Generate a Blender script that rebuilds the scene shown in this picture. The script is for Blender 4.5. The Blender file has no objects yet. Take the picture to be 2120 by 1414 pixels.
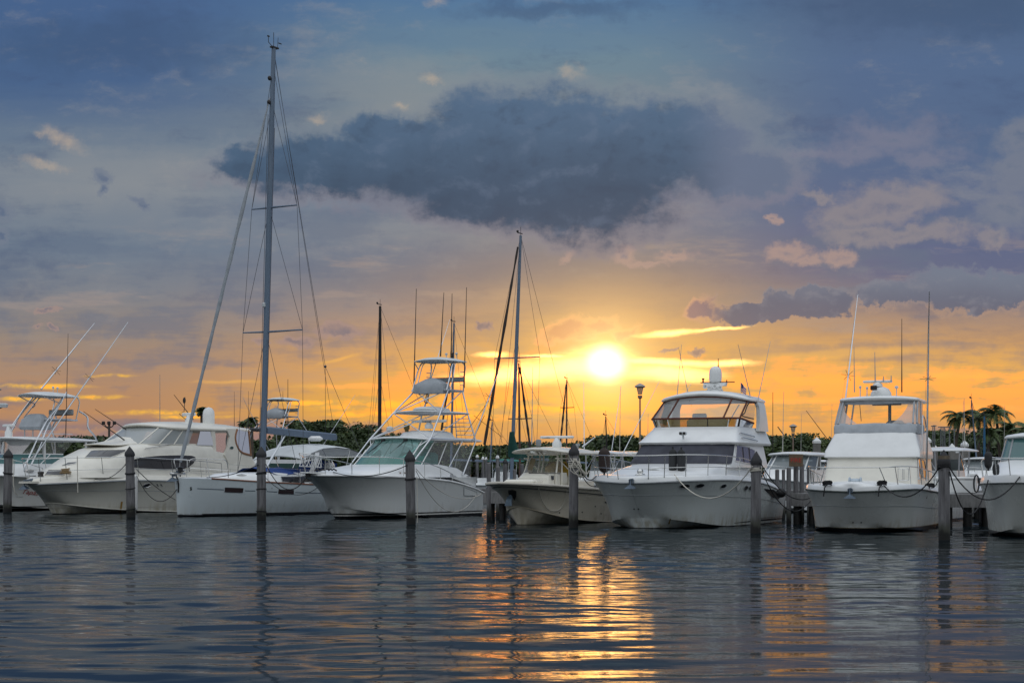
import bpy, math, random
import numpy as np
from mathutils import Vector, Matrix
from mathutils.bvhtree import BVHTree
R = math.radians
rnd = random.Random(7)
sc = bpy.context.scene
COL = sc.collection
# ------------------------------------------------------------------ camera
F = 3533.0        # focal length in pixels of the 2120 px wide frame (60 mm)
HC = 1.78         # eye height above the water
HZ = 980.0        # horizon row
cam = bpy.data.cameras.new('camera'); co = bpy.data.objects.new('camera', cam); COL.objects.link(co)
co.location = (0, 0, HC); co.rotation_euler = (R(90), 0, 0)
cam.sensor_width = 36; cam.lens = 36 * F / 2120
cam.shift_y = (HZ - 707) / 2120
cam.clip_start = 0.5; cam.clip_end = 6000
sc.camera = co
sc.view_settings.view_transform = 'Standard'; sc.view_settings.look = 'None'
sc.view_settings.exposure = 0; sc.view_settings.gamma = 1
try:
    sc.cycles.max_bounces = 8; sc.cycles.transparent_max_bounces = 24; sc.cycles.glossy_bounces = 4
    sc.cycles.diffuse_bounces = 3; sc.cycles.caustics_reflective = False; sc.cycles.caustics_refractive = False
    sc.cycles.use_denoising = True
    sc.cycles.sample_clamp_indirect = 6
except Exception: pass

def lin(c):
    return tuple(((v / 255) / 12.92 if v <= 10.3 else ((v / 255 + .055) / 1.055) ** 2.4) for v in c[:3])

# ------------------------------------------------------------------ node expression helper
class NT:
    def __init__(s, tree): s.t = tree; s.n = tree.nodes; s.l = tree.links
    def node(s, typ, **kw):
        n = s.n.new(typ)
        for k, v in kw.items(): setattr(n, k, v)
        return n
    def put(s, sock, v):
        if hasattr(v, 'is_linked') or isinstance(v, bpy.types.NodeSocket): s.l.new(v, sock)
        else: sock.default_value = v
    def m(s, op, a, b=0.0, c=None, clamp=False):
        n = s.n.new('ShaderNodeMath'); n.operation = op; n.use_clamp = clamp
        s.put(n.inputs[0], a); s.put(n.inputs[1], b)
        if c is not None: s.put(n.inputs[2], c)
        return n.outputs[0]
    def add(s, a, b): return s.m('ADD', a, b)
    def sub(s, a, b): return s.m('SUBTRACT', a, b)
    def mul(s, a, b): return s.m('MULTIPLY', a, b)
    def mn(s, a, b): return s.m('MINIMUM', a, b)
    def mx(s, a, b): return s.m('MAXIMUM', a, b)
    def step(s, v, a, b, to0=0.0, to1=1.0, kind='SMOOTHSTEP'):
        n = s.n.new('ShaderNodeMapRange'); n.interpolation_type = kind; n.clamp = True
        s.put(n.inputs[0], v)
        for i, q in zip((1, 2, 3, 4), (a, b, to0, to1)): s.put(n.inputs[i], q)
        return n.outputs[0]
    def mix(s, f, a, b, blend='MIX'):
        n = s.n.new('ShaderNodeMixRGB'); n.blend_type = blend
        s.put(n.inputs[0], f)
        for i, q in ((1, a), (2, b)):
            if isinstance(q, (tuple, list)): n.inputs[i].default_value = (*q[:3], 1)
            else: s.put(n.inputs[i], q)
        return n.outputs[0]
    def noise(s, vec, scale, detail=5, rough=.55, dist=0.0, dims='3D'):
        n = s.n.new('ShaderNodeTexNoise'); n.noise_dimensions = dims
        if vec is not None: s.l.new(vec, n.inputs['Vector'])
        n.inputs['Scale'].default_value = scale; n.inputs['Detail'].default_value = detail
        n.inputs['Roughness'].default_value = rough; n.inputs['Distortion'].default_value = dist
        return n.outputs[0]
    def ramp(s, f, stops, interp='LINEAR'):
        n = s.n.new('ShaderNodeValToRGB'); s.put(n.inputs[0], f); cr = n.color_ramp; cr.interpolation = interp
        while len(cr.elements) < len(stops): cr.elements.new(0.5)
        for e, (p, c) in zip(cr.elements, stops): e.position = p; e.color = (*c[:3], 1)
        return n.outputs[0]
    def mapping(s, vec, loc=(0, 0, 0), rot=(0, 0, 0), scale=(1, 1, 1), kind='POINT'):
        n = s.n.new('ShaderNodeMapping'); n.vector_type = kind; s.l.new(vec, n.inputs[0])
        n.inputs[1].default_value = loc; n.inputs[2].default_value = rot; n.inputs[3].default_value = scale
        return n.outputs[0]
    def length(s, v):
        n = s.n.new('ShaderNodeVectorMath'); n.operation = 'LENGTH'; s.l.new(v, n.inputs[0]); return n.outputs['Value']
    def comb(s, x, y, z=0.0):
        n = s.n.new('ShaderNodeCombineXYZ')
        for i, q in enumerate((x, y, z)): s.put(n.inputs[i], q)
        return n.outputs[0]
# ------------------------------------------------------------------ sky: sunset cloud deck in directions (azimuth / elevation)
SUN_AZ = math.atan((1255 - 1060) / F); SUN_EL = math.atan((HZ - 752) / F)
w = bpy.data.worlds.new('World'); sc.world = w; w.use_nodes = True
T = NT(w.node_tree); T.n.clear()
tc = T.node('ShaderNodeTexCoord'); sep = T.node('ShaderNodeSeparateXYZ'); T.l.new(tc.outputs['Generated'], sep.inputs[0])
dx, dy, dz = sep.outputs
yy = T.mx(dy, 0.05)
# sky chart: u grows to the east of the view axis, v grows downward, one unit = 100 chart steps
U = T.add(T.mul(T.m('DIVIDE', dx, yy), F / 100), 10.60)
V = T.sub(HZ / 100, T.mul(T.m('DIVIDE', dz, yy), F / 100))
P = T.comb(U, V, 0.0)
# turbulence that frays every cloud outline
n1 = T.noise(T.mapping(P, scale=(1, 1.35, 1)), 0.55, 7, .62)
n2 = T.noise(T.mapping(P, loc=(31, 7, 3), scale=(1, 1.6, 1)), 1.7, 6, .62)
n3 = T.noise(T.mapping(P, loc=(3, 17, 5), scale=(.35, 2.2, 1)), 0.8, 6, .6)
turb = T.add(T.mul(T.sub(n1, .5), 1.5), T.mul(T.sub(n2, .5), 1.15))
wave = T.sub(n3, .5)
rlA = T.noise(T.mapping(P, scale=(1, 1.3, 1)), 1.15, 7, .58, .25)
rlB = T.noise(T.mapping(P, loc=(.16, .26, 0), scale=(1, 1.3, 1)), 1.15, 7, .58, .25)
relief = T.sub(rlA, rlB)          # billows turned to the sun
fluff = T.noise(T.mapping(P, loc=(9, 1, 2)), 0.9, 8, .58, .3)
LAST = None
def nvec(vec, scale, detail, rough=.6):
    n = T.node('ShaderNodeTexNoise'); T.l.new(vec, n.inputs['Vector'])
    n.inputs['Scale'].default_value = scale; n.inputs['Detail'].default_value = detail; n.inputs['Roughness'].default_value = rough
    return n.outputs['Color']
def warp(vec, scale, amp, detail):
    c = T.mapping(nvec(vec, scale, detail), loc=(-amp / 2, -amp / 2 * .7, 0), scale=(amp, amp * .7, 0))
    v = T.node('ShaderNodeVectorMath'); v.operation = 'ADD'; T.l.new(vec, v.inputs[0]); T.l.new(c, v.inputs[1]); return v.outputs[0]
PB = warp(warp(P, .9, 1.5, 7), 4.5, .34, 5)       # frayed copy for large clouds
PS = warp(warp(P, 2.4, .60, 6), 8.0, .20, 5)      # and for small ones
PL = warp(T.mapping(P, scale=(1, 1, 1)), 1.2, .22, 5)
def field(blobs, amp, src=None, pos=None):
    global LAST
    big = max(b[2] for b in blobs) > 75
    PQ = pos if pos is not None else (PB if big else PS)
    d = None
    for b in blobs:
        cx, cy, rx, ry = [q / 100 for q in b[:4]]; rot = b[4] if len(b) > 4 else 0
        pv = PQ
        if LAST is not None:          # keeps the shader's evaluation in sequence (the stack is small)
            vm = T.node('ShaderNodeVectorMath'); vm.operation = 'ADD'; T.l.new(PQ, vm.inputs[0])
            T.l.new(T.comb(T.mul(LAST, 1e-7), 0.0, 0.0), vm.inputs[1]); pv = vm.outputs[0]
        ln = T.length(T.mapping(pv, loc=(cx, cy, 0), rot=(0, 0, R(rot)), scale=(rx, ry, 1), kind='TEXTURE'))
        d = ln if d is None else T.m('SMOOTH_MIN', d, ln, .25)
        LAST = d
    return T.add(T.sub(1.0, d), T.mul(src if src is not None else turb, amp))
def S(v): return v / 14.0
def col_ramp(stops, f):
    return T.ramp(f, [(p / 960 if p > 0 else 0, lin(c)) for p, c in stops])
vf = T.m('DIVIDE', T.add(V, T.mul(wave, .9)), 9.6, clamp=True)
left = col_ramp([(0, (68, 98, 140)), (170, (70, 99, 138)), (300, (104, 122, 142)), (390, (124, 134, 146)), (520, (108, 124, 142)),
                 (600, (122, 128, 138)), (690, (148, 134, 124)), (780, (172, 138, 112)), (845, (184, 138, 100)), (890, (160, 128, 116)), (930, (150, 124, 118))], vf)
mid = col_ramp([(0, (80, 118, 155)), (120, (104, 132, 150)), (250, (118, 132, 140)), (400, (100, 122, 144)), (520, (104, 118, 138)), (580, (116, 119, 132)), (640, (148, 134, 132)),
                (700, (190, 150, 116)), (770, (236, 172, 88)), (840, (244, 180, 66)), (930, (205, 150, 96))], vf)
right = col_ramp([(0, (76, 100, 132)), (120, (80, 106, 142)), (300, (80, 104, 138)), (460, (88, 104, 138)), (560, (94, 104, 134)), (625, (128, 122, 130)),
                  (700, (198, 154, 108)), (780, (246, 182, 84)), (850, (236, 170, 84)), (930, (208, 152, 104))], vf)
uf = T.add(U, T.mul(wave, 1.0))
base = T.mix(T.step(uf, 2.5, 9.5), left, mid)
base = T.mix(T.step(uf, 12.5, 18.0), base, right)
tex0 = T.noise(T.mapping(P, loc=(4, 8, 0), scale=(.5, 2.0, 1)), 1.1, 7, .65)
# broad veils
veil = T.mul(T.step(field([(250, 360, 420, 110), (830, 190, 340, 120), (900, 480, 500, 60)], .8, wave), .0, .9), .38)
base = T.mix(veil, base, lin((146, 150, 152)))
streak = T.mul(T.step(T.add(n3, T.mul(T.sub(fluff, .5), .5)), .46, .66), T.step(V, 3.2, 4.6))
base = T.mix(T.mul(streak, .55), base, lin((92, 110, 134)))
st2 = T.mul(T.step(T.add(n3, T.mul(T.sub(tex0, .5), .6)), .44, .28), T.mul(T.step(V, 4.4, 5.4), T.step(V, 8.3, 7.2)))
base = T.mix(T.mul(st2, .42), base, lin((168, 150, 140)))
tex = T.noise(T.mapping(PB, loc=(2, 5, 0), scale=(.38, .95, 1)), .75, 8, .62)
tex2 = T.noise(T.mapping(P, loc=(7, 3, 0), scale=(.9, 2.6, 1)), 1.3, 7, .65)
tt = T.add(T.mul(T.sub(tex, .5), 1.0), T.mul(T.sub(tex2, .5), .45))
hi = T.step(V, 8.2, 6.0)
base = T.mix(T.mul(T.mul(T.step(tt, .02, .30), hi), .42), base, lin((150, 150, 152)))
base = T.mix(T.mul(T.mul(T.step(tt, -.02, -.26), hi), .40), base, lin((62, 82, 118)))
deck = T.mul(T.step(field([(1960, 20, 420, 80), (250, 90, 380, 80), (1150, 20, 250, 25)], .7), -.1, .8), .5)
base = T.mix(deck, base, lin((58, 84, 118)))
# a warm glow round the sun behind thin cloud
gl = T.length(T.mapping(P, loc=(12.55, 7.52, 0), scale=(3.6, 1.9, 1), kind='TEXTURE'))
glow = T.m('POWER', 2.718, T.mul(T.mul(gl, gl), -1.0))
base = T.mix(T.mul(glow, .62), base, lin((255, 196, 96)))
def cloud(blobs, amp, e0, e1, body, edge, op=1.0, edge_w=.35, src=None, pos=None):
    global base
    f = field(blobs, amp, src, pos)
    mask = T.step(f, e0, e1)
    core = T.step(f, e1 - .05, e1 + edge_w)
    c = T.mix(T.mul(core, T.step(relief, .13, -.05, .35, 1.0)), edge, body)
    base = T.mix(T.mul(mask, op), base, c)
    return f
# distant bank along the horizon
cloud([(330, 935, 420, 48), (640, 925, 300, 58), (60, 925, 200, 30)], .42, -.05, .10, lin((146, 121, 121)), lin((172, 136, 112)), .85, src=T.mul(turb, 1))
cloud([(1130, 930, 330, 58)], .3, -.05, .3, lin((212, 152, 92)), lin((226, 164, 86)), .7)
cloud([(1900, 935, 420, 50)], .3, -.05, .5, lin((206, 146, 96)), lin((226, 164, 86)), .6)
# burning slits
stk = T.add(T.mul(wave, 1.5), T.mul(T.sub(n2, .5), .9))
f = field([(790, 838, 150, 11, -2), (770, 858, 130, 7), (640, 832, 90, 6), (960, 838, 110, 14), (960, 858, 60, 12), (90, 800, 110, 6), (200, 822, 60, 5), (330, 854, 130, 6), (45, 826, 50, 5), (400, 862, 90, 5), (230, 778, 60, 4), (1180, 846, 150, 8)], .9, stk, PL)
base = T.mix(T.mul(T.mul(T.step(f, -.30, .85), T.step(n2, .30, .58)), .85), base, lin((255, 196, 66)))
f = field([(1880, 770, 260, 14, 3), (1720, 735, 240, 12, -4), (1640, 830, 190, 9), (1980, 845, 200, 10), (720, 800, 160, 8), (480, 790, 120, 6), (700, 745, 60, 5, -14)], 1.2, stk, PL)
base = T.mix(T.mul(T.step(f, -.1, .8), .45), base, lin((252, 190, 92)))
# small blue-grey scraps
cloud([(95, 642, 40, 9), (76, 681, 15, 7), (113, 680, 14, 8), (700, 684, 62, 21), (610, 706, 55, 15), (540, 705, 30, 12), (1000, 673, 22, 9), (1445, 728, 26, 8), (1385, 727, 20, 5)], .75, .0, .42, lin((118, 114, 128)), lin((164, 140, 134)), .72)
cloud([(213, 362, 28, 20, 15), (212, 392, 16, 18), (290, 418, 26, 12, 25), (5, 440, 30, 26), (0, 490, 22, 22)], .8, .0, .5, lin((86, 104, 132)), lin((112, 124, 142)), .8)
# rose clouds at the right
cloud([(1850, 292, 150, 44), (1770, 316, 130, 26), (1920, 325, 100, 22), (1690, 320, 60, 14)], 1.0, -.35, .75, lin((98, 114, 138)), lin((116, 122, 144)), .8, .5)
cloud([(1840, 415, 120, 44), (1760, 440, 95, 36), (1715, 405, 60, 16, 14), (1880, 482, 150, 22), (2060, 492, 36, 20), (1800, 482, 80, 24)], 1.15, -.30, .62, lin((108, 114, 134)), lin((144, 138, 142)), .72, .75)
cloud([(2105, 345, 80, 66), (2080, 430, 66, 56), (2120, 290, 50, 50)], 1.0, -.30, .62, lin((94, 110, 134)), lin((118, 126, 142)), .75, .6)
cloud([(1632, 524, 48, 24), (1668, 538, 46, 14), (1735, 535, 36, 20), (1605, 455, 18, 12), (1290, 530, 30, 22), (1400, 530, 50, 16), (1172, 532, 24, 10, -25), (1340, 545, 60, 8)], 1.1, -.25, .60, lin((134, 128, 138)), lin((182, 154, 142)), .66, .8)
# the big slate cloud
fb = field([(1110, 270, 300, 108), (1130, 340, 410, 126), (900, 330, 270, 94), (670, 342, 245, 70), (810, 285, 115, 56), (1350, 305, 270, 118), (1200, 425, 235, 92), (1020, 405, 215, 76), (1530, 355, 150, 58), (520, 338, 100, 42)], .50)
mk = T.step(fb, -.26, .36)
shade = T.step(T.add(T.add(V, T.mul(T.sub(fluff, .5), 1.6)), T.mul(T.sub(n1, .5), 1.0)), 1.9, 4.4)
bc = T.mix(shade, lin((74, 104, 134)), lin((52, 80, 106)))
bc = T.mix(T.mul(T.step(relief, -.02, -.24), .34), bc, lin((98, 118, 144)))
bc = T.mix(T.mul(T.step(relief, .02, .20), .38), bc, lin((46, 72, 98)))
bc = T.mix(T.mul(T.step(U, 13.9, 15.4), .85), bc, lin((100, 116, 142)))
rim = T.mix(T.step(V, 2.7, 4.2), lin((132, 142, 152)), lin((140, 134, 146)))
bc = T.mix(T.step(fb, -.16, .42), rim, bc)
base = T.mix(T.mul(mk, .97), base, bc)
# low slate heaps, rosy underneath
fh = field([(1600, 636, 105, 26), (1690, 622, 75, 30), (1455, 636, 48, 26), (1830, 606, 85, 26), (1980, 600, 160, 40), (2095, 598, 95, 32), (1540, 648, 70, 18)], .72)
hc = T.mix(T.step(T.add(V, T.mul(T.sub(fluff, .5), .5)), 5.6, 6.45), lin((112, 124, 142)), lin((94, 102, 122)))
hc = T.mix(T.mul(T.step(relief, .0, -.2), .5), hc, lin((136, 138, 148)))
hc = T.mix(T.step(fh, .16, .0), hc, T.mix(T.step(V, 5.9, 6.5), lin((124, 132, 146)), lin((180, 148, 126))))
hc = T.mix(T.step(U, 15.2, 14.3), hc, T.mix(T.step(fh, .1, .5), lin((214, 166, 130)), lin((150, 124, 126))))
base = T.mix(T.mul(T.step(fh, -.20, .22), .88), base, hc)
cloud([(1185, 684, 95, 34), (1250, 668, 60, 28), (1310, 690, 40, 24)], .5, .0, .35, lin((214, 152, 112)), lin((244, 186, 122)), .62, .4)
# pale scraps high up where the sun comes through
f = field([(890, 163, 24, 13), (1188, 152, 30, 12, 20), (735, 130, 16, 8), (832, 220, 18, 9), (655, 245, 22, 10), (130, 290, 50, 18, 30), (90, 340, 50, 12, 15), (900, 5, 30, 12), (105, 275, 30, 10)], 1.3)
base = T.mix(T.mul(T.mul(T.step(f, -.5, .9), T.step(fluff, .36, .66)), .40), base, lin((218, 190, 156)))
tex2a = T.noise(T.mapping(P, loc=(1, 3, 0), scale=(.6, 4.5, 1)), 1.6, 6, .65)
# white-hot gap and the disc
hot = field([(1120, 768, 190, 27, -6), (1030, 778, 110, 15, -4), (1245, 752, 80, 36), (1390, 772, 110, 20, 3), (1390, 750, 150, 9, 2), (1390, 690, 75, 8, -4), (1480, 682, 80, 4, -6), (1018, 735, 40, 8), (1130, 738, 60, 5), (1500, 752, 70, 8), (1180, 760, 120, 30, -4)], .52, T.add(stk, T.mul(T.sub(tex2a, .5), .8)), PL)
hm = T.step(hot, -.30, .60)
base = T.mix(T.mul(hm, .92), base, (1.4, .92, .34))
base = T.mix(T.step(hot, .20, .85), base, (2.8, 1.7, .50))
sp_ = T.node('ShaderNodeSeparateColor'); T.l.new(base, sp_.inputs[0])
r_, g_, b_ = sp_.outputs
cb_ = T.node('ShaderNodeCombineColor')       # the burning part of the sky is brighter than the film can hold
T.put(cb_.inputs[0], T.add(r_, T.mul(T.mx(T.sub(r_, .78), 0.0), 3.0))); T.put(cb_.inputs[1], T.add(g_, T.mul(T.mx(T.sub(g_, .46), 0.0), .55))); T.put(cb_.inputs[2], b_)
base = cb_.outputs[0]
sd = T.length(T.mapping(P, loc=(12.55, 7.52, 0), scale=(.52, .50, 1), kind='TEXTURE'))
halo = T.m('POWER', 2.718, T.mul(sd, -1.05))
base = T.mix(1.0, base, T.mix(T.mul(halo, 1.0), (0, 0, 0), (1.7, 1.1, .42)), 'ADD')
core = T.step(sd, 1.05, .1)
base = T.mix(1.0, base, T.mix(core, (0, 0, 0), (1.6, 1.2, .8)), 'ADD')
# above the frame: the cloud deck goes on; behind the viewer a pale open sky
el = dz
up = T.ramp(el, [(0, lin((134, 138, 142))), (.12, lin((160, 166, 170))), (.35, lin((208, 216, 224))), (.6, (.86, .92, 1.0)), (1, (1.0, 1.06, 1.15))])
hi_front = T.ramp(el, [(0, lin((80, 104, 140))), (.3, lin((84, 108, 146))), (.5, lin((118, 140, 176))), (.75, (.86, .92, 1.0)), (1, (1.0, 1.06, 1.15))])
rag = T.noise(tc.outputs['Generated'], 5.0, 5, .55)
hi_front = T.mix(T.mul(T.step(rag, .45, .65), .35), hi_front, lin((150, 158, 172)))
front = T.mix(T.step(V, -.5, -3.5), base, hi_front)
sidem = T.step(dy, .72, .35)      # well outside the picture to either side
bd = T.step(dy, .55, -.1)
allc = T.mix(sidem, front, T.mix(T.step(el, .0, .5), lin((150, 146, 152)), hi_front))
allc = T.mix(bd, allc, up)
# below the horizon: dull
allc = T.mix(T.step(dz, -.002, -.03), allc, lin((70, 70, 72)))
sky = T.node('ShaderNodeTexSky'); sky.sky_type = 'NISHITA'; sky.sun_disc = False
sky.sun_elevation = SUN_EL; sky.sun_rotation = SUN_AZ; sky.air_density = 1.4; sky.dust_density = 2.0
bg1 = T.node('ShaderNodeBackground'); T.l.new(sky.outputs[0], bg1.inputs[0]); bg1.inputs[1].default_value = 0.05
bg2 = T.node('ShaderNodeBackground'); T.l.new(allc, bg2.inputs[0]); bg2.inputs[1].default_value = 1.0
mxs = T.node('ShaderNodeMixShader'); mxs.inputs[0].default_value = .97
T.l.new(bg1.outputs[0], mxs.inputs[1]); T.l.new(bg2.outputs[0], mxs.inputs[2])
wo = T.node('ShaderNodeOutputWorld'); T.l.new(mxs.outputs[0], wo.inputs[0])
w.cycles.sampling_method = 'MANUAL'; w.cycles.sample_map_resolution = 1024

sun = bpy.data.lights.new('sun', 'SUN'); so = bpy.data.objects.new('sun', sun); COL.objects.link(so)
sun.energy = .02; sun.angle = R(4.5); sun.color = (1, .44, .10)   # the disc is veiled by cloud
sd_ = Vector((math.sin(SUN_AZ) * math.cos(SUN_EL), math.cos(SUN_AZ) * math.cos(SUN_EL), math.sin(SUN_EL)))
so.rotation_euler = (-sd_).to_track_quat('-Z', 'Y').to_euler()
# ------------------------------------------------------------------ mesh and object helpers
class MB:
    def __init__(s): s.v = []; s.f = []
    def add(s, vs, fs):
        o = len(s.v); s.v += [tuple(v) for v in vs]; s.f += [tuple(i + o for i in f) for f in fs]; return s
    def box(s, c, d, rz=0, bev=0):
        x, y, z = [q / 2 for q in d]; b = min(bev, x * .9, y * .9, z * .9)
        if b <= 0:
            vs = [(i * x, j * y, k * z) for k in (-1, 1) for j in (-1, 1) for i in (-1, 1)]
            fs = [(0, 2, 3, 1), (4, 5, 7, 6), (0, 1, 5, 4), (2, 6, 7, 3), (0, 4, 6, 2), (1, 3, 7, 5)]
            m = Matrix.Rotation(rz, 3, 'Z')
            return s.add([Vector(c) + m @ Vector(v) for v in vs], fs)
        m = Matrix.Rotation(rz, 3, 'Z')
        rings = []
        for zz, ins in ((-z, b), (-z + b, 0), (z - b, 0), (z, b)):
            X, Y = x - ins, y - ins
            rings.append([Vector(c) + m @ Vector(p) for p in ((X, Y - b, zz), (X - b, Y, zz), (-X + b, Y, zz), (-X, Y - b, zz), (-X, -Y + b, zz), (-X + b, -Y, zz), (X - b, -Y, zz), (X, -Y + b, zz))])
        return s.loft(rings, True, True)
    def loft(s, rings, closed=True, cap=False, cap0=None, cap1=None):
        n = len(rings[0]); o = len(s.v)
        for r in rings: s.v += [tuple(p) for p in r]
        for i in range(len(rings) - 1):
            for j in range(n if closed else n - 1):
                k = (j + 1) % n
                s.f.append((o + i * n + j, o + i * n + k, o + (i + 1) * n + k, o + (i + 1) * n + j))
        if cap or cap0: s.f.append(tuple(o + j for j in reversed(range(n))))
        if cap or cap1: s.f.append(tuple(o + (len(rings) - 1) * n + j for j in range(n)))
        return s
    def tube(s, pts, r, seg=6, cap=True, closed=False):
        pts = [Vector(p) for p in pts]; n = len(pts)
        if n < 2: return s
        rs = r if isinstance(r, (list, tuple)) else [r] * n
        rings = []; nv = None
        for i in range(n):
            if closed: t = pts[(i + 1) % n] - pts[i - 1]
            else: t = pts[min(i + 1, n - 1)] - pts[max(i - 1, 0)]
            if t.length < 1e-9: t = Vector((0, 0, 1))
            t.normalize()
            if nv is None:
                nv = t.orthogonal().normalized()
            nv = (nv - t * nv.dot(t))
            if nv.length < 1e-6: nv = t.orthogonal()
            nv.normalize(); b = t.cross(nv)
            rings.append([pts[i] + (nv * math.cos(a) + b * math.sin(a)) * rs[i] for a in [2 * math.pi * k / seg for k in range(seg)]])
        if closed: rings.append(rings[0])
        return s.loft(rings, True, cap and not closed)
    def lathe(s, prof, c=(0, 0, 0), seg=16, axis=None):
        q = Vector((0, 0, 1)).rotation_difference(Vector(axis)).to_matrix() if axis is not None else Matrix.Identity(3)
        rings = [[Vector(c) + q @ Vector((r * math.cos(a), r * math.sin(a), z)) for a in [2 * math.pi * k / seg for k in range(seg)]] for r, z in prof]
        return s.loft(rings, True, True)
    def ball(s, c, r, seg=12):
        rx, ry, rz = r if isinstance(r, (tuple, list)) else (r, r, r)
        rings = [[(c[0] + rx * math.sin(p) * math.cos(a), c[1] + ry * math.sin(p) * math.sin(a), c[2] - rz * math.cos(p)) for a in [2 * math.pi * k / seg for k in range(seg)]]
                 for p in [math.pi * (i + .02) / (seg // 2 + .04) for i in range(seg // 2 + 1)]]
        return s.loft(rings, True, True)
    def slab(s, poly, th):
        """a polygon (3-D points) thickened by the vector th"""
        poly = [Vector(p) for p in poly]; th = Vector(th)
        return s.loft([poly, [p + th for p in poly]], True, True)
    def poly(s, p): return s.add(p, [tuple(range(len(p)))])
    def grid(s, rows):
        return s.loft(rows, False)
    def mirror(s):
        o = len(s.v); s.v += [(x, -y, z) for x, y, z in s.v]; s.f += [tuple(i + o for i in reversed(f)) for f in s.f]; return s
    def build(s, name, mat, parent=None, smooth=35, fix=True, loc=None):
        me = bpy.data.meshes.new(name); me.from_pydata(s.v, [], s.f); me.validate()
        if fix:
            bm = bmesh.new(); bm.from_mesh(me)
            bmesh.ops.remove_doubles(bm, verts=bm.verts, dist=1e-5)
            bmesh.ops.recalc_face_normals(bm, faces=bm.faces); bm.to_mesh(me); bm.free()
        ob = bpy.data.objects.new(name, me); COL.objects.link(ob)
        if mat is not None: me.materials.append(mat)
        if smooth:
            me.polygons.foreach_set('use_smooth', [True] * len(me.polygons))
            try: me.set_sharp_from_angle(angle=R(smooth))
            except Exception: pass
        if parent is not None: ob.parent = parent
        if loc is not None: ob.location = loc
        return ob
import bmesh
def tag(o, label=None, cat=None, group=None, kind=None):
    for k, v in (('label', label), ('category', cat), ('group', group), ('kind', kind)):
        if v: o[k] = v
    return o
def empty(name, loc, rz=0, **kw):
    o = bpy.data.objects.new(name, None); COL.objects.link(o); o.empty_display_size = .3
    o.location = loc; o.rotation_euler = (0, 0, rz); tag(o, **kw); return o
def copy_tree(o, parent=None):
    kids = [c for c in bpy.data.objects if c.parent == o]
    c = o.copy(); COL.objects.link(c)
    if parent is not None: c.parent = parent
    for k in kids: copy_tree(k, c)
    return c
EYE = Vector((0, 0, HC))
def wl(py): return HC * F / (py - HZ)                     # distance at which the water shows on that row
def at(px, py, D): return Vector(((px - 1060) / F * D, D, HC + (HZ - py) / F * D))
def lerp(a, b, t): return a + (b - a) * t
def vlerp(a, b, t): return Vector(a).lerp(Vector(b), t)
def sag(a, b, drop, n=14):
    a, b = Vector(a), Vector(b)
    return [a.lerp(b, t) - Vector((0, 0, drop * 4 * t * (1 - t))) for t in [i / n for i in range(n + 1)]]
def curve(pts, n=6, closed=False):
    """Catmull-Rom through the points"""
    pts = [p for p in pts if p is not None]
    P_ = [Vector(p) for p in pts]; out = []; m = len(P_)
    for i in range(m if closed else m - 1):
        p0, p1, p2, p3 = (P_[(i - 1) % m] if closed or i > 0 else P_[0]), P_[i], P_[(i + 1) % m], (P_[(i + 2) % m] if closed or i + 2 < m else P_[-1])
        for k in range(n):
            t = k / n
            out.append(.5 * ((2 * p1) + (p2 - p0) * t + (2 * p0 - 5 * p1 + 4 * p2 - p3) * t * t + (3 * p1 - p0 - 3 * p2 + p3) * t ** 3))
    if not closed: out.append(P_[-1])
    return out
# ------------------------------------------------------------------ materials
MATS = {}
def mat(name, col=(.8, .8, .8), rough=.4, metal=0, var=0, vscale=3, bump=0, bscale=30, coat=0, ior=1.45, stretch=(1, 1, 1), dark=None, spec=.5, emit=None):
    if name in MATS: return MATS[name]
    m = bpy.data.materials.new(name); m.use_nodes = True; t = NT(m.node_tree); b = t.n['Principled BSDF']
    b.inputs['Base Color'].default_value = (*col, 1); b.inputs['Roughness'].default_value = rough; b.inputs['Metallic'].default_value = metal
    b.inputs['IOR'].default_value = ior; b.inputs['Coat Weight'].default_value = coat; b.inputs['Specular IOR Level'].default_value = spec
    if emit: b.inputs['Emission Color'].default_value = (*emit[:3], 1); b.inputs['Emission Strength'].default_value = emit[3]
    if var or bump:
        tc_ = t.node('ShaderNodeTexCoord'); oc = t.mapping(tc_.outputs['Object'], scale=stretch)
        if var:
            nz = t.noise(oc, vscale, 6, .62)
            c2 = dark or tuple(c * (1 - var) for c in col)
            t.l.new(t.mix(t.step(nz, .35, .72), col, c2), b.inputs['Base Color'])
            t.l.new(t.add(t.mul(nz, .22), rough - .08), b.inputs['Roughness'])
        if bump:
            bn = t.node('ShaderNodeBump'); bn.inputs['Strength'].default_value = bump; bn.inputs['Distance'].default_value = .02
            t.l.new(t.noise(oc, bscale, 4), bn.inputs['Height']); t.l.new(bn.outputs[0], b.inputs['Normal'])
    MATS[name] = m; return m
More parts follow.
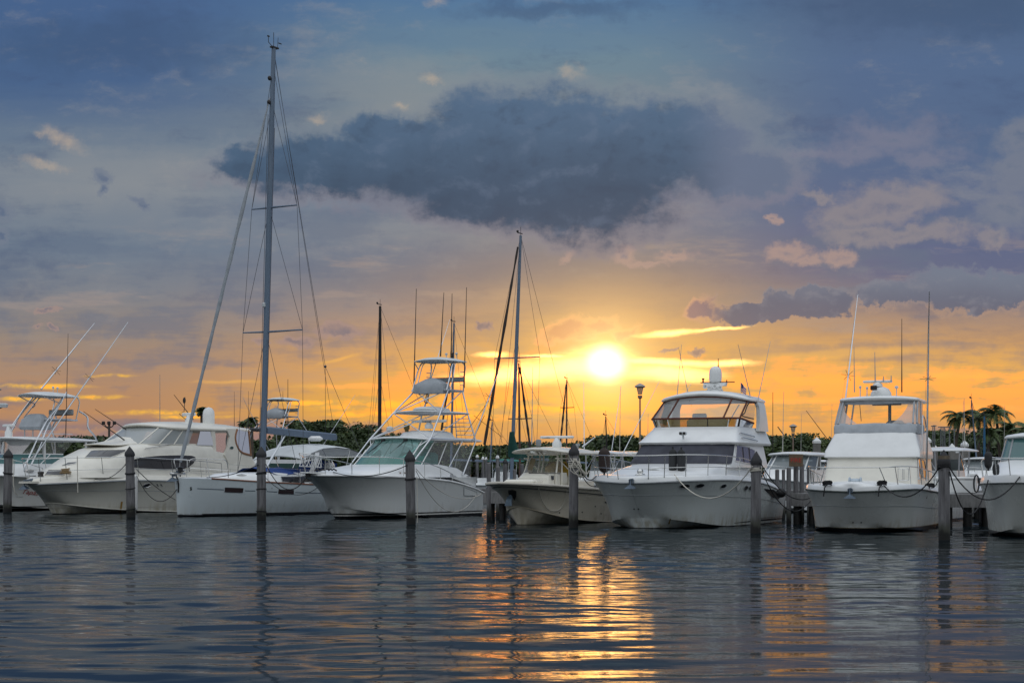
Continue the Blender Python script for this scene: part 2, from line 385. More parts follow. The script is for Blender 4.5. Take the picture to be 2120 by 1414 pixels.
def hull_mat(name, top, bands=(), rough=.22, dirt=.12, aft=()):
    dirt *= 1.5
    """gelcoat with boot stripes: bands = (z from, z to, colour); yellowed towards the waterline by real grime in streaks"""
    m = bpy.data.materials.new(name); m.use_nodes = True; t = NT(m.node_tree); b = t.n['Principled BSDF']
    tc_ = t.node('ShaderNodeTexCoord'); sp = t.node('ShaderNodeSeparateXYZ'); t.l.new(tc_.outputs['Object'], sp.inputs[0])
    z = sp.outputs[2]
    run = t.noise(t.mapping(tc_.outputs['Object'], scale=(3.2, 3.2, .25)), 1.6, 5, .6)
    blot = t.noise(tc_.outputs['Object'], .9, 5, .6)
    c = t.mix(t.mul(t.step(blot, .35, .8), dirt), top, tuple(q * f for q, f in zip(top, (.72, .70, .62))))
    grime = t.mul(t.mul(t.step(z, .62, .05), t.step(run, .38, .72)), dirt * 3.2)
    c = t.mix(grime, c, (.30, .25, .13))
    for z0, z1, cc in bands:
        f = t.mul(t.m('GREATER_THAN', z, z0), t.m('LESS_THAN', z, z1))
        c = t.mix(f, c, cc)
    for x0, z0, z1, cc in aft:
        f = t.mul(t.m('GREATER_THAN', sp.outputs[0], x0), t.mul(t.m('GREATER_THAN', z, z0), t.m('LESS_THAN', t.add(z, t.mul(t.mx(t.sub(x0 + 2.5, sp.outputs[0]), 0.0), .02)), z1)))
        c = t.mix(f, c, cc)
    t.l.new(c, b.inputs['Base Color']); t.l.new(t.add(rough, t.mul(blot, .12)), b.inputs['Roughness'])
    b.inputs['Coat Weight'].default_value = .25; b.inputs['Coat Roughness'].default_value = .12
    bn = t.node('ShaderNodeBump'); bn.inputs['Strength'].default_value = .04; bn.inputs['Distance'].default_value = .05
    t.l.new(t.noise(tc_.outputs['Object'], 2.2, 2), bn.inputs['Height']); t.l.new(bn.outputs[0], b.inputs['Normal'])
    return m
def glass_mat(name, tint, opac=.35, rough=.05):
    m = bpy.data.materials.new(name); m.use_nodes = True; t = NT(m.node_tree); t.n.clear()
    tr = t.node('ShaderNodeBsdfTransparent'); tr.inputs[0].default_value = (*tint, 1)
    gl_ = t.node('ShaderNodeBsdfGlossy'); gl_.inputs['Roughness'].default_value = rough; gl_.inputs['Color'].default_value = (.9, .9, .9, 1)
    df = t.node('ShaderNodeBsdfDiffuse'); df.inputs[0].default_value = (*tint, 1)
    fr = t.node('ShaderNodeFresnel'); fr.inputs[0].default_value = 1.45
    m1 = t.node('ShaderNodeMixShader'); m1.inputs[0].default_value = opac; t.l.new(tr.outputs[0], m1.inputs[1]); t.l.new(df.outputs[0], m1.inputs[2])
    m2 = t.node('ShaderNodeMixShader'); t.l.new(fr.outputs[0], m2.inputs[0]); t.l.new(m1.outputs[0], m2.inputs[1]); t.l.new(gl_.outputs[0], m2.inputs[2])
    o = t.node('ShaderNodeOutputMaterial'); t.l.new(m2.outputs[0], o.inputs[0]); return m
WHITE = mat('gelcoat', (.80, .81, .80), .30, var=.10, vscale=1.3, coat=.2)
CREAM = mat('cream_gelcoat', (.76, .73, .64), .30, var=.12, vscale=1.3, coat=.2)
IVORY = mat('ivory_gelcoat', (.80, .77, .68), .30, var=.12, vscale=1.1, coat=.2)
GREY = mat('grey_panel', (.34, .36, .37), .45, var=.15)
CANVAS = mat('grey_canvas', (.40, .43, .46), .85, var=.2, vscale=2.5, bump=.3, bscale=14)
LCANVAS = mat('pale_canvas', (.62, .65, .66), .85, var=.12, vscale=2.5, bump=.3, bscale=10)
BLUEC = mat('blue_canvas', (.012, .05, .22), .85, var=.35, vscale=3, bump=.4, bscale=8)
GREENC = mat('green_canvas', (.012, .075, .062), .85, var=.35, vscale=3, bump=.4, bscale=8)
NAVY = mat('navy_cover', (.055, .058, .075), .85, var=.35, vscale=1.6, bump=.25, bscale=12)
ALU = mat('anodised_aluminium', (.62, .64, .66), .28, metal=.85)
STEEL = mat('stainless_rail', (.66, .66, .64), .20, metal=.95)
MASTM = mat('mast_aluminium', (.15, .20, .27), .5, metal=.25, var=.12, stretch=(4, 4, .6))
BLACK = mat('black_rubber', (.018, .018, .020), .55)
DARK = mat('dark_metal', (.035, .032, .030), .5, metal=.3)
DGLASS = mat('dark_glass', (.012, .013, .016), .06, coat=.5)
SGLASS = mat('grey_glass', (.055, .055, .062), .10, coat=.5)
WIRE = mat('rigging_wire', (.10, .10, .11), .4, metal=.7)
ROPEW = mat('white_rope', (.55, .52, .45), .9)
ROPED = mat('dark_rope', (.022, .022, .024), .9)
BROWNC = mat('brown_canvas', (.10, .030, .018), .8)
TEAK = mat('teak_trim', (.22, .095, .055), .55)
CLEAR = glass_mat('clear_vinyl', (.86, .86, .84), .10)
SMOKE = glass_mat('smoked_acrylic', (.42, .34, .16), .25)
TEAL = glass_mat('teal_glass', (.42, .74, .68), .14)
HAZEV = glass_mat('hazy_vinyl', (.64, .58, .54), .5, .2)
TINT = glass_mat('tinted_pane', (.26, .30, .31), .55)
WOOD = mat('weathered_timber', (.20, .195, .20), .85, var=.5, vscale=5, bump=.7, bscale=12, stretch=(2.2, 2.2, .22), dark=(.075, .072, .075))
def wet_foot(m):
    """the tide stain on a post: dark and glossy up to a ragged line above the water"""
    t = NT(m.node_tree); b = t.n['Principled BSDF']; tc_ = t.node('ShaderNodeTexCoord'); sp = t.node('ShaderNodeSeparateXYZ'); t.l.new(tc_.outputs['Object'], sp.inputs[0])
    lv = t.add(sp.outputs[2], t.mul(t.sub(t.noise(t.mapping(tc_.outputs['Object'], scale=(5, 5, .8)), 1.6, 5, .65), .5), .55))
    src = b.inputs['Base Color'].links[0].from_socket
    c = t.mix(t.step(lv, .62, .30), src, (.06, .062, .050)); c = t.mix(t.step(lv, .34, .16), c, (.014, .014, .013)); t.l.new(c, b.inputs['Base Color'])
wet_foot(WOOD)
DECKW = mat('dock_timber', (.26, .255, .25), .85, var=.35, vscale=3, bump=.4, bscale=20, stretch=(.4, 3, 1))
CONC = mat('pale_concrete', (.20, .19, .175), .9, var=.25, vscale=3, bump=.3)
WETW = mat('wet_timber', (.018, .017, .016), .45, var=.4, vscale=6)
RED = mat('red_paint', (.36, .03, .02), .5)
YELL = mat('yellow_vinyl', (.42, .27, .02), .6, var=.3)
ANCH = mat('galvanised_anchor', (.13, .17, .22), .4, metal=.4, var=.3)
# ------------------------------------------------------------------ lettering as real, thin, cut letters
def letters(txt, mat_, parent, name, origin, right, up, height, th=.004, shear=0.0, spacing=1.0, font_size_fix=1.0):
    cu = bpy.data.curves.new(name, 'FONT'); cu.body = txt; cu.size = height / .7; cu.extrude = th / 2; cu.align_x = 'LEFT'; cu.shear = shear; cu.space_character = spacing
    cu.resolution_u = 3
    tmp = bpy.data.objects.new(name, cu); COL.objects.link(tmp)
    dg = bpy.context.evaluated_depsgraph_get(); me = bpy.data.meshes.new_from_object(tmp.evaluated_get(dg))
    COL.objects.unlink(tmp); bpy.data.objects.remove(tmp)
    r, u = Vector(right).normalized(), Vector(up); u = (u - r * u.dot(r)).normalized(); n = r.cross(u)
    me.transform(Matrix((r, u, n)).transposed().to_4x4()); me.transform(Matrix.Translation(Vector(origin)))
    me.materials.clear(); me.materials.append(mat_)
    ob = bpy.data.objects.new(name, me); COL.objects.link(ob); ob.parent = parent
    return ob
# ------------------------------------------------------------------ water
def water():
    m = bpy.data.materials.new('water'); m.use_nodes = True; t = NT(m.node_tree); t.n.clear()
    deep = t.node('ShaderNodeBsdfDiffuse'); deep.inputs[0].default_value = (.010, .017, .021, 1)
    gl_ = t.node('ShaderNodeBsdfGlossy'); gl_.inputs['Roughness'].default_value = .035; gl_.inputs['Color'].default_value = (.64, .66, .67, 1)   # unresolved chop hides part of the mirror
    fr = t.node('ShaderNodeFresnel'); fr.inputs[0].default_value = 1.30
    mxw = t.node('ShaderNodeMixShader'); t.l.new(fr.outputs[0], mxw.inputs[0]); t.l.new(deep.outputs[0], mxw.inputs[1]); t.l.new(gl_.outputs[0], mxw.inputs[2])
    ow = t.node('ShaderNodeOutputMaterial'); t.l.new(mxw.outputs[0], ow.inputs[0])
    tc_ = t.node('ShaderNodeTexCoord'); oc = tc_.outputs['Object']
    w2 = t.noise(t.mapping(oc, loc=(5, 3, 0), rot=(0, 0, R(-9)), scale=(.35, 1.3, 1)), 1.9, 3, .5, .3)
    w3 = t.noise(t.mapping(oc, loc=(1, 9, 0), rot=(0, 0, R(20)), scale=(.4, 1.2, 1)), 7.0, 3, .55, .2)
    patch = t.step(t.noise(t.mapping(oc, scale=(.5, 1, 1)), .16, 3), .35, .7)
    h = t.add(t.mul(w2, .006), t.mul(t.mul(w3, .0036), t.add(.2, patch)))
    bn = t.node('ShaderNodeBump'); bn.inputs['Strength'].default_value = 1; bn.inputs['Distance'].default_value = 1
    t.l.new(h, bn.inputs['Height']); [t.l.new(bn.outputs[0], q.inputs['Normal']) for q in (gl_, fr, deep)]
    xs = np.concatenate([[-2500, -1200, -500, -220, -110, -60, -38, -30], np.arange(-26, 26.01, .10), [30, 38, 60, 110, 220, 500, 1200, 2500]])
    ys = np.concatenate([[-200, -60, -10, 8], np.arange(12, 92, .095), [95, 100, 110, 130, 170, 260, 500, 1200, 2600, 5000]])
    X, Y = np.meshgrid(xs, ys); rg = np.random.RandomState(11); Zs = np.zeros_like(X)
    def swell(n, l0, l1, slope, spread, head):
        z = np.zeros_like(X)
        for _ in range(n):
            lam = math.exp(rg.uniform(math.log(l0), math.log(l1))); a = head + rg.normal(0, spread); k = 2 * math.pi / lam; ph = rg.uniform(0, 6.283)
            wob = .5 * np.sin(X * .31 * rg.uniform(.5, 1.5) + Y * .23 * rg.uniform(.5, 1.5) + ph) * rg.uniform(.6, 1.8)
            z += np.sin(k * (X * math.cos(a) + Y * math.sin(a)) + ph + wob) * slope / k * math.sqrt(2 / n)
        return z
    def patchy(f, lo, hi):
        q = np.zeros_like(X)
        for _ in range(7):
            a = rg.uniform(0, 6.283); q += np.sin(f * rg.uniform(.5, 1.6) * (X * math.cos(a) * .7 + Y * math.sin(a)) + rg.uniform(0, 6.283))
        q = (np.tanh(q * .45) + 1) / 2; return lo + (hi - lo) * q
    Zs += swell(8, 2.4, 6.0, .006, .3, 1.50)
    Zs += swell(20, .8, 2.2, .031, .30, 1.62) * patchy(.35, .55, 1.15)
    Zs += swell(24, .36, .8, .046, .42, 1.52) * patchy(.55, .25, 1.25)
    fade = np.clip((27 - np.abs(X)) / 4, 0, 1) * np.clip((93 - Y) / 3, 0, 1) * np.clip((Y - 10) / 2, 0, 1); Zs *= fade
    nx, ny = len(xs), len(ys); vs = np.stack([X.ravel(), Y.ravel(), Zs.ravel()], 1)
    I, J = np.meshgrid(np.arange(nx - 1), np.arange(ny - 1)); q0 = (J * nx + I).ravel(); fs = np.stack([q0, q0 + 1, q0 + nx + 1, q0 + nx], 1)
    me = bpy.data.meshes.new('water'); me.vertices.add(len(vs)); me.vertices.foreach_set('co', vs.ravel()); me.loops.add(fs.size); me.loops.foreach_set('vertex_index', fs.ravel().astype(np.int32))
    me.polygons.add(len(fs)); me.polygons.foreach_set('loop_start', (np.arange(len(fs)) * 4).astype(np.int32)); me.polygons.foreach_set('loop_total', np.full(len(fs), 4, np.int32)); me.update(calc_edges=True); me.validate()
    me.polygons.foreach_set('use_smooth', [True] * len(fs)); me.materials.append(m)
    ob = bpy.data.objects.new('water', me); COL.objects.link(ob); return tag(ob, kind='structure')
water()
# far shore: a low sheet of land under the trees
def shore():
    mb = MB(); g = mat('shore_soil', (.035, .04, .022), .95, var=.4, vscale=.4)
    n = 60; a = []; bq = []; c = []
    for i in range(n + 1):
        x = -420 + 840 * i / n
        y0 = 168 + 8 * math.sin(x * .05) + 5 * math.sin(x * .17)
        a.append((x, y0, -.4)); bq.append((x, y0 + 3, .5 + .2 * math.sin(x * .3))); c.append((x, y0 + 300, 1.2))
    mb.loft([a, bq, c], False); return tag(mb.build('shore_land', g, fix=False), kind='structure')
shore()
# ------------------------------------------------------------------ mooring pilings
def piling_parts(root, h, r, cap_mat=None, seed=0, cone=.30):
    rr = random.Random(seed); mb = MB(); rings = []; seg = 20
    for i in range(15):
        z = -1.2 + (h + 1.2) * i / 14; rad = r * (1.03 - .05 * i / 14)
        rings.append([(rad * (1 + .025 * math.sin(5 * a + seed) + rr.uniform(-.012, .012)) * math.cos(a), rad * (1 + .025 * math.sin(3 * a + seed)) * math.sin(a), z) for a in [2 * math.pi * k / seg for k in range(seg)]])
    mb.loft(rings, True, True); mb.build('shaft', WOOD, root, 60)
    cp = MB(); cp.lathe([(r * 1.16, h - .10), (r * 1.18, h - .02), (r * 1.10, h + .04), (r * .5, h + cone * .66), (.012, h + cone)], seg=20)
    cp.build('cap', cap_mat or BLACK, root, 50)
def wraps(root, z, r, n, m, seed=0):
    mb = MB(); rr = random.Random(seed); pts = []
    for i in range(n * 14 + 1):
        a = 2 * math.pi * i / 14; pts.append((r * math.cos(a), r * math.sin(a), z + .035 * i / 14 + .02 * math.sin(a + seed)))
    mb.tube(pts, .019, 5); mb.build('rope_wrap', m, root)
PIL = [  # px, base row, width px, label
 (15, 1061, 17.5, 'weathered mooring piling at the far left, before the white boat with red lettering'),
 (271, 1070, 18.2, 'weathered mooring piling before the cream motor yacht, white fender tied behind it'),
 (541, 1076, 19, 'weathered mooring piling before the mast of the tall sailboat'),
 (851, 1085, 19.5, 'smooth mooring piling before the white boat with the tall open tower'),
 (1187, 1092, 19.5, 'mooring piling wound with pale rope coils before the cream centre console'),
 (1564, 1104, 21, 'mooring piling at the port quarter of the big flybridge yacht'),
 (1955, 1117, 23.5, 'thickest mooring piling, in open view between the two right hand boats'),
]
PILINGS = []
for i, (px, py, wd, lab) in enumerate(PIL):
    D = wl(py); p = at(px, py, D); r = wd / 2 / F * D
    o = empty('mooring_piling', (p.x, p.y, 0), label=lab, cat='piling', group='mooring pilings along the front of the slips')
    piling_parts(o, at(px, (929, 924, 924, 931, 917, 934, 931)[i], D).z - .30, r, seed=i)
    o.rotation_euler = (R(rnd.uniform(-1.3, 1.3)), R(rnd.uniform(-1.3, 1.3)), rnd.uniform(0, 6))
    PILINGS.append((o, Vector((p.x, p.y, 0)), r))
    if i == 4:
        for k in range(5): wraps(o, 2.16 - k * .055, r * 1.10, 1, ROPEW, k)
    elif i == 5: wraps(o, 1.82, r * 1.10, 3, ROPEW, 2)
    elif i == 6: wraps(o, 1.92, r * 1.12, 3, ROPED, 2)
    elif i == 3: wraps(o, 1.55, r * 1.1, 2, ROPED, 1)
    else: wraps(o, 1.75, r * 1.1, 2, ROPED, 2)
    if i in (2, 1): wraps(o, 1.15, r * 1.08, 1, ROPED, 3); wraps(o, .30, r * 1.10, 1, ROPED, 4)
    if i == 6:
        t_ = MB(); t_.lathe([(r * 1.06, 2.05), (r * 1.06, 2.26)], seg=16); t_.build('tin_collar', mat('dull_tin', (.20, .16, .11), .5, metal=.5, var=.4, vscale=8), o)
# ------------------------------------------------------------------ boat builder: local x runs aft from the stem at the waterline, y to starboard, z up
class Boat:
    def __init__(s, name, px, py, th, label, cat='boat', group=None, k=None):
        D = wl(py); p = at(px, py, D); s.th = R(th)
        k = k or D / (9186.0 / (py - 930))            # overall size
        s.root = empty(name, (p.x, p.y, 0), R(90) - s.th, label=label, cat=cat, group=group); s.root.scale = (k, k, k)
        s.M = Matrix.Translation((p.x, p.y, 0)) @ Matrix.Rotation(R(90) - s.th, 4, 'Z') @ Matrix.Scale(k, 4); s.I = s.M.inverted()
        s.e = s.I @ EYE; s.bodies = []; s.bvh = None
    def d(s, px, py): return (s.I.to_3x3() @ Vector(((px - 1060) / F, 1, (HZ - py) / F)))
    def Y(s, px, py, y): d = s.d(px, py); return s.e + d * ((y - s.e.y) / d.y)
    def X(s, px, py, x): d = s.d(px, py); return s.e + d * ((x - s.e.x) / d.x)
    def Z(s, px, py, z): d = s.d(px, py); return s.e + d * ((z - s.e.z) / d.z)
    def pr(s, p):
        q = s.M @ Vector(p); return 1060 + F * q.x / q.y, HZ - (q.z - HC) / q.y * F
    def w(s, p): return s.M @ Vector(p)
    def zf(s, poly, x, y):
        """height at plan position (x, y) of an edge seen along the given rows"""
        px = s.pr((x, y, 1))[0]; pl = sorted(poly)
        if px <= pl[0][0]: py = pl[0][1]
        elif px >= pl[-1][0]: py = pl[-1][1]
        else:
            for a, c in zip(pl, pl[1:]):
                if a[0] <= px <= c[0]: py = lerp(a[1], c[1], (px - a[0]) / max(1e-6, c[0] - a[0])); break
        q = s.M @ Vector((x, y, 0)); return (HC + (HZ - py) / F * q.y) / s.root.scale[0]
    def solid(s, mb): s.bodies.append(mb); s.bvh = None
    def hit(s, px, py, off=.0):
        if s.bvh is None:
            vs = []; fs = []
            for mb in s.bodies:
                o = len(vs); vs += mb.v; fs += [tuple(i + o for i in f) for f in mb.f]
            s.bvh = BVHTree.FromPolygons([Vector(v) for v in vs], fs)
        d = s.d(px, py).normalized(); loc, n, i, dist = s.bvh.ray_cast(s.e, d)
        if loc is None: return None, None
        if n.dot(d) > 0: n = -n
        return loc + n * off, n
    def part(s, mb, name, m, parent=None, smooth=35): return mb.build(name, m, parent or s.root, smooth)
    def decal(s, name, pts, m, off=.012, parent=None, frame=None, fr=.014, frame_name='frame', dens=1):
        cx = sum(p[0] for p in pts) / len(pts); cy = sum(p[1] for p in pts) / len(pts)
        P_ = []
        for a, c in zip(pts, pts[1:] + pts[:1]):
            L = math.hypot(c[0] - a[0], c[1] - a[1]); k = max(1, int(L / 5 * dens))
            P_ += [(lerp(a[0], c[0], i / k), lerp(a[1], c[1], i / k)) for i in range(k)]
        c0, n0 = s.hit(cx, cy, off)
        if c0 is None:
            print('decal misses', name, cx, cy); return None
        def h(px, py):
            q, n = s.hit(px, py, off)
            if q is None or (q - c0).length > 3.5:
                d = s.d(px, py); q = s.e + d * ((c0 - s.e).dot(n0) / d.dot(n0))
            return q
        rings = [[h(lerp(cx, p[0], f), lerp(cy, p[1], f)) for p in P_] for f in (1, .7, .4, .12)]
        mb = MB(); mb.loft(rings, True, False, cap1=True)
        ob = mb.build(name, m, parent or s.root, 40)
        if frame is not None:
            fm = MB(); fm.tube(rings[0], fr, 5, closed=True); fm.build(frame_name, frame, ob, 60)
        return ob
    def strip(s, name, pts, m, width, off=.01, parent=None, n=6):
        """a painted or taped line lying on the hull"""
        P_ = curve([(p[0], p[1], 0) for p in pts], n); rows = [[], []]
        for p in P_:
            for k, dy in ((0, -width / 2), (1, width / 2)):
                q, _ = s.hit(p.x, p.y + dy, off)
                if q is None: q = rows[k][-1] if rows[k] else None
                if q is None: return None
                rows[k].append(q)
        mb = MB(); mb.grid(rows); return mb.build(name, m, parent or s.root, 60)
    def write(s, txt, px, py, hpx, m, name, wpx=None, shear=0, slope=0, spacing=1.0, parent=None):
        a, n = s.hit(px, py, .01); c, _ = s.hit(px + 5, py + slope * 5, .01); u, _ = s.hit(px, py - hpx, .01)
        if a is None or c is None or u is None: print('text misses', txt); return None
        ob = letters(txt, m, parent or s.root, name, a, c - a, u - a, (u - a).length, shear=shear, spacing=spacing)
        if wpx:
            q, _ = s.hit(px + wpx, py + slope * wpx, .01); W = (q - a).length if q is not None else (u - a).length * wpx / hpx; r = (c - a).normalized()
            cur = max((v.co - a).dot(r) for v in ob.data.vertices); k = W / cur
            for v in ob.data.vertices:
                t_ = (v.co - a).dot(r); v.co += r * (t_ * (k - 1))
        return ob
def ringp(xf, xb, hw, z, depth=.5, p=3.0, hwb=None, camber=0, slope=0, nf=8, nb=3):
    hwb = hw if hwb is None else hwb; half = []
    for k in range(nf + 1):
        a = math.pi / 2 * k / nf
        half.append((xf + depth * (1 - math.cos(a) ** (2 / p)), hw * math.sin(a) ** (2 / p)))
    for k in range(1, nb + 1):
        t = k / nb; half.append((lerp(xf + depth, xb, t), lerp(hw, hwb, t)))
    pts = [(x, -y) for x, y in reversed(half)] + [(x, y) for x, y in half[1:]]
    return [Vector((x, y, z - camber * (y / max(hw, .01)) ** 2 + slope * (x - xf))) for x, y in pts]
def plate(mb, xf, xb, hw, z, th, depth=.5, p=3.0, hwb=None, camber=.05, slope=0, crown=.06):
    r0 = ringp(xf, xb, hw, 0, depth, p, hwb, 0, 0); cx = (xf + xb) / 2
    def R_(f, dz, cz=0): return [Vector((cx + (q.x - cx) * f, q.y * f, z + dz + cz - camber * (q.y * f / hw) ** 2 + slope * (q.x - xf))) for q in r0]
    e = min(.03 / max(hw, .2), .12)
    return mb.loft([R_(.15, 0), R_(.6, 0), R_(1 - 2 * e, 0), R_(1, th * .35), R_(1, th * .65), R_(1 - 2 * e, th), R_(.6, th, crown * .7), R_(.15, th, crown)], True, True)
def house(mb, levels, cap=True):
    return mb.loft([ringp(**l) for l in levels], True, False, cap0=cap, cap1=cap)
def hull(b, plan, sheer, chine, flare, stem=(.0, .30, .25), m=WHITE, deckm=WHITE, rub=BLACK, rub_r=.035, kd=-.55, stem_curve=0.0, camber=.10, sub=6, nu=9, lip=.0):
    """plan: (x, half breadth) from bow tip to transom; sheer: z list or rows seen; chine: (x, y, z) per station; flare per station"""
    n = len(plan)
    zs = [q for q in sheer] if not isinstance(sheer[0], tuple) else [b.zf(sheer, x, -y) for x, y in plan]
    S_ = curve([(x, y, z) for (x, y), z in zip(plan, zs)], sub); C_ = curve(chine, sub); fl = curve([(f, 0, 0) for f in flare], sub)
    K_ = curve([(max(c[0], stem[2]), 0, kd * min(1, .55 + .5 * i / n)) for i, c in enumerate(chine)], sub)
    N = len(S_); rowsR = []
    for i in range(N):
        row = []
        s0, c0, k0 = S_[i].copy(), C_[i].copy(), K_[i]
        s0.y = max(s0.y, 0); c0.y = max(c0.y, 0)
        for j in range(nu + 1):
            u = j / nu; q = s0.lerp(c0, u)
            q.y = max(0, q.y - fl[i].x * math.sin(math.pi * u) * (1 - .35 * u)); q.x += stem_curve * math.sin(math.pi * u) * max(0, 1 - i / (N * .4))
            row.append(q)
        c1 = c0.copy(); c1.y = max(0, c1.y - .05); c1.z -= .012; row.append(c1)
        for t_ in (.35, .7, 1): row.append(c1.lerp(k0, t_))
        rowsR.append(row)
    mb = MB()
    R_ = [[Vector((q.x, -q.y, q.z)) for q in row] for row in rowsR]
    mb.grid(R_); mb.grid([list(reversed(row)) for row in rowsR])
    last = R_[-1] + [Vector((q.x, -q.y, q.z)) for q in reversed(R_[-1][:-1])]; mb.poly(last)
    b.solid(mb); b.part(mb, 'hull', m, smooth=30)
    dk = MB(); rows = []
    for i in range(N):
        y = max(S_[i].y, 0)
        rows.append([Vector((S_[i].x, y * t_, S_[i].z + lip + camber * (1 - t_ * t_) * min(1, y))) for t_ in (-1, -.97, -.8, -.5, -.2, .2, .5, .8, .97, 1)])
    dk.grid(rows); b.solid(dk); b.part(dk, 'deck', deckm, smooth=40)
    edge = [Vector((q.x, -max(q.y, 0) - .008, q.z - .01)) for q in reversed(S_)] + [Vector((q.x, max(q.y, 0) + .008, q.z - .01)) for q in S_[1:]]
    if rub is not None:
        rm = MB(); rm.tube(edge, rub_r, 6); b.part(rm, 'rub_rail', rub, smooth=60)
    b.S = S_; b.rows = rowsR; return mb
def raised_deck(b, prof, x1, m=WHITE, name='foredeck', rise=None):
    """moulded deck edge that follows the sheer: prof = (inset, height) from the sheer inwards; rise(x) lifts the middle"""
    mb = MB(); rows = []
    for q in b.S:
        if q.x > x1: break
        y = max(q.y, 0); row = []
        pr = [(min(i, y), h * min(1, .35 + y * 1.2)) for i, h in prof]
        top = pr[-1]; r_ = rise(q.x) if rise else 0
        half = [(y - i, q.z + h) for i, h in pr] + [((y - top[0]) * f, q.z + top[1] + r_ * (1 - f * f)) for f in (.8, .5, .2)]
        rows.append([Vector((q.x, -a, z)) for a, z in half] + [Vector((q.x, a, z)) for a, z in reversed(half)])
    mb.grid(rows); mb.poly(rows[-1]); b.solid(mb); return b.part(mb, name, m, smooth=50)
def hull_line(b, name, f, m, r=.012, i0=0, i1=None, both=True):
    """a moulded line along the topsides, f = fraction from sheer to chine"""
    i1 = len(b.rows) if i1 is None else i1; mb = MB(); nu = len(b.rows[0]) - 5
    for sgn in ((-1, 1) if both else (-1,)):
        pts = []
        for i in range(i0, i1):
            row = b.rows[i]; u = f * nu; j = min(int(u), nu - 1); q = row[j].lerp(row[j + 1], u - j); pts.append((q.x, sgn * (q.y + .002), q.z))
        mb.tube(pts, r, 5)
    return b.part(mb, name, m, smooth=60)
def sheer_at(b, x, inset=0.0):
    """point on the starboard sheer at station x"""
    for a, c in zip(b.S, b.S[1:]):
        if a.x <= x <= c.x:
            t = (x - a.x) / max(1e-6, c.x - a.x); q = a.lerp(c, t); return Vector((q.x, max(0, q.y - inset), q.z))
    q = b.S[-1] if x > b.S[-1].x else b.S[0]; return Vector((q.x, max(0, q.y - inset), q.z))
def rail(b, xs, hts, inset=.08, mid=None, m=STEEL, r=.016, both=True, lean=.06, name='bow_rail', tip=None, stan=None, tilt=0.0, foot_shift=0.0):
    """guard rail on stanchions following the sheer; xs from forward aft, hts its height at each"""
    ob = None
    top = MB(); st = MB(); tops = []
    for x, h in zip(xs, hts):
        q = sheer_at(b, x, inset); tops.append(Vector((q.x + tilt * h, q.y + lean * h, q.z + h)))
    loop = [Vector((q.x, -q.y, q.z)) for q in reversed(tops)]
    if tip is not None: loop += [Vector(t) for t in tip]
    loop += tops
    top.tube(curve(loop, 4), r, 6)
    if mid:
        ml = []
        for sgn, seq in ((-1, list(reversed(list(zip(xs, hts))))), (1, list(zip(xs, hts)))):
            for x, h in seq:
                q = sheer_at(b, x, inset); ml.append(Vector((q.x + tilt * h * mid, sgn * (q.y + lean * h * mid), q.z + h * mid)))
        top.tube(curve(ml, 4), r * .75, 6)
    ob = b.part(top, name, m, smooth=60)
    for i, (x, h) in enumerate(zip(xs, hts)):
        if stan is not None and i not in stan: continue
        q = sheer_at(b, x + foot_shift * h, inset)
        for sgn in (-1, 1):
            a = Vector((q.x, sgn * q.y, q.z)); t = Vector((tops[i].x, sgn * tops[i].y, tops[i].z)); s_ = MB(); s_.tube([a, t], r * .85, 6); s_.build('stanchion', m, ob, 60)
    return ob
def whip(b, p0, p1, name='antenna', r=.014, m=None):
    mb = MB(); p0, p1 = Vector(p0), Vector(p1); mb.tube([p0, p0.lerp(p1, .35), p1], [r * 1.5, r, r * .55], 5); return b.part(mb, name, m or mat('whip_fibreglass', (.42, .41, .39), .4), smooth=60)
def anchor(b, p, d=(-1, 0, 0), sc_=1.0, name='anchor', m=ANCH):
    """plough anchor stowed over a bow roller at local point p"""
    mb = MB(); p = Vector(p)
    mb.box(p + Vector((.12, 0, .10)) * sc_, Vector((.5, .10, .06)) * sc_)
    mb.tube([p + Vector((.35, 0, .16)) * sc_, p + Vector((-.10, 0, .09)) * sc_, p + Vector((-.16, 0, -.22)) * sc_], .030 * sc_, 6)
    mb.loft([[p + Vector(q) * sc_ for q in ((-.20, -.02, -.12), (-.10, -.02, -.12), (-.10, .02, -.12), (-.20, .02, -.12))], [p + Vector(q) * sc_ for q in ((-.26, -.26, -.30), (-.02, -.22, -.24), (-.02, .22, -.24), (-.26, .26, -.30))]], True, True)
    mb.box(p + Vector((-.02, -.08, .02)) * sc_, Vector((.16, .03, .18)) * sc_); mb.box(p + Vector((-.02, .08, .02)) * sc_, Vector((.16, .03, .18)) * sc_)
    return b.part(mb, name, m)
def cleat(b, p, name='cleat', m=STEEL):
    mb = MB(); p = Vector(p); mb.tube([p + Vector((-.12, 0, .06)), p + Vector((.12, 0, .06))], .014, 6); mb.tube([p, p + Vector((0, 0, .06))], .02, 6); return b.part(mb, name, m)
def thing_mesh(mb, name, m, label, cat, group=None, smooth=60): return tag(mb.build(name, m, None, smooth), label, cat, group)
def fender(p, h, r, label, m=BLACK, axis=(0, 0, 1), group='fenders hung on the boats'):
    """inflated cylinder with rounded ends and an eye at each end; p = centre in the world"""
    o = empty('fender', tuple(Vector(p) - Vector(axis) * h / 2), label=label, cat='fender', group=group)
    mb = MB(); pr = [(.02, 0)] + [(r * math.sin(a), r * 1.15 * (1 - math.cos(a))) for a in (.5, .9, 1.3, 1.57)] + [(r * math.sin(a), h - r * 1.15 * (1 - math.cos(a))) for a in (1.57, 1.3, .9, .5)] + [(.02, h)]
    mb.lathe(pr, seg=16, axis=axis); mb.build('bladder', m, o, 60)
    ax = Vector(axis).normalized()
    for z0, z1 in ((h - .01, h + .07), (-.06, .01)): e = MB(); e.tube([ax * z0, ax * z1], .03, 8); e.build('eye', m, o, 60)
    return o
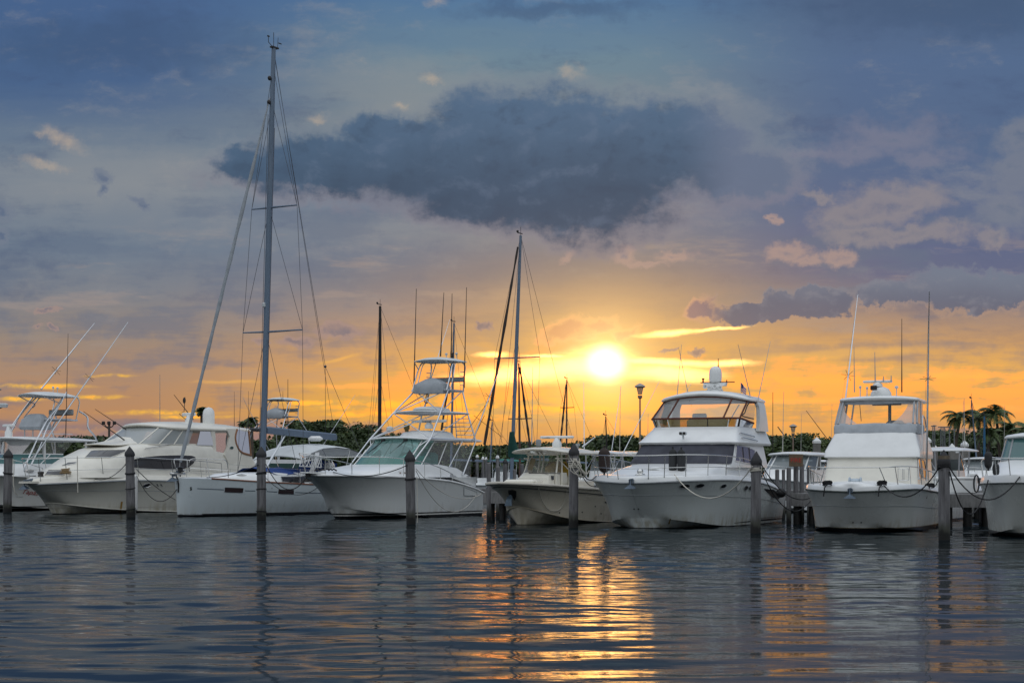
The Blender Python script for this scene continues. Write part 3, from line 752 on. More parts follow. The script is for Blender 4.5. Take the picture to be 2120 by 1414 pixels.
def line(pts, r, m, label, group='mooring lines', name='mooring_line'):
    mb = MB(); mb.tube(pts, r * .72, 6); return thing_mesh(mb, name, m, label, 'rope', group)
# ------------------------------------------------------------------ big flybridge yacht
FRONT = 'boats moored bow out in the front row'
def yacht5():
    b = Boat('motor_yacht', 1333, 1094, 24, 'big white flybridge yacht with navy windscreen cover and brown framed enclosure', 'yacht', FRONT)
    hm = hull_mat('hull_big_yacht', (.66, .70, .69), [(-2, .03, (.012, .012, .014)), ], dirt=.16, aft=((3.6, .10, .17, (.012, .012, .016)), (3.4, .20, .222, (.012, .012, .016))))
    # the boot stripes belong to the after body only
    plan = [(-1.15, 0), (-1.0, .62), (-.6, 1.25), (.3, 1.93), (1.6, 2.25), (3.4, 2.38), (6, 2.40), (8, 2.36), (9.3, 2.28)]
    sh = [(1290, 1000), (1340, 999), (1420, 995), (1500, 993), (1560, 996), (1600, 1005), (1622, 1020), (1632, 1031)]
    ch = [(-.06, 0, .36), (-.02, .32, .345), (.15, .80, .31), (.8, 1.38, .22), (1.9, 1.74, .10), (3.6, 1.98, .0), (6, 2.1, -.06), (8, 2.12, -.08), (9.3, 2.1, -.08)]
    hull(b, plan, sh, ch, [0, .07, .14, .16, .11, .06, .02, 0, 0], m=hm, rub=GREY, rub_r=.028, camber=.16)
    hull_line(b, 'knuckle', .36, GREY, .010)
    b.strip('stem_seam', [(1304, 1004), (1318, 1046), (1332, 1089)], GREY, 1.2, .006)
    # raised foredeck moulding and trunk
    raised_deck(b, [(0, .01), (.05, .12), (.12, .17), (.34, .19)], 8.2)
    tk = MB(); house(tk, [dict(xf=-.35, xb=7.5, hw=1.80, z=1.62, depth=2.0, p=2.2), dict(xf=.0, xb=7.5, hw=1.76, z=1.76, depth=2.0, p=2.2),
                          dict(xf=.9, xb=7.5, hw=1.72, z=1.92, depth=1.6, p=2.5), dict(xf=2.0, xb=7.5, hw=1.66, z=2.05, depth=1.4, p=2.6), dict(xf=3.2, xb=7.5, hw=1.60, z=2.14, depth=.9, p=3)])
    b.solid(tk); b.part(tk, 'foredeck_trunk', WHITE)
    cb = MB(); house(cb, [dict(xf=3.35, xb=8.3, hw=1.86, z=2.02, depth=.62, p=3.4), dict(xf=3.42, xb=8.3, hw=1.85, z=2.16, depth=.62, p=3.4), dict(xf=4.30, xb=8.3, hw=1.70, z=2.84, depth=.62, p=3.4)])
    b.solid(cb); b.part(cb, 'cabin', WHITE)
    fb = MB(); house(fb, [dict(xf=4.22, xb=8.9, hw=1.80, z=2.83, depth=.60, p=3.6), dict(xf=4.16, xb=8.9, hw=1.84, z=2.90, depth=.60, p=3.6), dict(xf=4.36, xb=8.9, hw=1.80, z=2.98, depth=.6, p=3.6),
                          dict(xf=5.02, xb=8.9, hw=1.62, z=3.40, depth=.7, p=3.2), dict(xf=5.05, xb=8.9, hw=1.60, z=3.46, depth=.7, p=3.2), dict(xf=5.3, xb=8.8, hw=1.35, z=3.46, depth=.7, p=3.2)])
    b.solid(fb); b.part(fb, 'flybridge', WHITE)
    # navy cover over the windscreen
    r0 = ringp(3.40, 8.3, 1.885, 2.15, .62, 3.4); r1 = ringp(4.27, 8.3, 1.735, 2.82, .62, 3.4)
    sel = range(4, len(r0) - 4)
    cv = MB(); cv.grid([[r0[i].lerp(r1[i], t) + Vector((-.02, 0, .012 * math.sin(i * 2.1 + t * 5))) for i in sel] for t in (0, .33, .66, 1)]); b.part(cv, 'windscreen_cover', NAVY)
    b.decal('side_window', [(1524, 921), (1545, 925), (1562, 932), (1562, 962), (1521, 954)], mat('mauve_window', (.16, .12, .13), .12, coat=.4), off=.02, frame=WHITE)
    for px_ in (1536, 1549):
        q, _ = b.hit(px_, 926, .035); q2, _ = b.hit(px_ + 3, 957, .035)
        if q and q2: m_ = MB(); m_.tube([q, q2], .012, 5); b.part(m_, 'mullion', DARK)
    # smoked venturi screen
    wb = ringp(5.12, 7.9, 1.57, 3.45, .7, 3.2); wt = ringp(5.02, 7.9, 1.66, 3.76, .7, 3.2)
    wt = [Vector((q.x, q.y, q.z - max(0, q.x - 5.6) * .085)) for q in wt]
    sel = list(range(1, len(wb) - 1))
    s_ = MB(); s_.grid([[wb[i] for i in sel], [wt[i] for i in sel]]); sc_ = b.part(s_, 'windscreen', SMOKE)
    f_ = MB(); f_.tube([wt[i] for i in sel], .035, 6); f_.build('frame', BROWNC, sc_, 60)
    for i in sel[::3]:
        f_ = MB(); f_.tube([wb[i], wt[i]], .018, 5); f_.build('mullion', WHITE if i % 2 else DARK, sc_, 60)
    # clear enclosure
    et = ringp(6.25, 8.1, 1.60, 4.58, .6, 3.2, camber=.18)
    e_ = MB(); e_.grid([[wt[i].lerp(et[i], t) for i in sel] for t in (0, .5, 1)]); en = b.part(e_, 'enclosure', CLEAR)
    for i in (4, 8, len(wb) // 2 + 2, len(wb) - 6):
        f_ = MB(); f_.tube([wt[i], et[i]], .034, 6); f_.build('zip_strip', BROWNC, en, 60)
    f_ = MB(); f_.tube([et[i] for i in sel], .030, 6); f_.build('top_binding', BROWNC, en, 60)
    f_ = MB(); k0 = 2
    f_.tube(curve([et[1] + Vector((.1, 0, -.03)), wt[3].lerp(et[3], .9), wt[3].lerp(et[3], .35), wt[3] + Vector((0, 0, .10)), wt[1] + Vector((0, 0, .16))], 4), .022, 6); f_.build('side_binding', DARK, en, 60)
    # hard top, arch and its legs
    ht = MB(); plate(ht, 6.18, 8.7, 1.68, 4.61, .13, .6, 3.2, camber=.22, crown=.12); b.part(ht, 'hard_top', WHITE)
    for sgn in (-1, 1):
        a = MB(); ring = []
        for (x0, x1, y, z) in ((8.75, 7.5, 1.78, 3.35), (8.65, 7.65, 1.76, 3.8), (8.55, 7.75, 1.72, 4.2), (8.6, 7.6, 1.64, 4.50), (8.65, 7.3, 1.45, 4.63)):
            ring.append([Vector((x0, sgn * y, z)), Vector((x1, sgn * y, z)), Vector((x1, sgn * (y - .13), z)), Vector((x0, sgn * (y - .13), z))])
        a.loft(ring, True, True); b.part(a, 'arch_leg', WHITE)
    a = MB(); a.tube([(6.9, -1.2, 4.3), (7.4, -.55, 3.5)], .02, 6); b.part(a, 'brace', STEEL)
    st = MB(); st.box((6.6, -.1, 3.62), (.4, 1.5, .35), bev=.08); st.box((6.9, .3, 3.75), (.12, .55, .5), bev=.05); b.part(st, 'helm_seat', LCANVAS)
    # radar mast
    q = b.X(1480, 800, 7.2); y0 = q.y
    rm = MB(); rm.box((7.2, y0, 4.84), (.5, .5, .10), bev=.03); rm.box((7.2, y0 - .05, 4.93), (.35, .34, .18), bev=.04)
    rm.loft([[(7.05, y0 - .40, 5.00), (7.35, y0 - .40, 5.00), (7.35, y0 + .38, 5.00), (7.05, y0 + .38, 5.00)], [(7.1, y0 - .46, 5.12), (7.3, y0 - .46, 5.12), (7.3, y0 + .42, 5.12), (7.1, y0 + .42, 5.12)]], True, True)
    mast_ = b.part(rm, 'radar_mast', WHITE)
    for dy_, dz_ in ((-.28, 4.93), (-.08, 4.98), (.12, 4.93), (.28, 4.98)):
        h_ = MB(); h_.lathe([(.03, -.10), (.035, .0), (.085, .10), (.06, .102), (.02, .03)], (7.0, y0 + dy_, dz_), 12, axis=(-1, 0, 0)); h_.build('horn', WHITE, mast_, 60)
    dm = MB(); dm.lathe([(.16, 5.13), (.22, 5.17), (.235, 5.30), (.235, 5.46), (.215, 5.58), (.165, 5.67), (.09, 5.72), (.01, 5.735)], (7.2, y0 - .02, 0), 24); b.part(dm, 'radar_dome', WHITE)
    cr = MB(); cr.tube([(7.2, y0 - .75, 5.14), (7.2, y0 + .55, 5.14)], .018, 6); cr.tube([(7.2, y0 + .45, 5.14), (7.2, y0 + .45, 5.26)], .03, 6); cr.ball((7.2, y0 + .45, 5.28), (.06, .06, .03)); cr.tube([(7.2, y0 - .45, 5.14), (7.2, y0 - .45, 5.22)], .02, 6); b.part(cr, 'antenna_crosstree', DARK)
    whip(b, (7.3, y0 - .1, 5.70), (7.3, y0 - .1, 6.02), r=.02, m=DARK)
    for (a0, a1, yv) in (((1428, 828), (1405, 720), 1.0), ((1401, 828), (1411, 713), 1.1), ((1553, 816), (1528, 713), -1.3), ((1567, 837), (1595, 707), -1.75)):
        whip(b, b.Y(*a0, yv) - Vector((0, 0, .05)), b.Y(*a1, yv))
    # searchlight on the brow, grab rails on the side
    q, n = b.hit(1336 + 78, 905)
    sl = MB(); c_ = b.X(1414, 897, 4.25); sl.box(c_, (.16, .26, .13), bev=.03); sl.tube([c_, c_ - Vector((-.05, 0, .2))], .035, 6); sl_o = b.part(sl, 'searchlight', LCANVAS)
    for dy_ in (-.065, .065):
        g_ = MB(); g_.box(c_ + Vector((-.085, dy_, 0)), (.012, .10, .09)); g_.build('lens', DARK, sl_o)
    gr = MB()
    for rows in (((1530, 897), (1560, 905)), ((1534, 906), (1566, 914))):
        a, na = b.hit(*rows[0], .05); c_, nc = b.hit(*rows[1], .05)
        if a and c_: gr.tube([a - na * .05, a, c_, c_ - nc * .05], .014, 6)
    b.part(gr, 'grab_rail', STEEL)
    # ports
    for cx, cy, rx, ry, tl in ((1417, 1006, 11, 4.6, -6), (1449, 1005, 9, 4.6, -8), (1497.5, 1006, 6, 4, -14), (1544, 1010, 4.2, 5, -14), (1553.5, 1010, 4, 5, -14)):
        el_ = [(cx + rx * math.cos(a) * 1, cy + ry * math.sin(a) + math.tan(R(tl)) * rx * math.cos(a)) for a in [2 * math.pi * k / 16 for k in range(16)]]
        b.decal('porthole', el_, DGLASS, .012, frame=GREY, fr=.012)
    b.decal('vent', [(1524, 1006), (1530, 1003), (1531, 1008), (1527, 1015), (1524, 1014)], WHITE, .03)
    v = b.decal('engine_vent', [(1582, 1012), (1600, 1014), (1618, 1025), (1610, 1032), (1600, 1028)], DARK, .012, frame=BLACK, fr=.02)
    for cx in (1313, 1322): b.decal('drain', [(cx + 1.5 * math.cos(a), 1053 + 1.5 * math.sin(a)) for a in [k * .785 for k in range(8)]], DARK, .012)
    b.decal('bilge_outlet', [(1383, 1084), (1387, 1073), (1389, 1073), (1386, 1084)], mat('rust_stain', (.20, .13, .03), .7, var=.4), .012)
    # bow rail
    xs = [-1.0, -.75, -.2, .7, 2.0, 3.3, 4.6, 5.9, 6.6]; hs = [.86, .85, .84, .82, .80, .78, .74, .66, .30]
    rail(b, xs, hs, .12, mid=.52, lean=.10, tilt=-.18)
    anchor(b, (-1.18, 0, 1.54), sc_=.75); w_ = MB(); w_.ball((-.35, .0, 1.86), (.14, .10, .12)); w_.box((-.35, 0, 1.76), (.34, .26, .08), bev=.03); b.part(w_, 'windlass', STEEL)
    hs_ = MB()
    for yy in (-.75, .55): plate(hs_, .9, 1.6, .32, 1.93, .05, .2); hs_.v = hs_.v
    b.part(hs_, 'deck_hatch', WHITE)
    # ensign on its staff
    fl = MB(); q = b.Y(1534, 792, -1.0); fl.tube([q - Vector((0, 0, .7)), q], .012, 5); fo = b.part(fl, 'flag_staff', STEEL)
    n_ = 10; g0 = []; g1 = []
    for i in range(n_ + 1):
        t = i / n_; off = Vector((.03 * math.sin(t * 7), -.20 * t, 0)); g0.append(q + off + Vector((0, 0, -.22 * t))); g1.append(q + off * .9 + Vector((0, 0, -.34 - .13 * t)))
    fm = bpy.data.materials.new('striped_flag'); fm.use_nodes = True; t = NT(fm.node_tree); bs = t.n['Principled BSDF']; tc_ = t.node('ShaderNodeTexCoord'); sp = t.node('ShaderNodeSeparateXYZ'); t.l.new(tc_.outputs['Generated'], sp.inputs[0])
    st_ = t.m('GREATER_THAN', t.m('FRACT', t.mul(t.add(sp.outputs[2], t.mul(sp.outputs[1], -.45)), 5.5)), .5)
    cl = t.mix(st_, (.42, .03, .04), (.7, .68, .66)); cl = t.mix(t.mul(t.m('GREATER_THAN', sp.outputs[2], .55), t.m('GREATER_THAN', sp.outputs[1], .5)), cl, (.03, .04, .14)); t.l.new(cl, bs.inputs[0]); bs.inputs['Roughness'].default_value = .9
    g_ = MB(); g_.grid([g0, g1]); g_.build('flag', fm, fo)
    # fenders on the rail and at the quarter
    for px_, y0_, y1_, lab in ((1393, 929, 979, 'left one of two dark fenders side by side on the flybridge yacht rail'), (1410.5, 930, 979, 'right one of two dark fenders side by side on the flybridge yacht rail')):
        c_ = b.w(b.X(px_, (y0_ + y1_) / 2, 1.0)); D = c_.y; fender(c_, (y1_ - y0_) / F * D, 8.6 / F * D, lab, mat('charcoal_fender', (.03, .032, .034), .75, var=.3))
    c_ = b.w(b.X(1251, 953, -.35)); fender(c_, 52 / F * c_.y, 12 / F * c_.y, 'fat brown black fender hanging on the bow rail of the flybridge yacht', mat('brown_fender', (.035, .022, .018), .7, var=.3))
    c_ = b.w(b.Y(1617, 1020, -2.62)); fender(c_, 22 / F * c_.y, 10 / F * c_.y, 'round black fender at the stern quarter of the flybridge yacht', axis=(b.M.to_3x3() @ Vector((1, -.5, 0))).normalized())
    return b
b5 = yacht5()
# ------------------------------------------------------------------ convertible with the blank white front
def outrigger(b, p0, p1, spread=None, r=.026, wires=(), parent=None):
    """long fishing pole with a spreader star; p0 foot, p1 tip (local)"""
    mb = MB(); p0, p1 = Vector(p0), Vector(p1); mb.tube([p0, p0.lerp(p1, .5), p1], [r * 1.2, r, r * .45], 6); o = b.part(mb, 'outrigger', ALU, smooth=60)
    if spread:
        c = p0.lerp(p1, spread); sp = MB(); d = (p1 - p0).normalized(); a = d.cross(Vector((1, 0, 0))).normalized(); e = d.cross(a)
        for k in range(3):
            v = (a * math.cos(k * 1.047 + .3) + e * math.sin(k * 1.047 + .3)) * .26; sp.tube([c - v, c + v], .008, 4)
        sp.build('spreader', DARK, o, 60)
        w_ = MB(); w_.tube(sag(p1, p0.lerp(p1, .05) + a * .12 + e * .1, .1, 8), .004, 4); w_.build('halyard', WIRE, o, 60)
    return o
def radar_bar(b, c, L, name='radar_scanner', ped=.25, m=WHITE, ang=0.0, h=.12):
    c = Vector(c); mb = MB(); mb.box(c, (.12, L, h), ang, bev=.03); o = b.part(mb, name, m)
    q = MB(); q.lathe([(.17, -ped), (.17, -ped * .55), (.12, -ped * .35), (.07, -.02), (.01, 0)], c, 16); q.build('pedestal', m, o, 60); return o
def mushroom(b, p, h=.2, r=.07, m=None):
    mb = MB(); p = Vector(p); mb.tube([p, p + Vector((0, 0, h))], .018, 6); mb.lathe([(r * .6, h - .02), (r, h), (r * .9, h + .05), (.01, h + .08)], p, 12); return b.part(mb, 'gps_antenna', m or LCANVAS, smooth=60)
def yacht6():
    b = Boat('sport_fisher', 1772, 1102, 20, 'white convertible fishing yacht with blank covered windscreen and bundled grey flybridge curtains', 'yacht', FRONT)
    hm = hull_mat('hull_convertible', (.64, .66, .64), [(-2, .135, (.012, .012, .014)), (.135, .15, (.30, .25, .15))], dirt=.12)
    plan = [(-.95, 0), (-.88, .62), (-.55, 1.16), (.15, 1.52), (1.3, 1.80), (3.0, 1.98), (5.5, 2.06), (8, 2.02), (10.5, 1.92)]
    sh = [(1674, 1014), (1760, 1018), (1830, 1016), (1900, 1012), (1945, 1019), (1965, 1024)]
    ch = [(-.10, 0, .20), (-.04, .50, .19), (.18, .90, .17), (.75, 1.25, .12), (1.8, 1.58, .05), (3.2, 1.76, .0), (5.5, 1.86, -.03), (8, 1.85, -.05), (10.5, 1.8, -.05)]
    hull(b, plan, sh, ch, [0, .03, .07, .10, .09, .06, .03, 0, 0], m=hm, rub=mat('green_black_rub', (.03, .04, .035), .5), rub_r=.028, camber=.06)
    hull_line(b, 'knuckle', .42, GREY, .010)
    b.strip('stem_seam', [(1770.5, 1022), (1771, 1060), (1772, 1092)], GREY, 1.2, .006)
    raised_deck(b, [(0, .01), (.03, .13), (.08, .16), (.30, .17)], 8, rise=lambda x: .10)
    cb = MB(); house(cb, [dict(xf=2.95, xb=7.5, hw=1.56, z=1.42, depth=.26, p=5), dict(xf=3.02, xb=7.5, hw=1.54, z=1.6, depth=.26, p=5), dict(xf=3.42, xb=7.5, hw=1.47, z=2.42, depth=.26, p=5)])
    b.solid(cb); b.part(cb, 'cabin', IVORY)
    fb = MB(); house(fb, [dict(xf=3.30, xb=7.3, hw=1.56, z=2.36, depth=.28, p=5), dict(xf=3.24, xb=7.3, hw=1.58, z=2.40, depth=.28, p=5), dict(xf=3.34, xb=7.3, hw=1.56, z=2.60, depth=.28, p=5), dict(xf=3.98, xb=7.3, hw=1.36, z=3.16, depth=.3, p=4.5), dict(xf=4.05, xb=7.2, hw=1.34, z=3.28, depth=.35, p=4)])
    b.solid(fb); b.part(fb, 'flybridge', WHITE)
    for pts in ([(1900, 949), (1904, 950), (1908, 990), (1901, 992)], [(1906, 951), (1912, 953), (1918, 988), (1911, 990)]):
        b.decal('side_window', pts, DGLASS, .02, frame=ALU)
    # lower roll of canvas and the bundled curtains
    r0 = ringp(4.0, 7.2, 1.385, 3.19, .34, 4.2); r1 = ringp(4.06, 7.2, 1.40, 3.42, .36, 4.0); r2 = ringp(4.16, 7.2, 1.37, 3.52, .38, 3.8)
    sel = range(1, len(r0) - 1)
    cv = MB(); cv.grid([[r[i] + Vector((0, 0, .02 * math.sin(i * 1.7 + k))) for i in sel] for k, r in enumerate((r0, r1, r2))]); b.part(cv, 'canvas_dodger', CANVAS)
    et = ringp(4.98, 7.2, 1.30, 4.32, .35, 4.2); ct = len(et) // 2
    def curtain(idx, frac):
        mb = MB(); rows = []
        for t in [k / 8 for k in range(9)]:
            row = []
            for j, i in enumerate(idx):
                a = r2[i].lerp(et[i], t); u = j / (len(idx) - 1)
                # the free edge is tied back in a curve
                pull = frac * (1 - (1 - t) ** 2) * u
                base_ = r2[idx[0]].lerp(et[idx[0]], t)
                q = a.lerp(base_, pull); q = q + Vector((.02 * math.sin(j * 2.6 + t * 3), .02 * math.cos(j * 2.1), 0)); row.append(q)
            rows.append(row)
        mb.grid(rows); return b.part(mb, 'curtain', HAZEV)
    curtain([ct + 7, ct + 6, ct + 5, ct + 4, ct + 3, ct + 2, ct + 1], .82); curtain([ct - 7, ct - 6, ct - 5, ct - 4, ct - 3, ct - 2, ct - 1], .62)
    for s_ in (1, -1):
        mb = MB(); idx = [ct + s_ * k for k in (7, 8, 9, 10)]
        mb.grid([[r2[i].lerp(et[i], t) for i in idx] for t in (0, .5, 1)]); b.part(mb, 'side_curtain', HAZEV)
        f_ = MB()
        for k in (5, 7, 9):
            i = ct + s_ * k; f_.tube([r2[i], et[i]], .03, 6)
        b.part(f_, 'curtain_roll', CANVAS)
        q = MB(); q.tube([Vector((5.6, s_ * 1.28, 3.3)), Vector((5.5, s_ * 1.1, 4.4))], .028, 6); b.part(q, 'top_post', ALU); q = MB(); q.tube([Vector((7.1, s_ * 1.3, 3.2)), Vector((6.9, s_ * 1.1, 4.4))], .028, 6); b.part(q, 'top_post', ALU)
    vl = MB(); v1 = [q - Vector((0, 0, .12 + .02 * math.cos(i))) for i, q in enumerate(et)]; vl.grid([[et[i] for i in sel], [v1[i] for i in sel]]); b.part(vl, 'valance', CANVAS)
    ht = MB(); plate(ht, 4.86, 7.5, 1.34, 4.34, .13, .4, 4.0, camber=.06, crown=.05); b.part(ht, 'hard_top', WHITE)
    ps = MB(); ps.tube([b.X(1862 - 56, 838, 6.6), b.X(1866, 837, 6.6)], .03, 6); ps.tube([b.X(1780, 838, 6.6), b.X(1783, 872, 6.6)], .012, 5); ps.tube([b.X(1842, 828, 6.0), b.X(1842, 872, 6.0)], .055, 6); b.part(ps, 'roll_bar', GREY)
    hs_ = MB(); hs_.box((5.9, -.45, 3.52), (.35, .6, .3), bev=.08); hs_.box((5.7, .15, 3.48), (.3, .35, .15), bev=.05); b.part(hs_, 'helm_seat', CANVAS)
    # hard top gear
    c = b.X(1824, 803, 5.9)
    dm = MB(); dm.lathe([(.33, 4.45), (.36, 4.52), (.35, 4.62), (.26, 4.76), (.12, 4.83), (.01, 4.84)], (5.9, c.y, 0), 20); b.part(dm, 'radar_housing', WHITE)
    radar_bar(b, b.X(1817, 790, 5.9) , 61 / F * 58.5, ped=.18, h=.09)
    q = MB(); q.box(b.X(1809, 803, 5.4), (.16, .22, .16), bev=.02); sl = b.part(q, 'searchlight', DARK)
    for px_, py_, h_ in ((1781, 803, .16), (1795, 805, .14), (1856, 803, .16)):
        p = b.X(px_, py_, 5.5); mushroom(b, (p.x, p.y, 4.44), h=max(.08, p.z - 4.44), r=.045 if px_ < 1800 else .07)
    for a0, a1 in (((1769, 812), (1768, 718)), ((1812, 790), (1811, 729)), ((1867, 812), (1867, 660)), ((1829, 790), (1829, 779)), ((1845, 790), (1845, 777))):
        whip(b, b.X(*a0, 5.8), b.X(*a1, 5.8), r=.016 if a1[1] < 770 else .022, m=DARK if a1[1] < 700 else None)
    outrigger(b, b.Y(1744, 880, 1.55), b.Y(1776, 610, 1.9), .36); outrigger(b, b.Y(1918, 995, -1.62), b.Y(1924, 603, -2.0), .55, r=.03)
    mb = MB(); mb.tube(curve([b.Y(1909, 930, -1.6), b.Y(1910, 866, -1.6), b.Y(1912, 862, -1.6), b.Y(1915, 868, -1.6), b.Y(1917, 886, -1.6)], 4), .022, 6); mb.tube([b.Y(1905, 898, -1.5), b.Y(1918, 894, -1.62)], .018, 6); b.part(mb, 'outrigger_brace', ALU)
    # rail, anchor, windlass
    rail(b, [-.75, -.3, .6, 1.8, 3.0, 4.2, 5.0], [.72, .72, .71, .69, .66, .60, .30], .12, lean=.05, tilt=-.05, foot_shift=.35)
    anchor(b, (-1.0, 0.02, 1.30), sc_=.75)
    wl_ = MB(); wl_.box((-.15, 0, 1.58), (.34, .26, .22), bev=.06); wl_.lathe([(.10, -.2), (.12, -.16), (.06, -.12), (.06, .12), (.12, .16), (.10, .2)], (-.15, 0, 1.62), 12, axis=(0, 1, 0)); wl_.tube([(-.3, 0, 1.55), (-.85, 0, 1.42)], .03, 6); wl_.box((.35, -.25, 1.56), (.5, .18, .09), bev=.03); b.part(wl_, 'windlass', mat('pale_blue_grey', (.45, .52, .58), .4))
    lb = MB()
    for z in (1.62, 2.0): lb.tube([b.X(1875, 980, 3.0) * Vector((1, 1, 0)).x if False else Vector((2.72 + .17 * math.cos(a), -1.12 + .17 * math.sin(a), z)) for a in [k * .52 for k in range(12)]], .012, 5, closed=True)
    for a in (0, 1.57, 3.14, 4.71): lb.tube([(2.72 + .17 * math.cos(a), -1.12 + .17 * math.sin(a), 1.62), (2.72 + .17 * math.cos(a), -1.12 + .17 * math.sin(a), 2.0)], .010, 5)
    b.part(lb, 'fender_basket', STEEL)
    for px_ in (1766, 1783): b.decal('drain', [(px_ + 1.6 * math.cos(a), 1081 + 1.6 * math.sin(a)) for a in [k * .785 for k in range(8)]], BLACK, .008)
    for px_, py_ in ((1713, 1006), (1826, 1006), (1925, 1011)):
        q, n = b.hit(px_, py_, .0)
        if q is None: continue
        mb = MB()
        for k in range(4): mb.tube([q + Vector((.11 * math.cos(a + k), .15 * math.sin(a * 1.3 + k), .05 + .03 * k + .02 * math.sin(a * 3))) for a in [j * .5 for j in range(14)]], .022, 5)
        mb.tube([q + Vector((-.1, 0, .05)), q + Vector((-.22, .05, -.05)), q + Vector((-.23, .08, -.32))], .02, 5)
        b.part(mb, 'cleat_rope', ROPED)
    return b
b6 = yacht6()
# ------------------------------------------------------------------ express fisherman under a tall open tower
def tower(b, legsF, legsR, m=ALU, r=.034):
    """four legs, each a list of (x, y, z) knots for starboard; mirrored; cross braces and rungs between the levels"""
    fr = b.part(MB(), 'tower_frame', m, smooth=60); bpy.data.objects.remove(fr)
    root = None
    for kn, nm in ((legsF, 'tower_leg'), (legsR, 'tower_leg')):
        for s_ in (-1, 1):
            mb = MB(); mb.tube([(x, s_ * y, z) for x, y, z in kn], r, 8); b.part(mb, nm, m, smooth=60)
    for i in range(1, len(legsF)):
        br = MB()
        a, c = Vector(legsF[i]), Vector(legsR[min(i, len(legsR) - 1)])
        a0, c0 = Vector(legsF[i - 1]), Vector(legsR[min(i - 1, len(legsR) - 1)])
        sw = lambda q, s_: Vector((q.x, s_ * q.y, q.z))
        br.tube([sw(a, -1), sw(a, 1)], r * .8, 6); br.tube([sw(c, -1), sw(c, 1)], r * .8, 6)
        for s_ in (-1, 1):
            br.tube([sw(a, s_), sw(c, s_)], r * .8, 6)
            if i > 1:
                br.tube([sw(a0, s_), sw(c, s_)], r * .7, 6)
        if i > 1:
            br.tube([sw(a0, -1), sw(a, 1)], r * .7, 6); br.tube([sw(a0, 1), sw(a, -1)], r * .7, 6)
        b.part(br, 'tower_brace', m, smooth=60)
def crows_nest(b, x0, x1, hw, z, zt, m=ALU, box=True, top_m=LCANVAS, lean=.0):
    rl = MB(); ring = [(x0, -hw, z), (x1, -hw, z), (x1, hw, z), (x0, hw, z)]
    rl.tube(ring, .035, 6, closed=True)
    h = zt - z
    for s_ in (-1, 1):
        rl.tube(curve([(x0 + .05, s_ * hw, z), (x0 + .25 + lean, s_ * hw, z + h * .45), (x0 + .48 + lean, s_ * hw * .95, z + h * .85), (x0 + .75 + lean, s_ * hw * .9, zt)], 4), .03, 6)
        rl.tube(curve([(x0 + .32, s_ * hw, z), (x0 + .50 + lean, s_ * hw, z + h * .45), (x0 + .72 + lean, s_ * hw * .95, z + h * .9), (x0 + 1.05 + lean, s_ * hw * .9, zt)], 4), .022, 6)
        rl.tube(curve([(x1, s_ * hw, z), (x1 + .05, s_ * hw, z + h * .5), (x1 + .08 + lean, s_ * hw, z + h * .85), (x1 - .12 + lean, s_ * hw * .9, zt)], 4), .03, 6)
        rl.tube(curve([(x0 + .40 + lean, s_ * hw * .95, z + h * .72), (x0 + .15 + lean, s_ * hw * .95, z + h * .90), (x0 + .05 + lean, s_ * hw * .9, zt)], 4), .02, 6)
        for k in range(4):
            zz = z + h * (.2 + .15 * k); rl.tube([(x1 + .04, s_ * hw, zz), (x1 - .25, s_ * hw, zz)], .018, 5)
    b.part(rl, 'crows_nest_rail', m, smooth=60)
    bk = MB(); bk.box((x1 + .02, 0, z + h * .40), (.10, hw * 2.02, .20), bev=.04); b.part(bk, 'backrest', GREY)
    tp = MB(); plate(tp, x0 + lean, x1 + .15 + lean, hw * 1.06, zt, .07, .4, 3, camber=.05, crown=.10); b.part(tp, 'sun_top', top_m)
    if box:
        cx = x0 + .22
        q = MB(); q.loft([ringp(cx - .32, cx + .30, hw * .86, z - .12, .12, 4), ringp(cx - .36, cx + .30, hw * .88, z + .06, .12, 4), ringp(cx - .32, cx + .28, hw * .80, z + .26, .12, 3.5), ringp(cx - .14, cx + .2, hw * .34, z + .46, .1, 3), ringp(cx - .03, cx + .1, hw * .1, z + .52, .05, 3)], True, True)
        b.part(q, 'helm_cover', CANVAS)
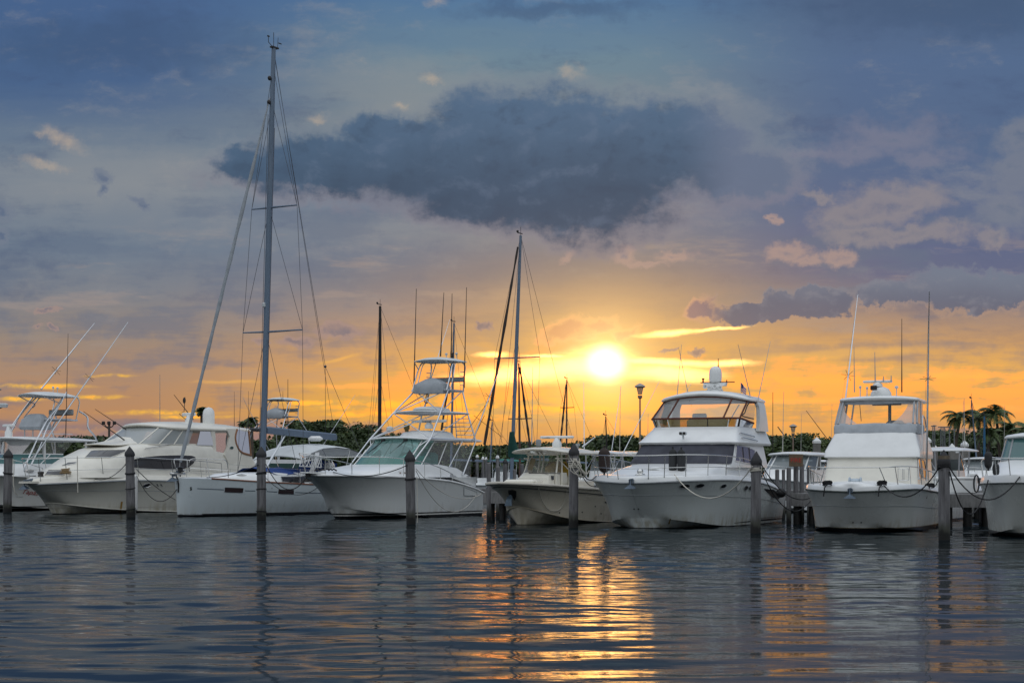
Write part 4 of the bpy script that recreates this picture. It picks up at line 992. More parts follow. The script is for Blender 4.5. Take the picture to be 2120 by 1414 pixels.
def yacht3():
    b = Boat('express_fisherman', 700, 1074, 30, 'white express fishing boat with teal windscreen under a tall open aluminium tower', 'fishing boat', FRONT)
    hm = hull_mat('hull_express', (.66, .68, .67), [(-2, .10, (.012, .012, .014)), (.10, .15, (.66, .66, .62)), (.15, .20, (.015, .015, .017))], dirt=.08)
    plan = [(-1.72, 0), (-1.5, .42), (-.9, .98), (0, 1.40), (1.4, 1.70), (3.0, 1.86), (5.0, 1.90), (6.7, 1.84), (7.7, 1.76)]
    sh = [(628, 982), (680, 984), (760, 984), (850, 987), (920, 993), (960, 1001), (985, 1011), (1007, 1022)]
    ch = [(-.08, 0, .42), (0, .30, .40), (.3, .70, .34), (1.0, 1.12, .24), (2.0, 1.40, .14), (3.4, 1.58, .05), (5, 1.66, .0), (6.7, 1.66, -.03), (7.7, 1.64, -.04)]
    hull(b, plan, sh, ch, [0, .10, .20, .22, .15, .08, .03, 0, 0], m=hm, rub=WHITE, rub_r=.035, camber=.14, stem_curve=.32)
    pp = MB(); pp.loft([[Vector(q) for q in ((-1.2, -.34, 1.66), (-1.2, .34, 1.66), (-1.2, .34, 1.74), (-1.2, -.34, 1.74))], [Vector(q) for q in ((-2.05, -.2, 1.70), (-2.05, .2, 1.70), (-2.05, .2, 1.76), (-2.05, -.2, 1.76))], [Vector(q) for q in ((-2.14, -.08, 1.71), (-2.14, .08, 1.71), (-2.14, .08, 1.75), (-2.14, -.08, 1.75))]], True, True); b.solid(pp); b.part(pp, 'bow_pulpit', WHITE)
    anchor(b, (-1.85, 0, 1.62), sc_=.8, m=DARK)
    hs = MB(); house(hs, [dict(xf=-.9, xb=7.4, hw=1.62, z=1.55, depth=2.0, p=2.2), dict(xf=-.4, xb=7.4, hw=1.52, z=1.74, depth=2.0, p=2.2), dict(xf=1.0, xb=7.4, hw=1.50, z=1.93, depth=1.5, p=2.4), dict(xf=2.25, xb=7.4, hw=1.46, z=2.05, depth=1.1, p=2.6)])
    # the coaming sinks towards the cockpit
    hs.v = [(x, y, z - max(0, x - 5.2) ** 1.5 * .18 * (1 if z > 1.6 else 0)) for x, y, z in hs.v]
    b.solid(hs); b.part(hs, 'cabin', WHITE)
    # wrap-round teal windscreen and clear side curtains
    rb = ringp(2.35, 7.2, 1.42, 2.03, 1.15, 2.6); rt = ringp(3.75, 7.5, 1.30, 3.03, .95, 2.6)
    rb = [Vector((q.x, q.y, q.z - max(0, q.x - 5.2) ** 1.5 * .18)) for q in rb]; ct = len(rb) // 2
    fr = [ct + k for k in range(-8, 9)]
    g = MB(); g.grid([[rb[i].lerp(rt[i], t) for i in fr] for t in (0, .5, 1)]); wo_ = b.part(g, 'windscreen', TEAL)
    fm = MB()
    for k in (-9, -8, -5, 5, 8, 9): fm.tube([rb[ct + k], rt[ct + k]], .026, 6)
    fm.tube([rb[i] for i in fr], .022, 6); fm.build('frame', WHITE, wo_, 60)
    for s_ in (-1, 1):
        idx = [ct + s_ * k for k in (8, 9, 10, 11)]; q = MB(); q.grid([[rb[i].lerp(rt[i], t) for i in idx] for t in (0, .5, 1)]); b.part(q, 'side_curtain', CLEAR)
        q = MB()
        for k in (9, 10): q.tube([rb[ct + s_ * k], rt[ct + s_ * k]], .02, 5)
        b.part(q, 'curtain_zip', GREY)
    wp = MB()
    for y_ in (-.55, .5):
        q = rb[ct].lerp(rt[ct], .97); a = Vector((q.x - .05 + abs(y_) * .12, y_, q.z)); wp.tube([a, a + Vector((-.35, .12, -.26)), a + Vector((-.6, .34, -.52))], .02, 5); wp.box(a, (.08, .16, .08))
    b.part(wp, 'wiper', BLACK)
    dsh = MB(); rr_ = [q.lerp(p, .30) + Vector((.07, 0, 0)) for q, p in zip(rb, rt)]; dsh.grid([[rb[i] + Vector((.05, 0, .0)) for i in fr[1:-1]], [rr_[i] for i in fr[1:-1]]]); b.part(dsh, 'dash_cover', mat('aqua_cover', (.07, .40, .37), .7, var=.25))
    ins = MB(); ins.box((4.6, -.35, 1.95), (.9, 1.2, .9), bev=.1); ins.box((5.5, .55, 2.0), (.5, .55, 1.1), bev=.1); ins.box((5.5, -.55, 2.0), (.5, .55, 1.1), bev=.1); b.part(ins, 'helm_console', mat('aqua_vinyl', (.10, .42, .38), .6, var=.2))
    ht = MB(); plate(ht, 3.62, 8.0, 1.46, 3.05, .10, .9, 2.7, camber=.08, crown=.04); b.part(ht, 'hard_top', WHITE)
    tw = MB(); house(tw, [dict(xf=4.9, xb=6.9, hw=.85, z=3.15, depth=.7, p=2.5), dict(xf=5.1, xb=6.8, hw=.75, z=3.34, depth=.6, p=2.5), dict(xf=5.5, xb=6.6, hw=.55, z=3.42, depth=.5, p=2.5)]); b.part(tw, 'roof_hump', WHITE)
    F_ = [(2.75, 1.42, 2.0), (4.15, 1.44, 3.06), (5.35, 1.13, 4.12), (6.45, .80, 5.08)]
    R2 = [(6.35, 1.55, 1.62), (7.55, 1.44, 3.03), (7.45, 1.12, 4.12), (7.55, .80, 5.08)]
    tower(b, F_, R2)
    p2 = MB(); plate(p2, 5.15, 7.55, 1.16, 4.15, .07, .6, 2.8, camber=.05, crown=.03); b.part(p2, 'upper_station', LCANVAS)
    p3 = MB(); plate(p3, 5.7, 7.0, .55, 4.24, .14, .4, 3, crown=.04); b.part(p3, 'life_raft_pad', WHITE)
    crows_nest(b, 6.25, 7.6, .82, 5.06, 6.28, lean=.05)
    # strut pairs from the windscreen foot
    sx = MB()
    for s_ in (-1, 1):
        sx.tube([(3.3, s_ * 1.3, 2.06), (4.2, s_ * .5, 3.05)], .028, 6); sx.tube([(2.9, s_ * .5, 2.05), (4.15, s_ * 1.40, 3.05)], .028, 6); sx.tube([(5.4, s_ * 1.5, 1.95), (6.6, s_ * 1.42, 3.05)], .02, 6)
    b.part(sx, 'windscreen_strut', ALU)
    ld = MB()
    for k in range(6):
        t = k / 6; ld.tube([Vector((7.5, -1.40 + .28 * t, 3.1 + t)), Vector((7.2, -.75 + .1 * t, 3.1 + t))], .016, 5)
    ld.tube([(7.2, -.75, 3.05), (7.25, -.62, 4.15)], .022, 6); b.part(ld, 'ladder', ALU)
    # open array with its maker's name
    c = b.X(888, 872, 5.6); sc_ = radar_bar(b, c, 84 / F * 69, ped=.30, h=.11)
    q = b.X(874, 875, 5.52); d2 = (b.X(884, 875, 5.52) - q); letters('FURUNO', BLACK, sc_, 'lettering', q, d2, (0, 0, 1), .075)
    q = MB(); q.box(b.X(842, 884, 5.2), (.16, .20, .20), bev=.02); q.box(b.X(842, 890, 5.2), (.10, .12, .14)); b.part(q, 'searchlight', mat('yellow_grey_case', (.10, .08, .02), .5))
    q = MB(); q.lathe([(.10, 0), (.14, .03), (.14, .15), (.06, .20), (.01, .21)], b.X(807, 893, 4.6), 12); b.part(q, 'light_dome', LCANVAS)
    hk = MB(); p = b.X(884, 812, 6.2); hk.tube(curve([p, p + Vector((0, .06, -.25)), p + Vector((0, .12, -.38)), p + Vector((0, 0, -.44)), p + Vector((0, -.06, -.3)), p + Vector((0, -.02, -.02))], 4), .02, 5); b.part(hk, 'hanging_cable', DARK)
    for a0, a1 in (((857, 803), (862, 598)), ((912, 738), (919, 606)), ((961, 803), (966, 595)), ((934, 745), (936, 608))):
        yv = .85 if a0[0] < 880 else (-.85 if a0[0] > 950 else -.3); whip(b, b.Y(*a0, yv), b.Y(*a1, yv), r=.022, m=DARK)
    for px_ in (924, 945): p = b.X(px_, 741, 7.0); mushroom(b, (p.x, p.y, 6.38), .16, .06)
    outrigger(b, b.Y(889, 795, .5), b.Y(931, 662, .5), None, r=.018)
    o_ = outrigger(b, b.Y(978, 915, -1.5), b.Y(1036, 760, -1.7), .60, r=.028)
    mb = MB(); mb.tube([b.Y(961, 900, -1.5), b.Y(1012, 830, -1.6)], .012, 5); mb.tube([b.Y(1003, 860, -1.6), b.Y(981, 906, -1.5)], .012, 5); mb.tube([b.Y(981, 860, -1.55), b.Y(1040, 905, -1.6)], .010, 5); b.part(mb, 'outrigger_brace', DARK)
    # rail, ports, lettering
    rail(b, [-1.4, -.6, .6, 1.9, 3.2, 4.3, 5.2], [.66, .68, .70, .68, .60, .46, .30], .10, lean=.10, tilt=-.15, tip=[(-2.25, -.12, 2.42), (-2.25, .12, 2.42)])
    b.decal('side_vent', [(960, 1008), (986, 1018), (987, 1026), (960, 1025)], hm, .016, frame=GREY, fr=.012)
    for p_ in ((966, 985), (960, 982), (954, 979), (948, 976), (942, 973)):
        if b.write('35', p_[0], p_[1], 3.6, DARK, 'lettering', wpx=7): break
    b.write('EXPRESS', 966, 987, 1.6, DARK, 'lettering', wpx=6)
    q, n = b.hit(828, 979, .01); 
    if q: mb = MB(); mb.box(q, (.10, .03, .06)); mb.box(q + Vector((.3, 0, 0)), (.10, .03, .06)); b.part(mb, 'hawse', STEEL)
    # cockpit rods and steps behind the cabin
    st = MB()
    for k in range(5): st.box((7.35 + .05 * k, -1.45, 2.25 - .22 * k), (.06, .10, .12))
    b.part(st, 'rod_holder', DARK)
    # line flaked on the foredeck
    mb = MB(); rr = random.Random(4); P_ = [Vector((-1.0 + .02 * k + rr.uniform(-.08, .08), .35 - .055 * k + rr.uniform(-.06, .06), 1.80 + rr.uniform(0, .07))) for k in range(16)]; mb.tube(curve(P_, 4), .028, 5); b.part(mb, 'deck_line', ROPED)
    return b
b3 = yacht3()
# ------------------------------------------------------------------ cream centre console
def yacht4():
    b = Boat('centre_console', 1074, 1086, 28, 'cream centre console boat with a hard top and radar, anchor in a bow pocket', 'fishing boat', FRONT)
    hm = hull_mat('hull_centre_console', (.60, .55, .45), [(-2, .012, (.02, .018, .015))], dirt=.12)
    plan = [(-1.55, 0), (-1.4, .36), (-1.0, .72), (-.2, 1.06), (1.0, 1.28), (2.6, 1.42), (4.5, 1.48), (6.5, 1.46), (8.2, 1.40)]
    sh = [(1008, 998), (1060, 1000), (1130, 1003), (1180, 1007), (1240, 1012), (1290, 1018)]
    ch = [(-.05, 0, .62), (.0, .22, .58), (.2, .50, .50), (.7, .82, .36), (1.6, 1.06, .20), (2.9, 1.22, .08), (4.5, 1.30, .0), (6.5, 1.32, -.05), (8.2, 1.30, -.06)]
    hull(b, plan, sh, ch, [0, .08, .18, .24, .17, .09, .04, 0, 0], m=hm, deckm=CREAM, rub=mat('cream_rub', (.60, .56, .48), .4), rub_r=.05, camber=.03, stem_curve=.12, lip=.0)
    hull_line(b, 'rub_strake', .16, mat('dark_strake', (.05, .052, .05), .5), .022)
    hull_line(b, 'spray_rail', .985, mat('cream_shade', (.50, .44, .33), .4), .018)
    # console with its screen
    cs = MB(); house(cs, [dict(xf=.9, xb=2.6, hw=.62, z=1.25, depth=.35, p=3.5), dict(xf=.95, xb=2.6, hw=.60, z=1.62, depth=.35, p=3.5), dict(xf=1.25, xb=2.6, hw=.56, z=1.80, depth=.3, p=3.5)]); b.solid(cs); b.part(cs, 'console', CREAM)
    ln = MB(); ln.tube([b.X(1095, 979, 1.2), b.X(1160, 980, 1.2)], .016, 5); b.part(ln, 'dash_edge', DARK)
    r0 = ringp(1.3, 2.3, .56, 1.78, .28, 3.5); r1 = ringp(1.75, 2.4, .50, 2.32, .26, 3.5); ct = len(r0) // 2
    g = MB(); idx = [ct + k for k in range(-10, 11)]; g.grid([[r0[i] for i in idx], [r1[i] for i in idx]]); b.part(g, 'windscreen', CLEAR)
    st = MB(); st.box((3.0, 0, 1.85), (.5, .95, .7), bev=.2); b.part(st, 'seat_cover', YELL)
    st = MB(); st.box((3.6, .1, 1.4), (.6, 1.1, .5), bev=.06); b.part(st, 'leaning_post', CREAM)
    # T-top
    ht = MB(); plate(ht, 1.02, 4.3, 1.18, 2.58, .075, 1.0, 2.4, camber=.13, crown=.07); b.part(ht, 't_top', CREAM)
    lg = MB()
    for s_ in (-1, 1):
        for x0, x1 in ((1.55, 1.85), (2.0, 2.15), (2.6, 2.75), (2.9, 3.05)):
            lg.tube(curve([(x0, s_ * .66, 1.2), (x0 + .05, s_ * .64, 1.7), (x1, s_ * .58, 2.35), (x1 - .25, s_ * .62, 2.56)], 4), .032, 6)
        lg.tube([(1.6, s_ * .62, 2.3), (3.0, s_ * .6, 2.3)], .022, 6); lg.tube([(1.8, s_ * .6, 2.3), (3.0, s_ * .62, 1.75)], .02, 6)
    lg.tube([(1.75, -.6, 2.42), (1.75, .6, 2.42)], .022, 6); b.part(lg, 't_top_leg', CREAM)
    # radar with its maker's name, lights
    c = b.X(1153, 905, 2.3); o = radar_bar(b, (2.3, c.y, c.z), 74 / F * 61.5, ped=c.z - 2.68, h=.095, ang=.08)
    q = b.X(1122, 908, 2.22); letters('GARMIN', mat('grey_lettering', (.10, .10, .11), .5), o, 'lettering', q, b.X(1140, 908.5, 2.2) - q, (0, 0, 1), .06)
    p = b.X(1115, 920, 1.6); lt = MB(); lt.lathe([(.07, -.06), (.10, 0), (.10, .12), (.08, .17), (.01, .18)], p, 14); b.part(lt, 'searchlight', mat('grey_case', (.25, .27, .28), .4))
    lt = MB(); lt.ball((p.x - .45, p.y, 2.52), (.10, .11, .06)); b.part(lt, 'deck_light', mat('light_lens', (.7, .72, .7), .1))
    p = b.X(1196, 912, 2.6); lt = MB(); lt.lathe([(.03, 0), (.05, .12), (.09, .13), (.08, .2), (.01, .21)], (p.x, p.y, 2.62), 12); b.part(lt, 'nav_light', GREY)
    whip(b, b.X(1101, 920, 2.6), b.X(1103, 760, 2.6), r=.016); outrigger(b, b.X(1206, 925, 2.6), b.X(1232, 905, 2.9), None, r=.03)
    wh = MB(); wh.box((.35, 0, 1.42), (.8, 1.15, .28), bev=.06); b.part(wh, 'bow_cushion', CREAM)
    fs = MB(); fs.box((2.9, -1.0, 1.38), (1.5, .35, .32), bev=.05); b.part(fs, 'seat_box', CREAM)
    b.decal('console_door', [(1140, 985), (1146, 985), (1146, 993), (1141, 993)], DGLASS, .02)
    # anchor pocket
    b.decal('anchor_pocket', [(1053, 1014), (1060, 1013), (1068, 1016), (1068, 1026), (1065, 1034), (1061, 1027), (1054, 1022)], BLACK, .014, frame=DARK, fr=.02)
    q, n = b.hit(1058, 1022, .06)
    an = MB(); an.tube([q, q + n * .14], .05, 8); an.loft([[q + n * .10 + Vector((0, a, -.02)) for a in (-.10, .10)] + [q + n * .10 + Vector((0, a, .06)) for a in (.10, -.10)], [q + n * .34 + Vector((0, a, -.06)) for a in (-.14, .14)] + [q + n * .30 + Vector((0, a, .08)) for a in (.10, -.10)]], True, True); b.part(an, 'anchor', mat('blue_steel', (.10, .14, .18), .4, metal=.5, var=.3))
    for cx, cy in ((1158, 1061), (1205, 1060), (1244, 1063), (1232, 1048)):
        b.decal('drain', [(cx + 1.4 * math.cos(a), cy + 1.6 * math.sin(a)) for a in [k * .785 for k in range(8)]], BLACK, .008)
    b.decal('lifting_eye', [(1251, 1038), (1260, 1037), (1261, 1040), (1252, 1041)], BLACK, .02)
    # bow line hanging in a bight
    a, _ = b.hit(1102, 997, .03); c, _ = b.hit(1176, 998, .03); pts = [a]
    for px_, py_ in ((1112, 1002), (1116, 1020), (1122, 1038), (1131, 1052), (1142, 1057.5), (1154, 1055), (1163, 1044), (1170, 1025), (1174, 1008)):
        q, _ = b.hit(px_, py_, .05); pts.append(q)
    pts.append(c); line([b.w(q) for q in curve(pts, 3)], .022, ROPEW, 'white bow line hanging in a deep loop down the cream centre console hull')
    return b
b4 = yacht4()
# ------------------------------------------------------------------ cream motor yacht at the left
def yacht1():
    b = Boat('motor_yacht', 113, 1064, 30, 'cream motor yacht with raked bow, long dark side window and white roof dome', 'yacht', FRONT)
    hm = hull_mat('hull_cream_yacht', (.60, .585, .52), [(-2, .03, (.02, .018, .015)), (.22, .245, (.42, .40, .34))], dirt=.14)
    plan = [(-1.35, 0), (-1.15, .42), (-.6, .95), (.5, 1.45), (2.2, 1.80), (4.5, 1.95), (7, 1.98), (9.5, 1.95), (11.4, 1.88)]
    sh = [(52, 1004), (100, 1001), (200, 997), (265, 994), (363, 995), (460, 996), (560, 997)]
    ch = [(-.12, 0, .44), (-.05, .30, .42), (.2, .70, .36), (1.1, 1.15, .24), (2.6, 1.50, .12), (4.6, 1.70, .03), (7, 1.76, -.03), (9.5, 1.76, -.05), (11.4, 1.74, -.05)]
    hull(b, plan, sh, ch, [0, .06, .16, .20, .14, .07, .03, 0, 0], m=hm, deckm=CREAM, rub=GREY, rub_r=.026, camber=.05)
    hull_line(b, 'knuckle', .34, GREY, .010); hull_line(b, 'chine_rail', .985, CREAM, .022)
    raised_deck(b, [(0, .02), (.05, .10), (.08, .12), (.12, .20), (.28, .24)], 11.3, CREAM)
    # the whole moulded topside rises in one sweep to the wheelhouse
    tr = MB(); house(tr, [dict(xf=-.55, xb=11.0, hw=1.74, z=1.46, depth=2.6, p=2.1), dict(xf=-.25, xb=11.0, hw=1.66, z=1.72, depth=2.7, p=2.1), dict(xf=.9, xb=10.6, hw=1.60, z=2.28, depth=2.8, p=2.2), dict(xf=1.9, xb=8.0, hw=1.52, z=2.62, depth=2.4, p=2.3), dict(xf=3.0, xb=8.0, hw=1.40, z=2.84, depth=1.8, p=2.4), dict(xf=4.2, xb=8.0, hw=1.3, z=2.92, depth=1.4, p=2.5)])
    b.solid(tr); b.part(tr, 'cabin', CREAM)
    # forward hatch visor and deck windows
    b.decal('deck_window', [(93, 983), (100, 973.5), (140, 972.5), (136, 980), (129, 985)], DGLASS, .015, frame=CREAM)
    b.decal('deck_window', [(175, 948), (188, 934), (196, 932.5), (260, 931.5), (259, 935), (246, 941), (228, 947)], DGLASS, .015, frame=CREAM)
    b.decal('deck_hatch', [(129, 964), (142, 958), (158, 957), (156, 960), (140, 963)], DGLASS, .015, frame=STEEL)
    b.decal('side_window', [(258, 961), (260, 957), (270, 953), (282, 949), (300, 945.5), (330, 943), (370, 942), (396, 943), (404, 946), (405, 952), (400, 960), (390, 968), (378, 972), (340, 972), (290, 970), (268, 967)], DGLASS, .015, frame=CREAM)
    vs = MB(); plate(vs, 2.1, 4.9, .95, 2.80, .07, .9, 2.3, camber=.10, slope=.09, crown=.05); b.part(vs, 'roof_visor', CREAM)
    # windscreen and roof
    rb = ringp(3.5, 7.4, 1.40, 2.86, 1.1, 2.6); rt = ringp(4.9, 7.6, 1.30, 3.60, .8, 2.6); ct = len(rb) // 2
    idx = [ct + k for k in range(-10, 11)]
    g = MB(); g.grid([[rb[i].lerp(rt[i], t) for i in idx] for t in (0, .5, 1)]); w_ = b.part(g, 'windscreen', glass_mat('mesh_covered_glass', (.50, .53, .52), .62, .2))
    f_ = MB()
    for k in (-9, -8, -4, 4, 8, 9): f_.tube([rb[ct + k], rt[ct + k]], .03, 6)
    f_.tube([rb[i] for i in idx], .02, 6); f_.build('frame', CREAM, w_, 60)
    for s_ in (-1, 1):
        q = MB(); q.grid([[Vector((7.0, s_ * 1.42, 2.86)), Vector((8.05, s_ * 1.44, 2.86))], [Vector((7.4, s_ * 1.31, 3.62)), Vector((8.05, s_ * 1.33, 3.62))]]); b.part(q, 'quarter_window', TINT)
        # side arch: pillar, opening and rear quarter
        q = MB(); q.slab([(8.05, s_ * 1.45, 2.3), (8.28, s_ * 1.45, 2.3), (8.28, s_ * 1.36, 3.64), (8.0, s_ * 1.36, 3.64)], (0, s_ * -.08, 0)); b.part(q, 'pillar', CREAM)
        q = MB(); q.slab([(9.3, s_ * 1.62, 1.5), (8.75, s_ * 1.64, 2.25), (8.6, s_ * 1.62, 2.45), (8.9, s_ * 1.56, 2.75), (9.15, s_ * 1.48, 3.25), (9.0, s_ * 1.42, 3.62), (9.75, s_ * 1.42, 3.62), (9.55, s_ * 1.48, 3.3), (9.58, s_ * 1.54, 2.9), (9.85, s_ * 1.60, 2.55), (10.5, s_ * 1.64, 2.40), (10.7, s_ * 1.7, 1.5)], (0, s_ * -.12, 0)); b.solid(q); b.part(q, 'wing_arch', CREAM)
        q = MB(); P_ = [(9.72, s_ * 1.42, 3.6), (9.52, s_ * 1.48, 3.25), (9.55, s_ * 1.53, 2.9), (9.80, s_ * 1.59, 2.58), (10.45, s_ * 1.62, 2.44), (10.55, s_ * 1.40, 3.6)]; q.poly(P_); e_ = b.part(q, 'rear_curtain', HAZEV)
        f_ = MB(); f_.tube(curve(P_[:5], 4), .055, 6); f_.tube([P_[4], P_[5]], .04, 6); f_.build('binding', mat('tan_canvas', (.26, .13, .07), .8), e_, 60)
        q = MB(); q.poly([(8.30, s_ * 1.40, 2.3), (8.72, s_ * 1.52, 2.3), (9.0, s_ * 1.42, 3.0), (9.05, s_ * 1.38, 3.6), (8.30, s_ * 1.36, 3.6)]); b.part(q, 'door_curtain', CLEAR)
        q = MB(); q.slab([(8.29, s_ * 1.38, 1.55), (8.95, s_ * 1.55, 1.55), (8.7, s_ * 1.52, 2.3), (8.29, s_ * 1.40, 2.3)], (0, s_ * -.05, 0)); b.part(q, 'side_gate', CREAM)
    em = MB(); p_, n_ = b.hit(479, 928, .012)
    if p_ is not None: b.decal('emblem', [(479 + 4.2 * math.cos(a), 927 + 3 * math.sin(a)) for a in [k * .5236 for k in range(12)]], mat('green_emblem', (.01, .05, .04), .4), .014, frame=STEEL, fr=.01)
    rf = MB(); plate(rf, 4.75, 10.7, 1.42, 3.60, .18, 1.1, 2.5, camber=.14, crown=.12); b.solid(rf); b.part(rf, 'roof', CREAM)
    hs_ = MB(); hs_.box((6.2, -.5, 3.0), (.5, .7, .7), bev=.1); hs_.box((7.2, .3, 3.0), (.6, .9, .8), bev=.1); b.part(hs_, 'helm_seat', LCANVAS)
    # roof gear
    c = b.X(391, 858, 8.2); radar_bar(b, c, .75, ped=max(.1, c.z - 3.86), h=.15)
    c = b.X(432, 850, 9.3); dm = MB(); r_ = 11.3 / F * (b.w(c).y); dm.lathe([(r_ * .92, 3.80), (r_, 3.9), (r_, 4.25), (r_ * .92, 4.42), (r_ * .6, 4.55), (.01, 4.60)], (9.3, c.y, 0), 24); b.part(dm, 'satellite_dome', WHITE)
    mb = MB(); p0, p1 = b.X(371, 862, 8.0), b.X(383, 822, 8.0); mb.tube([b.X(384, 868, 8.0), p0 + Vector((0, 0, .4)) * .3, b.X(381, 852, 8.0), p1], .016, 5); mb.ball(b.X(381.5, 829, 8.0), (.07, .07, .14)); b.part(mb, 'light_mast', DARK)
    for px_, py_ in ((357, 911), (256, 913)):
        q, n = b.hit(px_ - 2, py_ + 3, .0)
        if q is None: continue
        sl = MB(); c = q + Vector((-.05, 0, .14)); sl.lathe([(.05, -.12), (.11, -.06), (.12, .06), (.10, .09), (.06, .07)], c, 14, axis=(-1, -.5, 0)); sl.tube([q, c], .03, 6); b.part(sl, 'searchlight', STEEL)
    for a0, a1, yv in (((258, 911), (173, 852), -.4), ((284, 904), (197, 847), .6), ((400, 868), (360, 817), .5)):
        whip(b, b.Y(*a0, yv), b.Y(*a1, yv), r=.02, m=DARK)
    whip(b, b.Y(331, 890, .9), b.Y(331, 775, .9), r=.012)
    # radar arch frame behind (dark hoop)
    # rails
    rail(b, [-1.1, -.3, 1.2, 3.0, 5.0, 6.8, 8.2], [.98, .98, .96, .94, .90, .86, .78], .12, mid=.5, lean=.08, tilt=-.22, stan=[0, 1, 2, 3, 4, 5, 6])
    gr = MB(); P_ = []
    for px_, py_ in ((300, 930), (330, 924.5), (362, 919)):
        q, n = b.hit(px_, py_, .06); P_.append(q)
        if q is not None: gr.tube([q, q - n * .07], .012, 5)
    gr.tube([q for q in P_ if q is not None], .014, 6); b.part(gr, 'grab_rail', STEEL)
    # bow fittings
    anchor(b, (-1.5, 0, 1.27), sc_=.9)
    pl = MB(); pl.loft([ringp(-1.75, -.7, .34, 1.24, .3, 2.5), ringp(-1.75, -.7, .34, 1.32, .3, 2.5)], True, True); b.part(pl, 'bow_pulpit', CREAM)
    w_ = MB(); w_.lathe([(.12, 0), (.10, .1), (.13, .14), (.12, .22), (.01, .24)], (-.75, 0, 1.5), 12); b.part(w_, 'windlass', DARK)
    mb = MB(); P_ = [Vector((-.35 + .3 * math.cos(k * .9) * (1 - k * .02), -.95 + .14 * math.sin(k * .9), 1.62 + .01 * k)) for k in range(22)]; mb.tube(curve(P_, 3), .025, 5); b.part(mb, 'coiled_line', mat('tan_rope', (.32, .22, .11), .9))
    b.decal('porthole', [(304 + 8 * math.cos(a), 1004.5 + 4 * math.sin(a) - 1.5 * math.cos(a)) for a in [k * .5236 for k in range(12)]], DGLASS, .012, frame=STEEL, fr=.014)
    for x_ in (325, 333):
        b.decal('vent', [(x_ - 2, 1002), (x_, 1001), (x_ + 3, 1006), (x_ + 2, 1007)], STEEL, .02)
    b.decal('rust_streak', [(247, 1062), (250, 1038), (254, 1038), (251, 1060)], mat('rust_yellow', (.33, .20, .04), .7, var=.4), .008)
    # fender board hanging at the piling, white line hanging from the rail
    c = b.w(b.Y(280, 1020, -2.1)); fender(c, 76 / F * c.y, 5 / F * c.y, 'slim white fender hanging against the second piling from the left', mat('white_fender', (.66, .66, .64), .5, var=.15))
    a = b.w(b.Y(160, 944, -1.9)); c = b.w(b.Y(161, 1020, -1.95)); line([a, a.lerp(c, .5), c], .03, ROPEW, 'white line hanging straight down from the cream yacht bow rail')
    return b
b1 = yacht1()
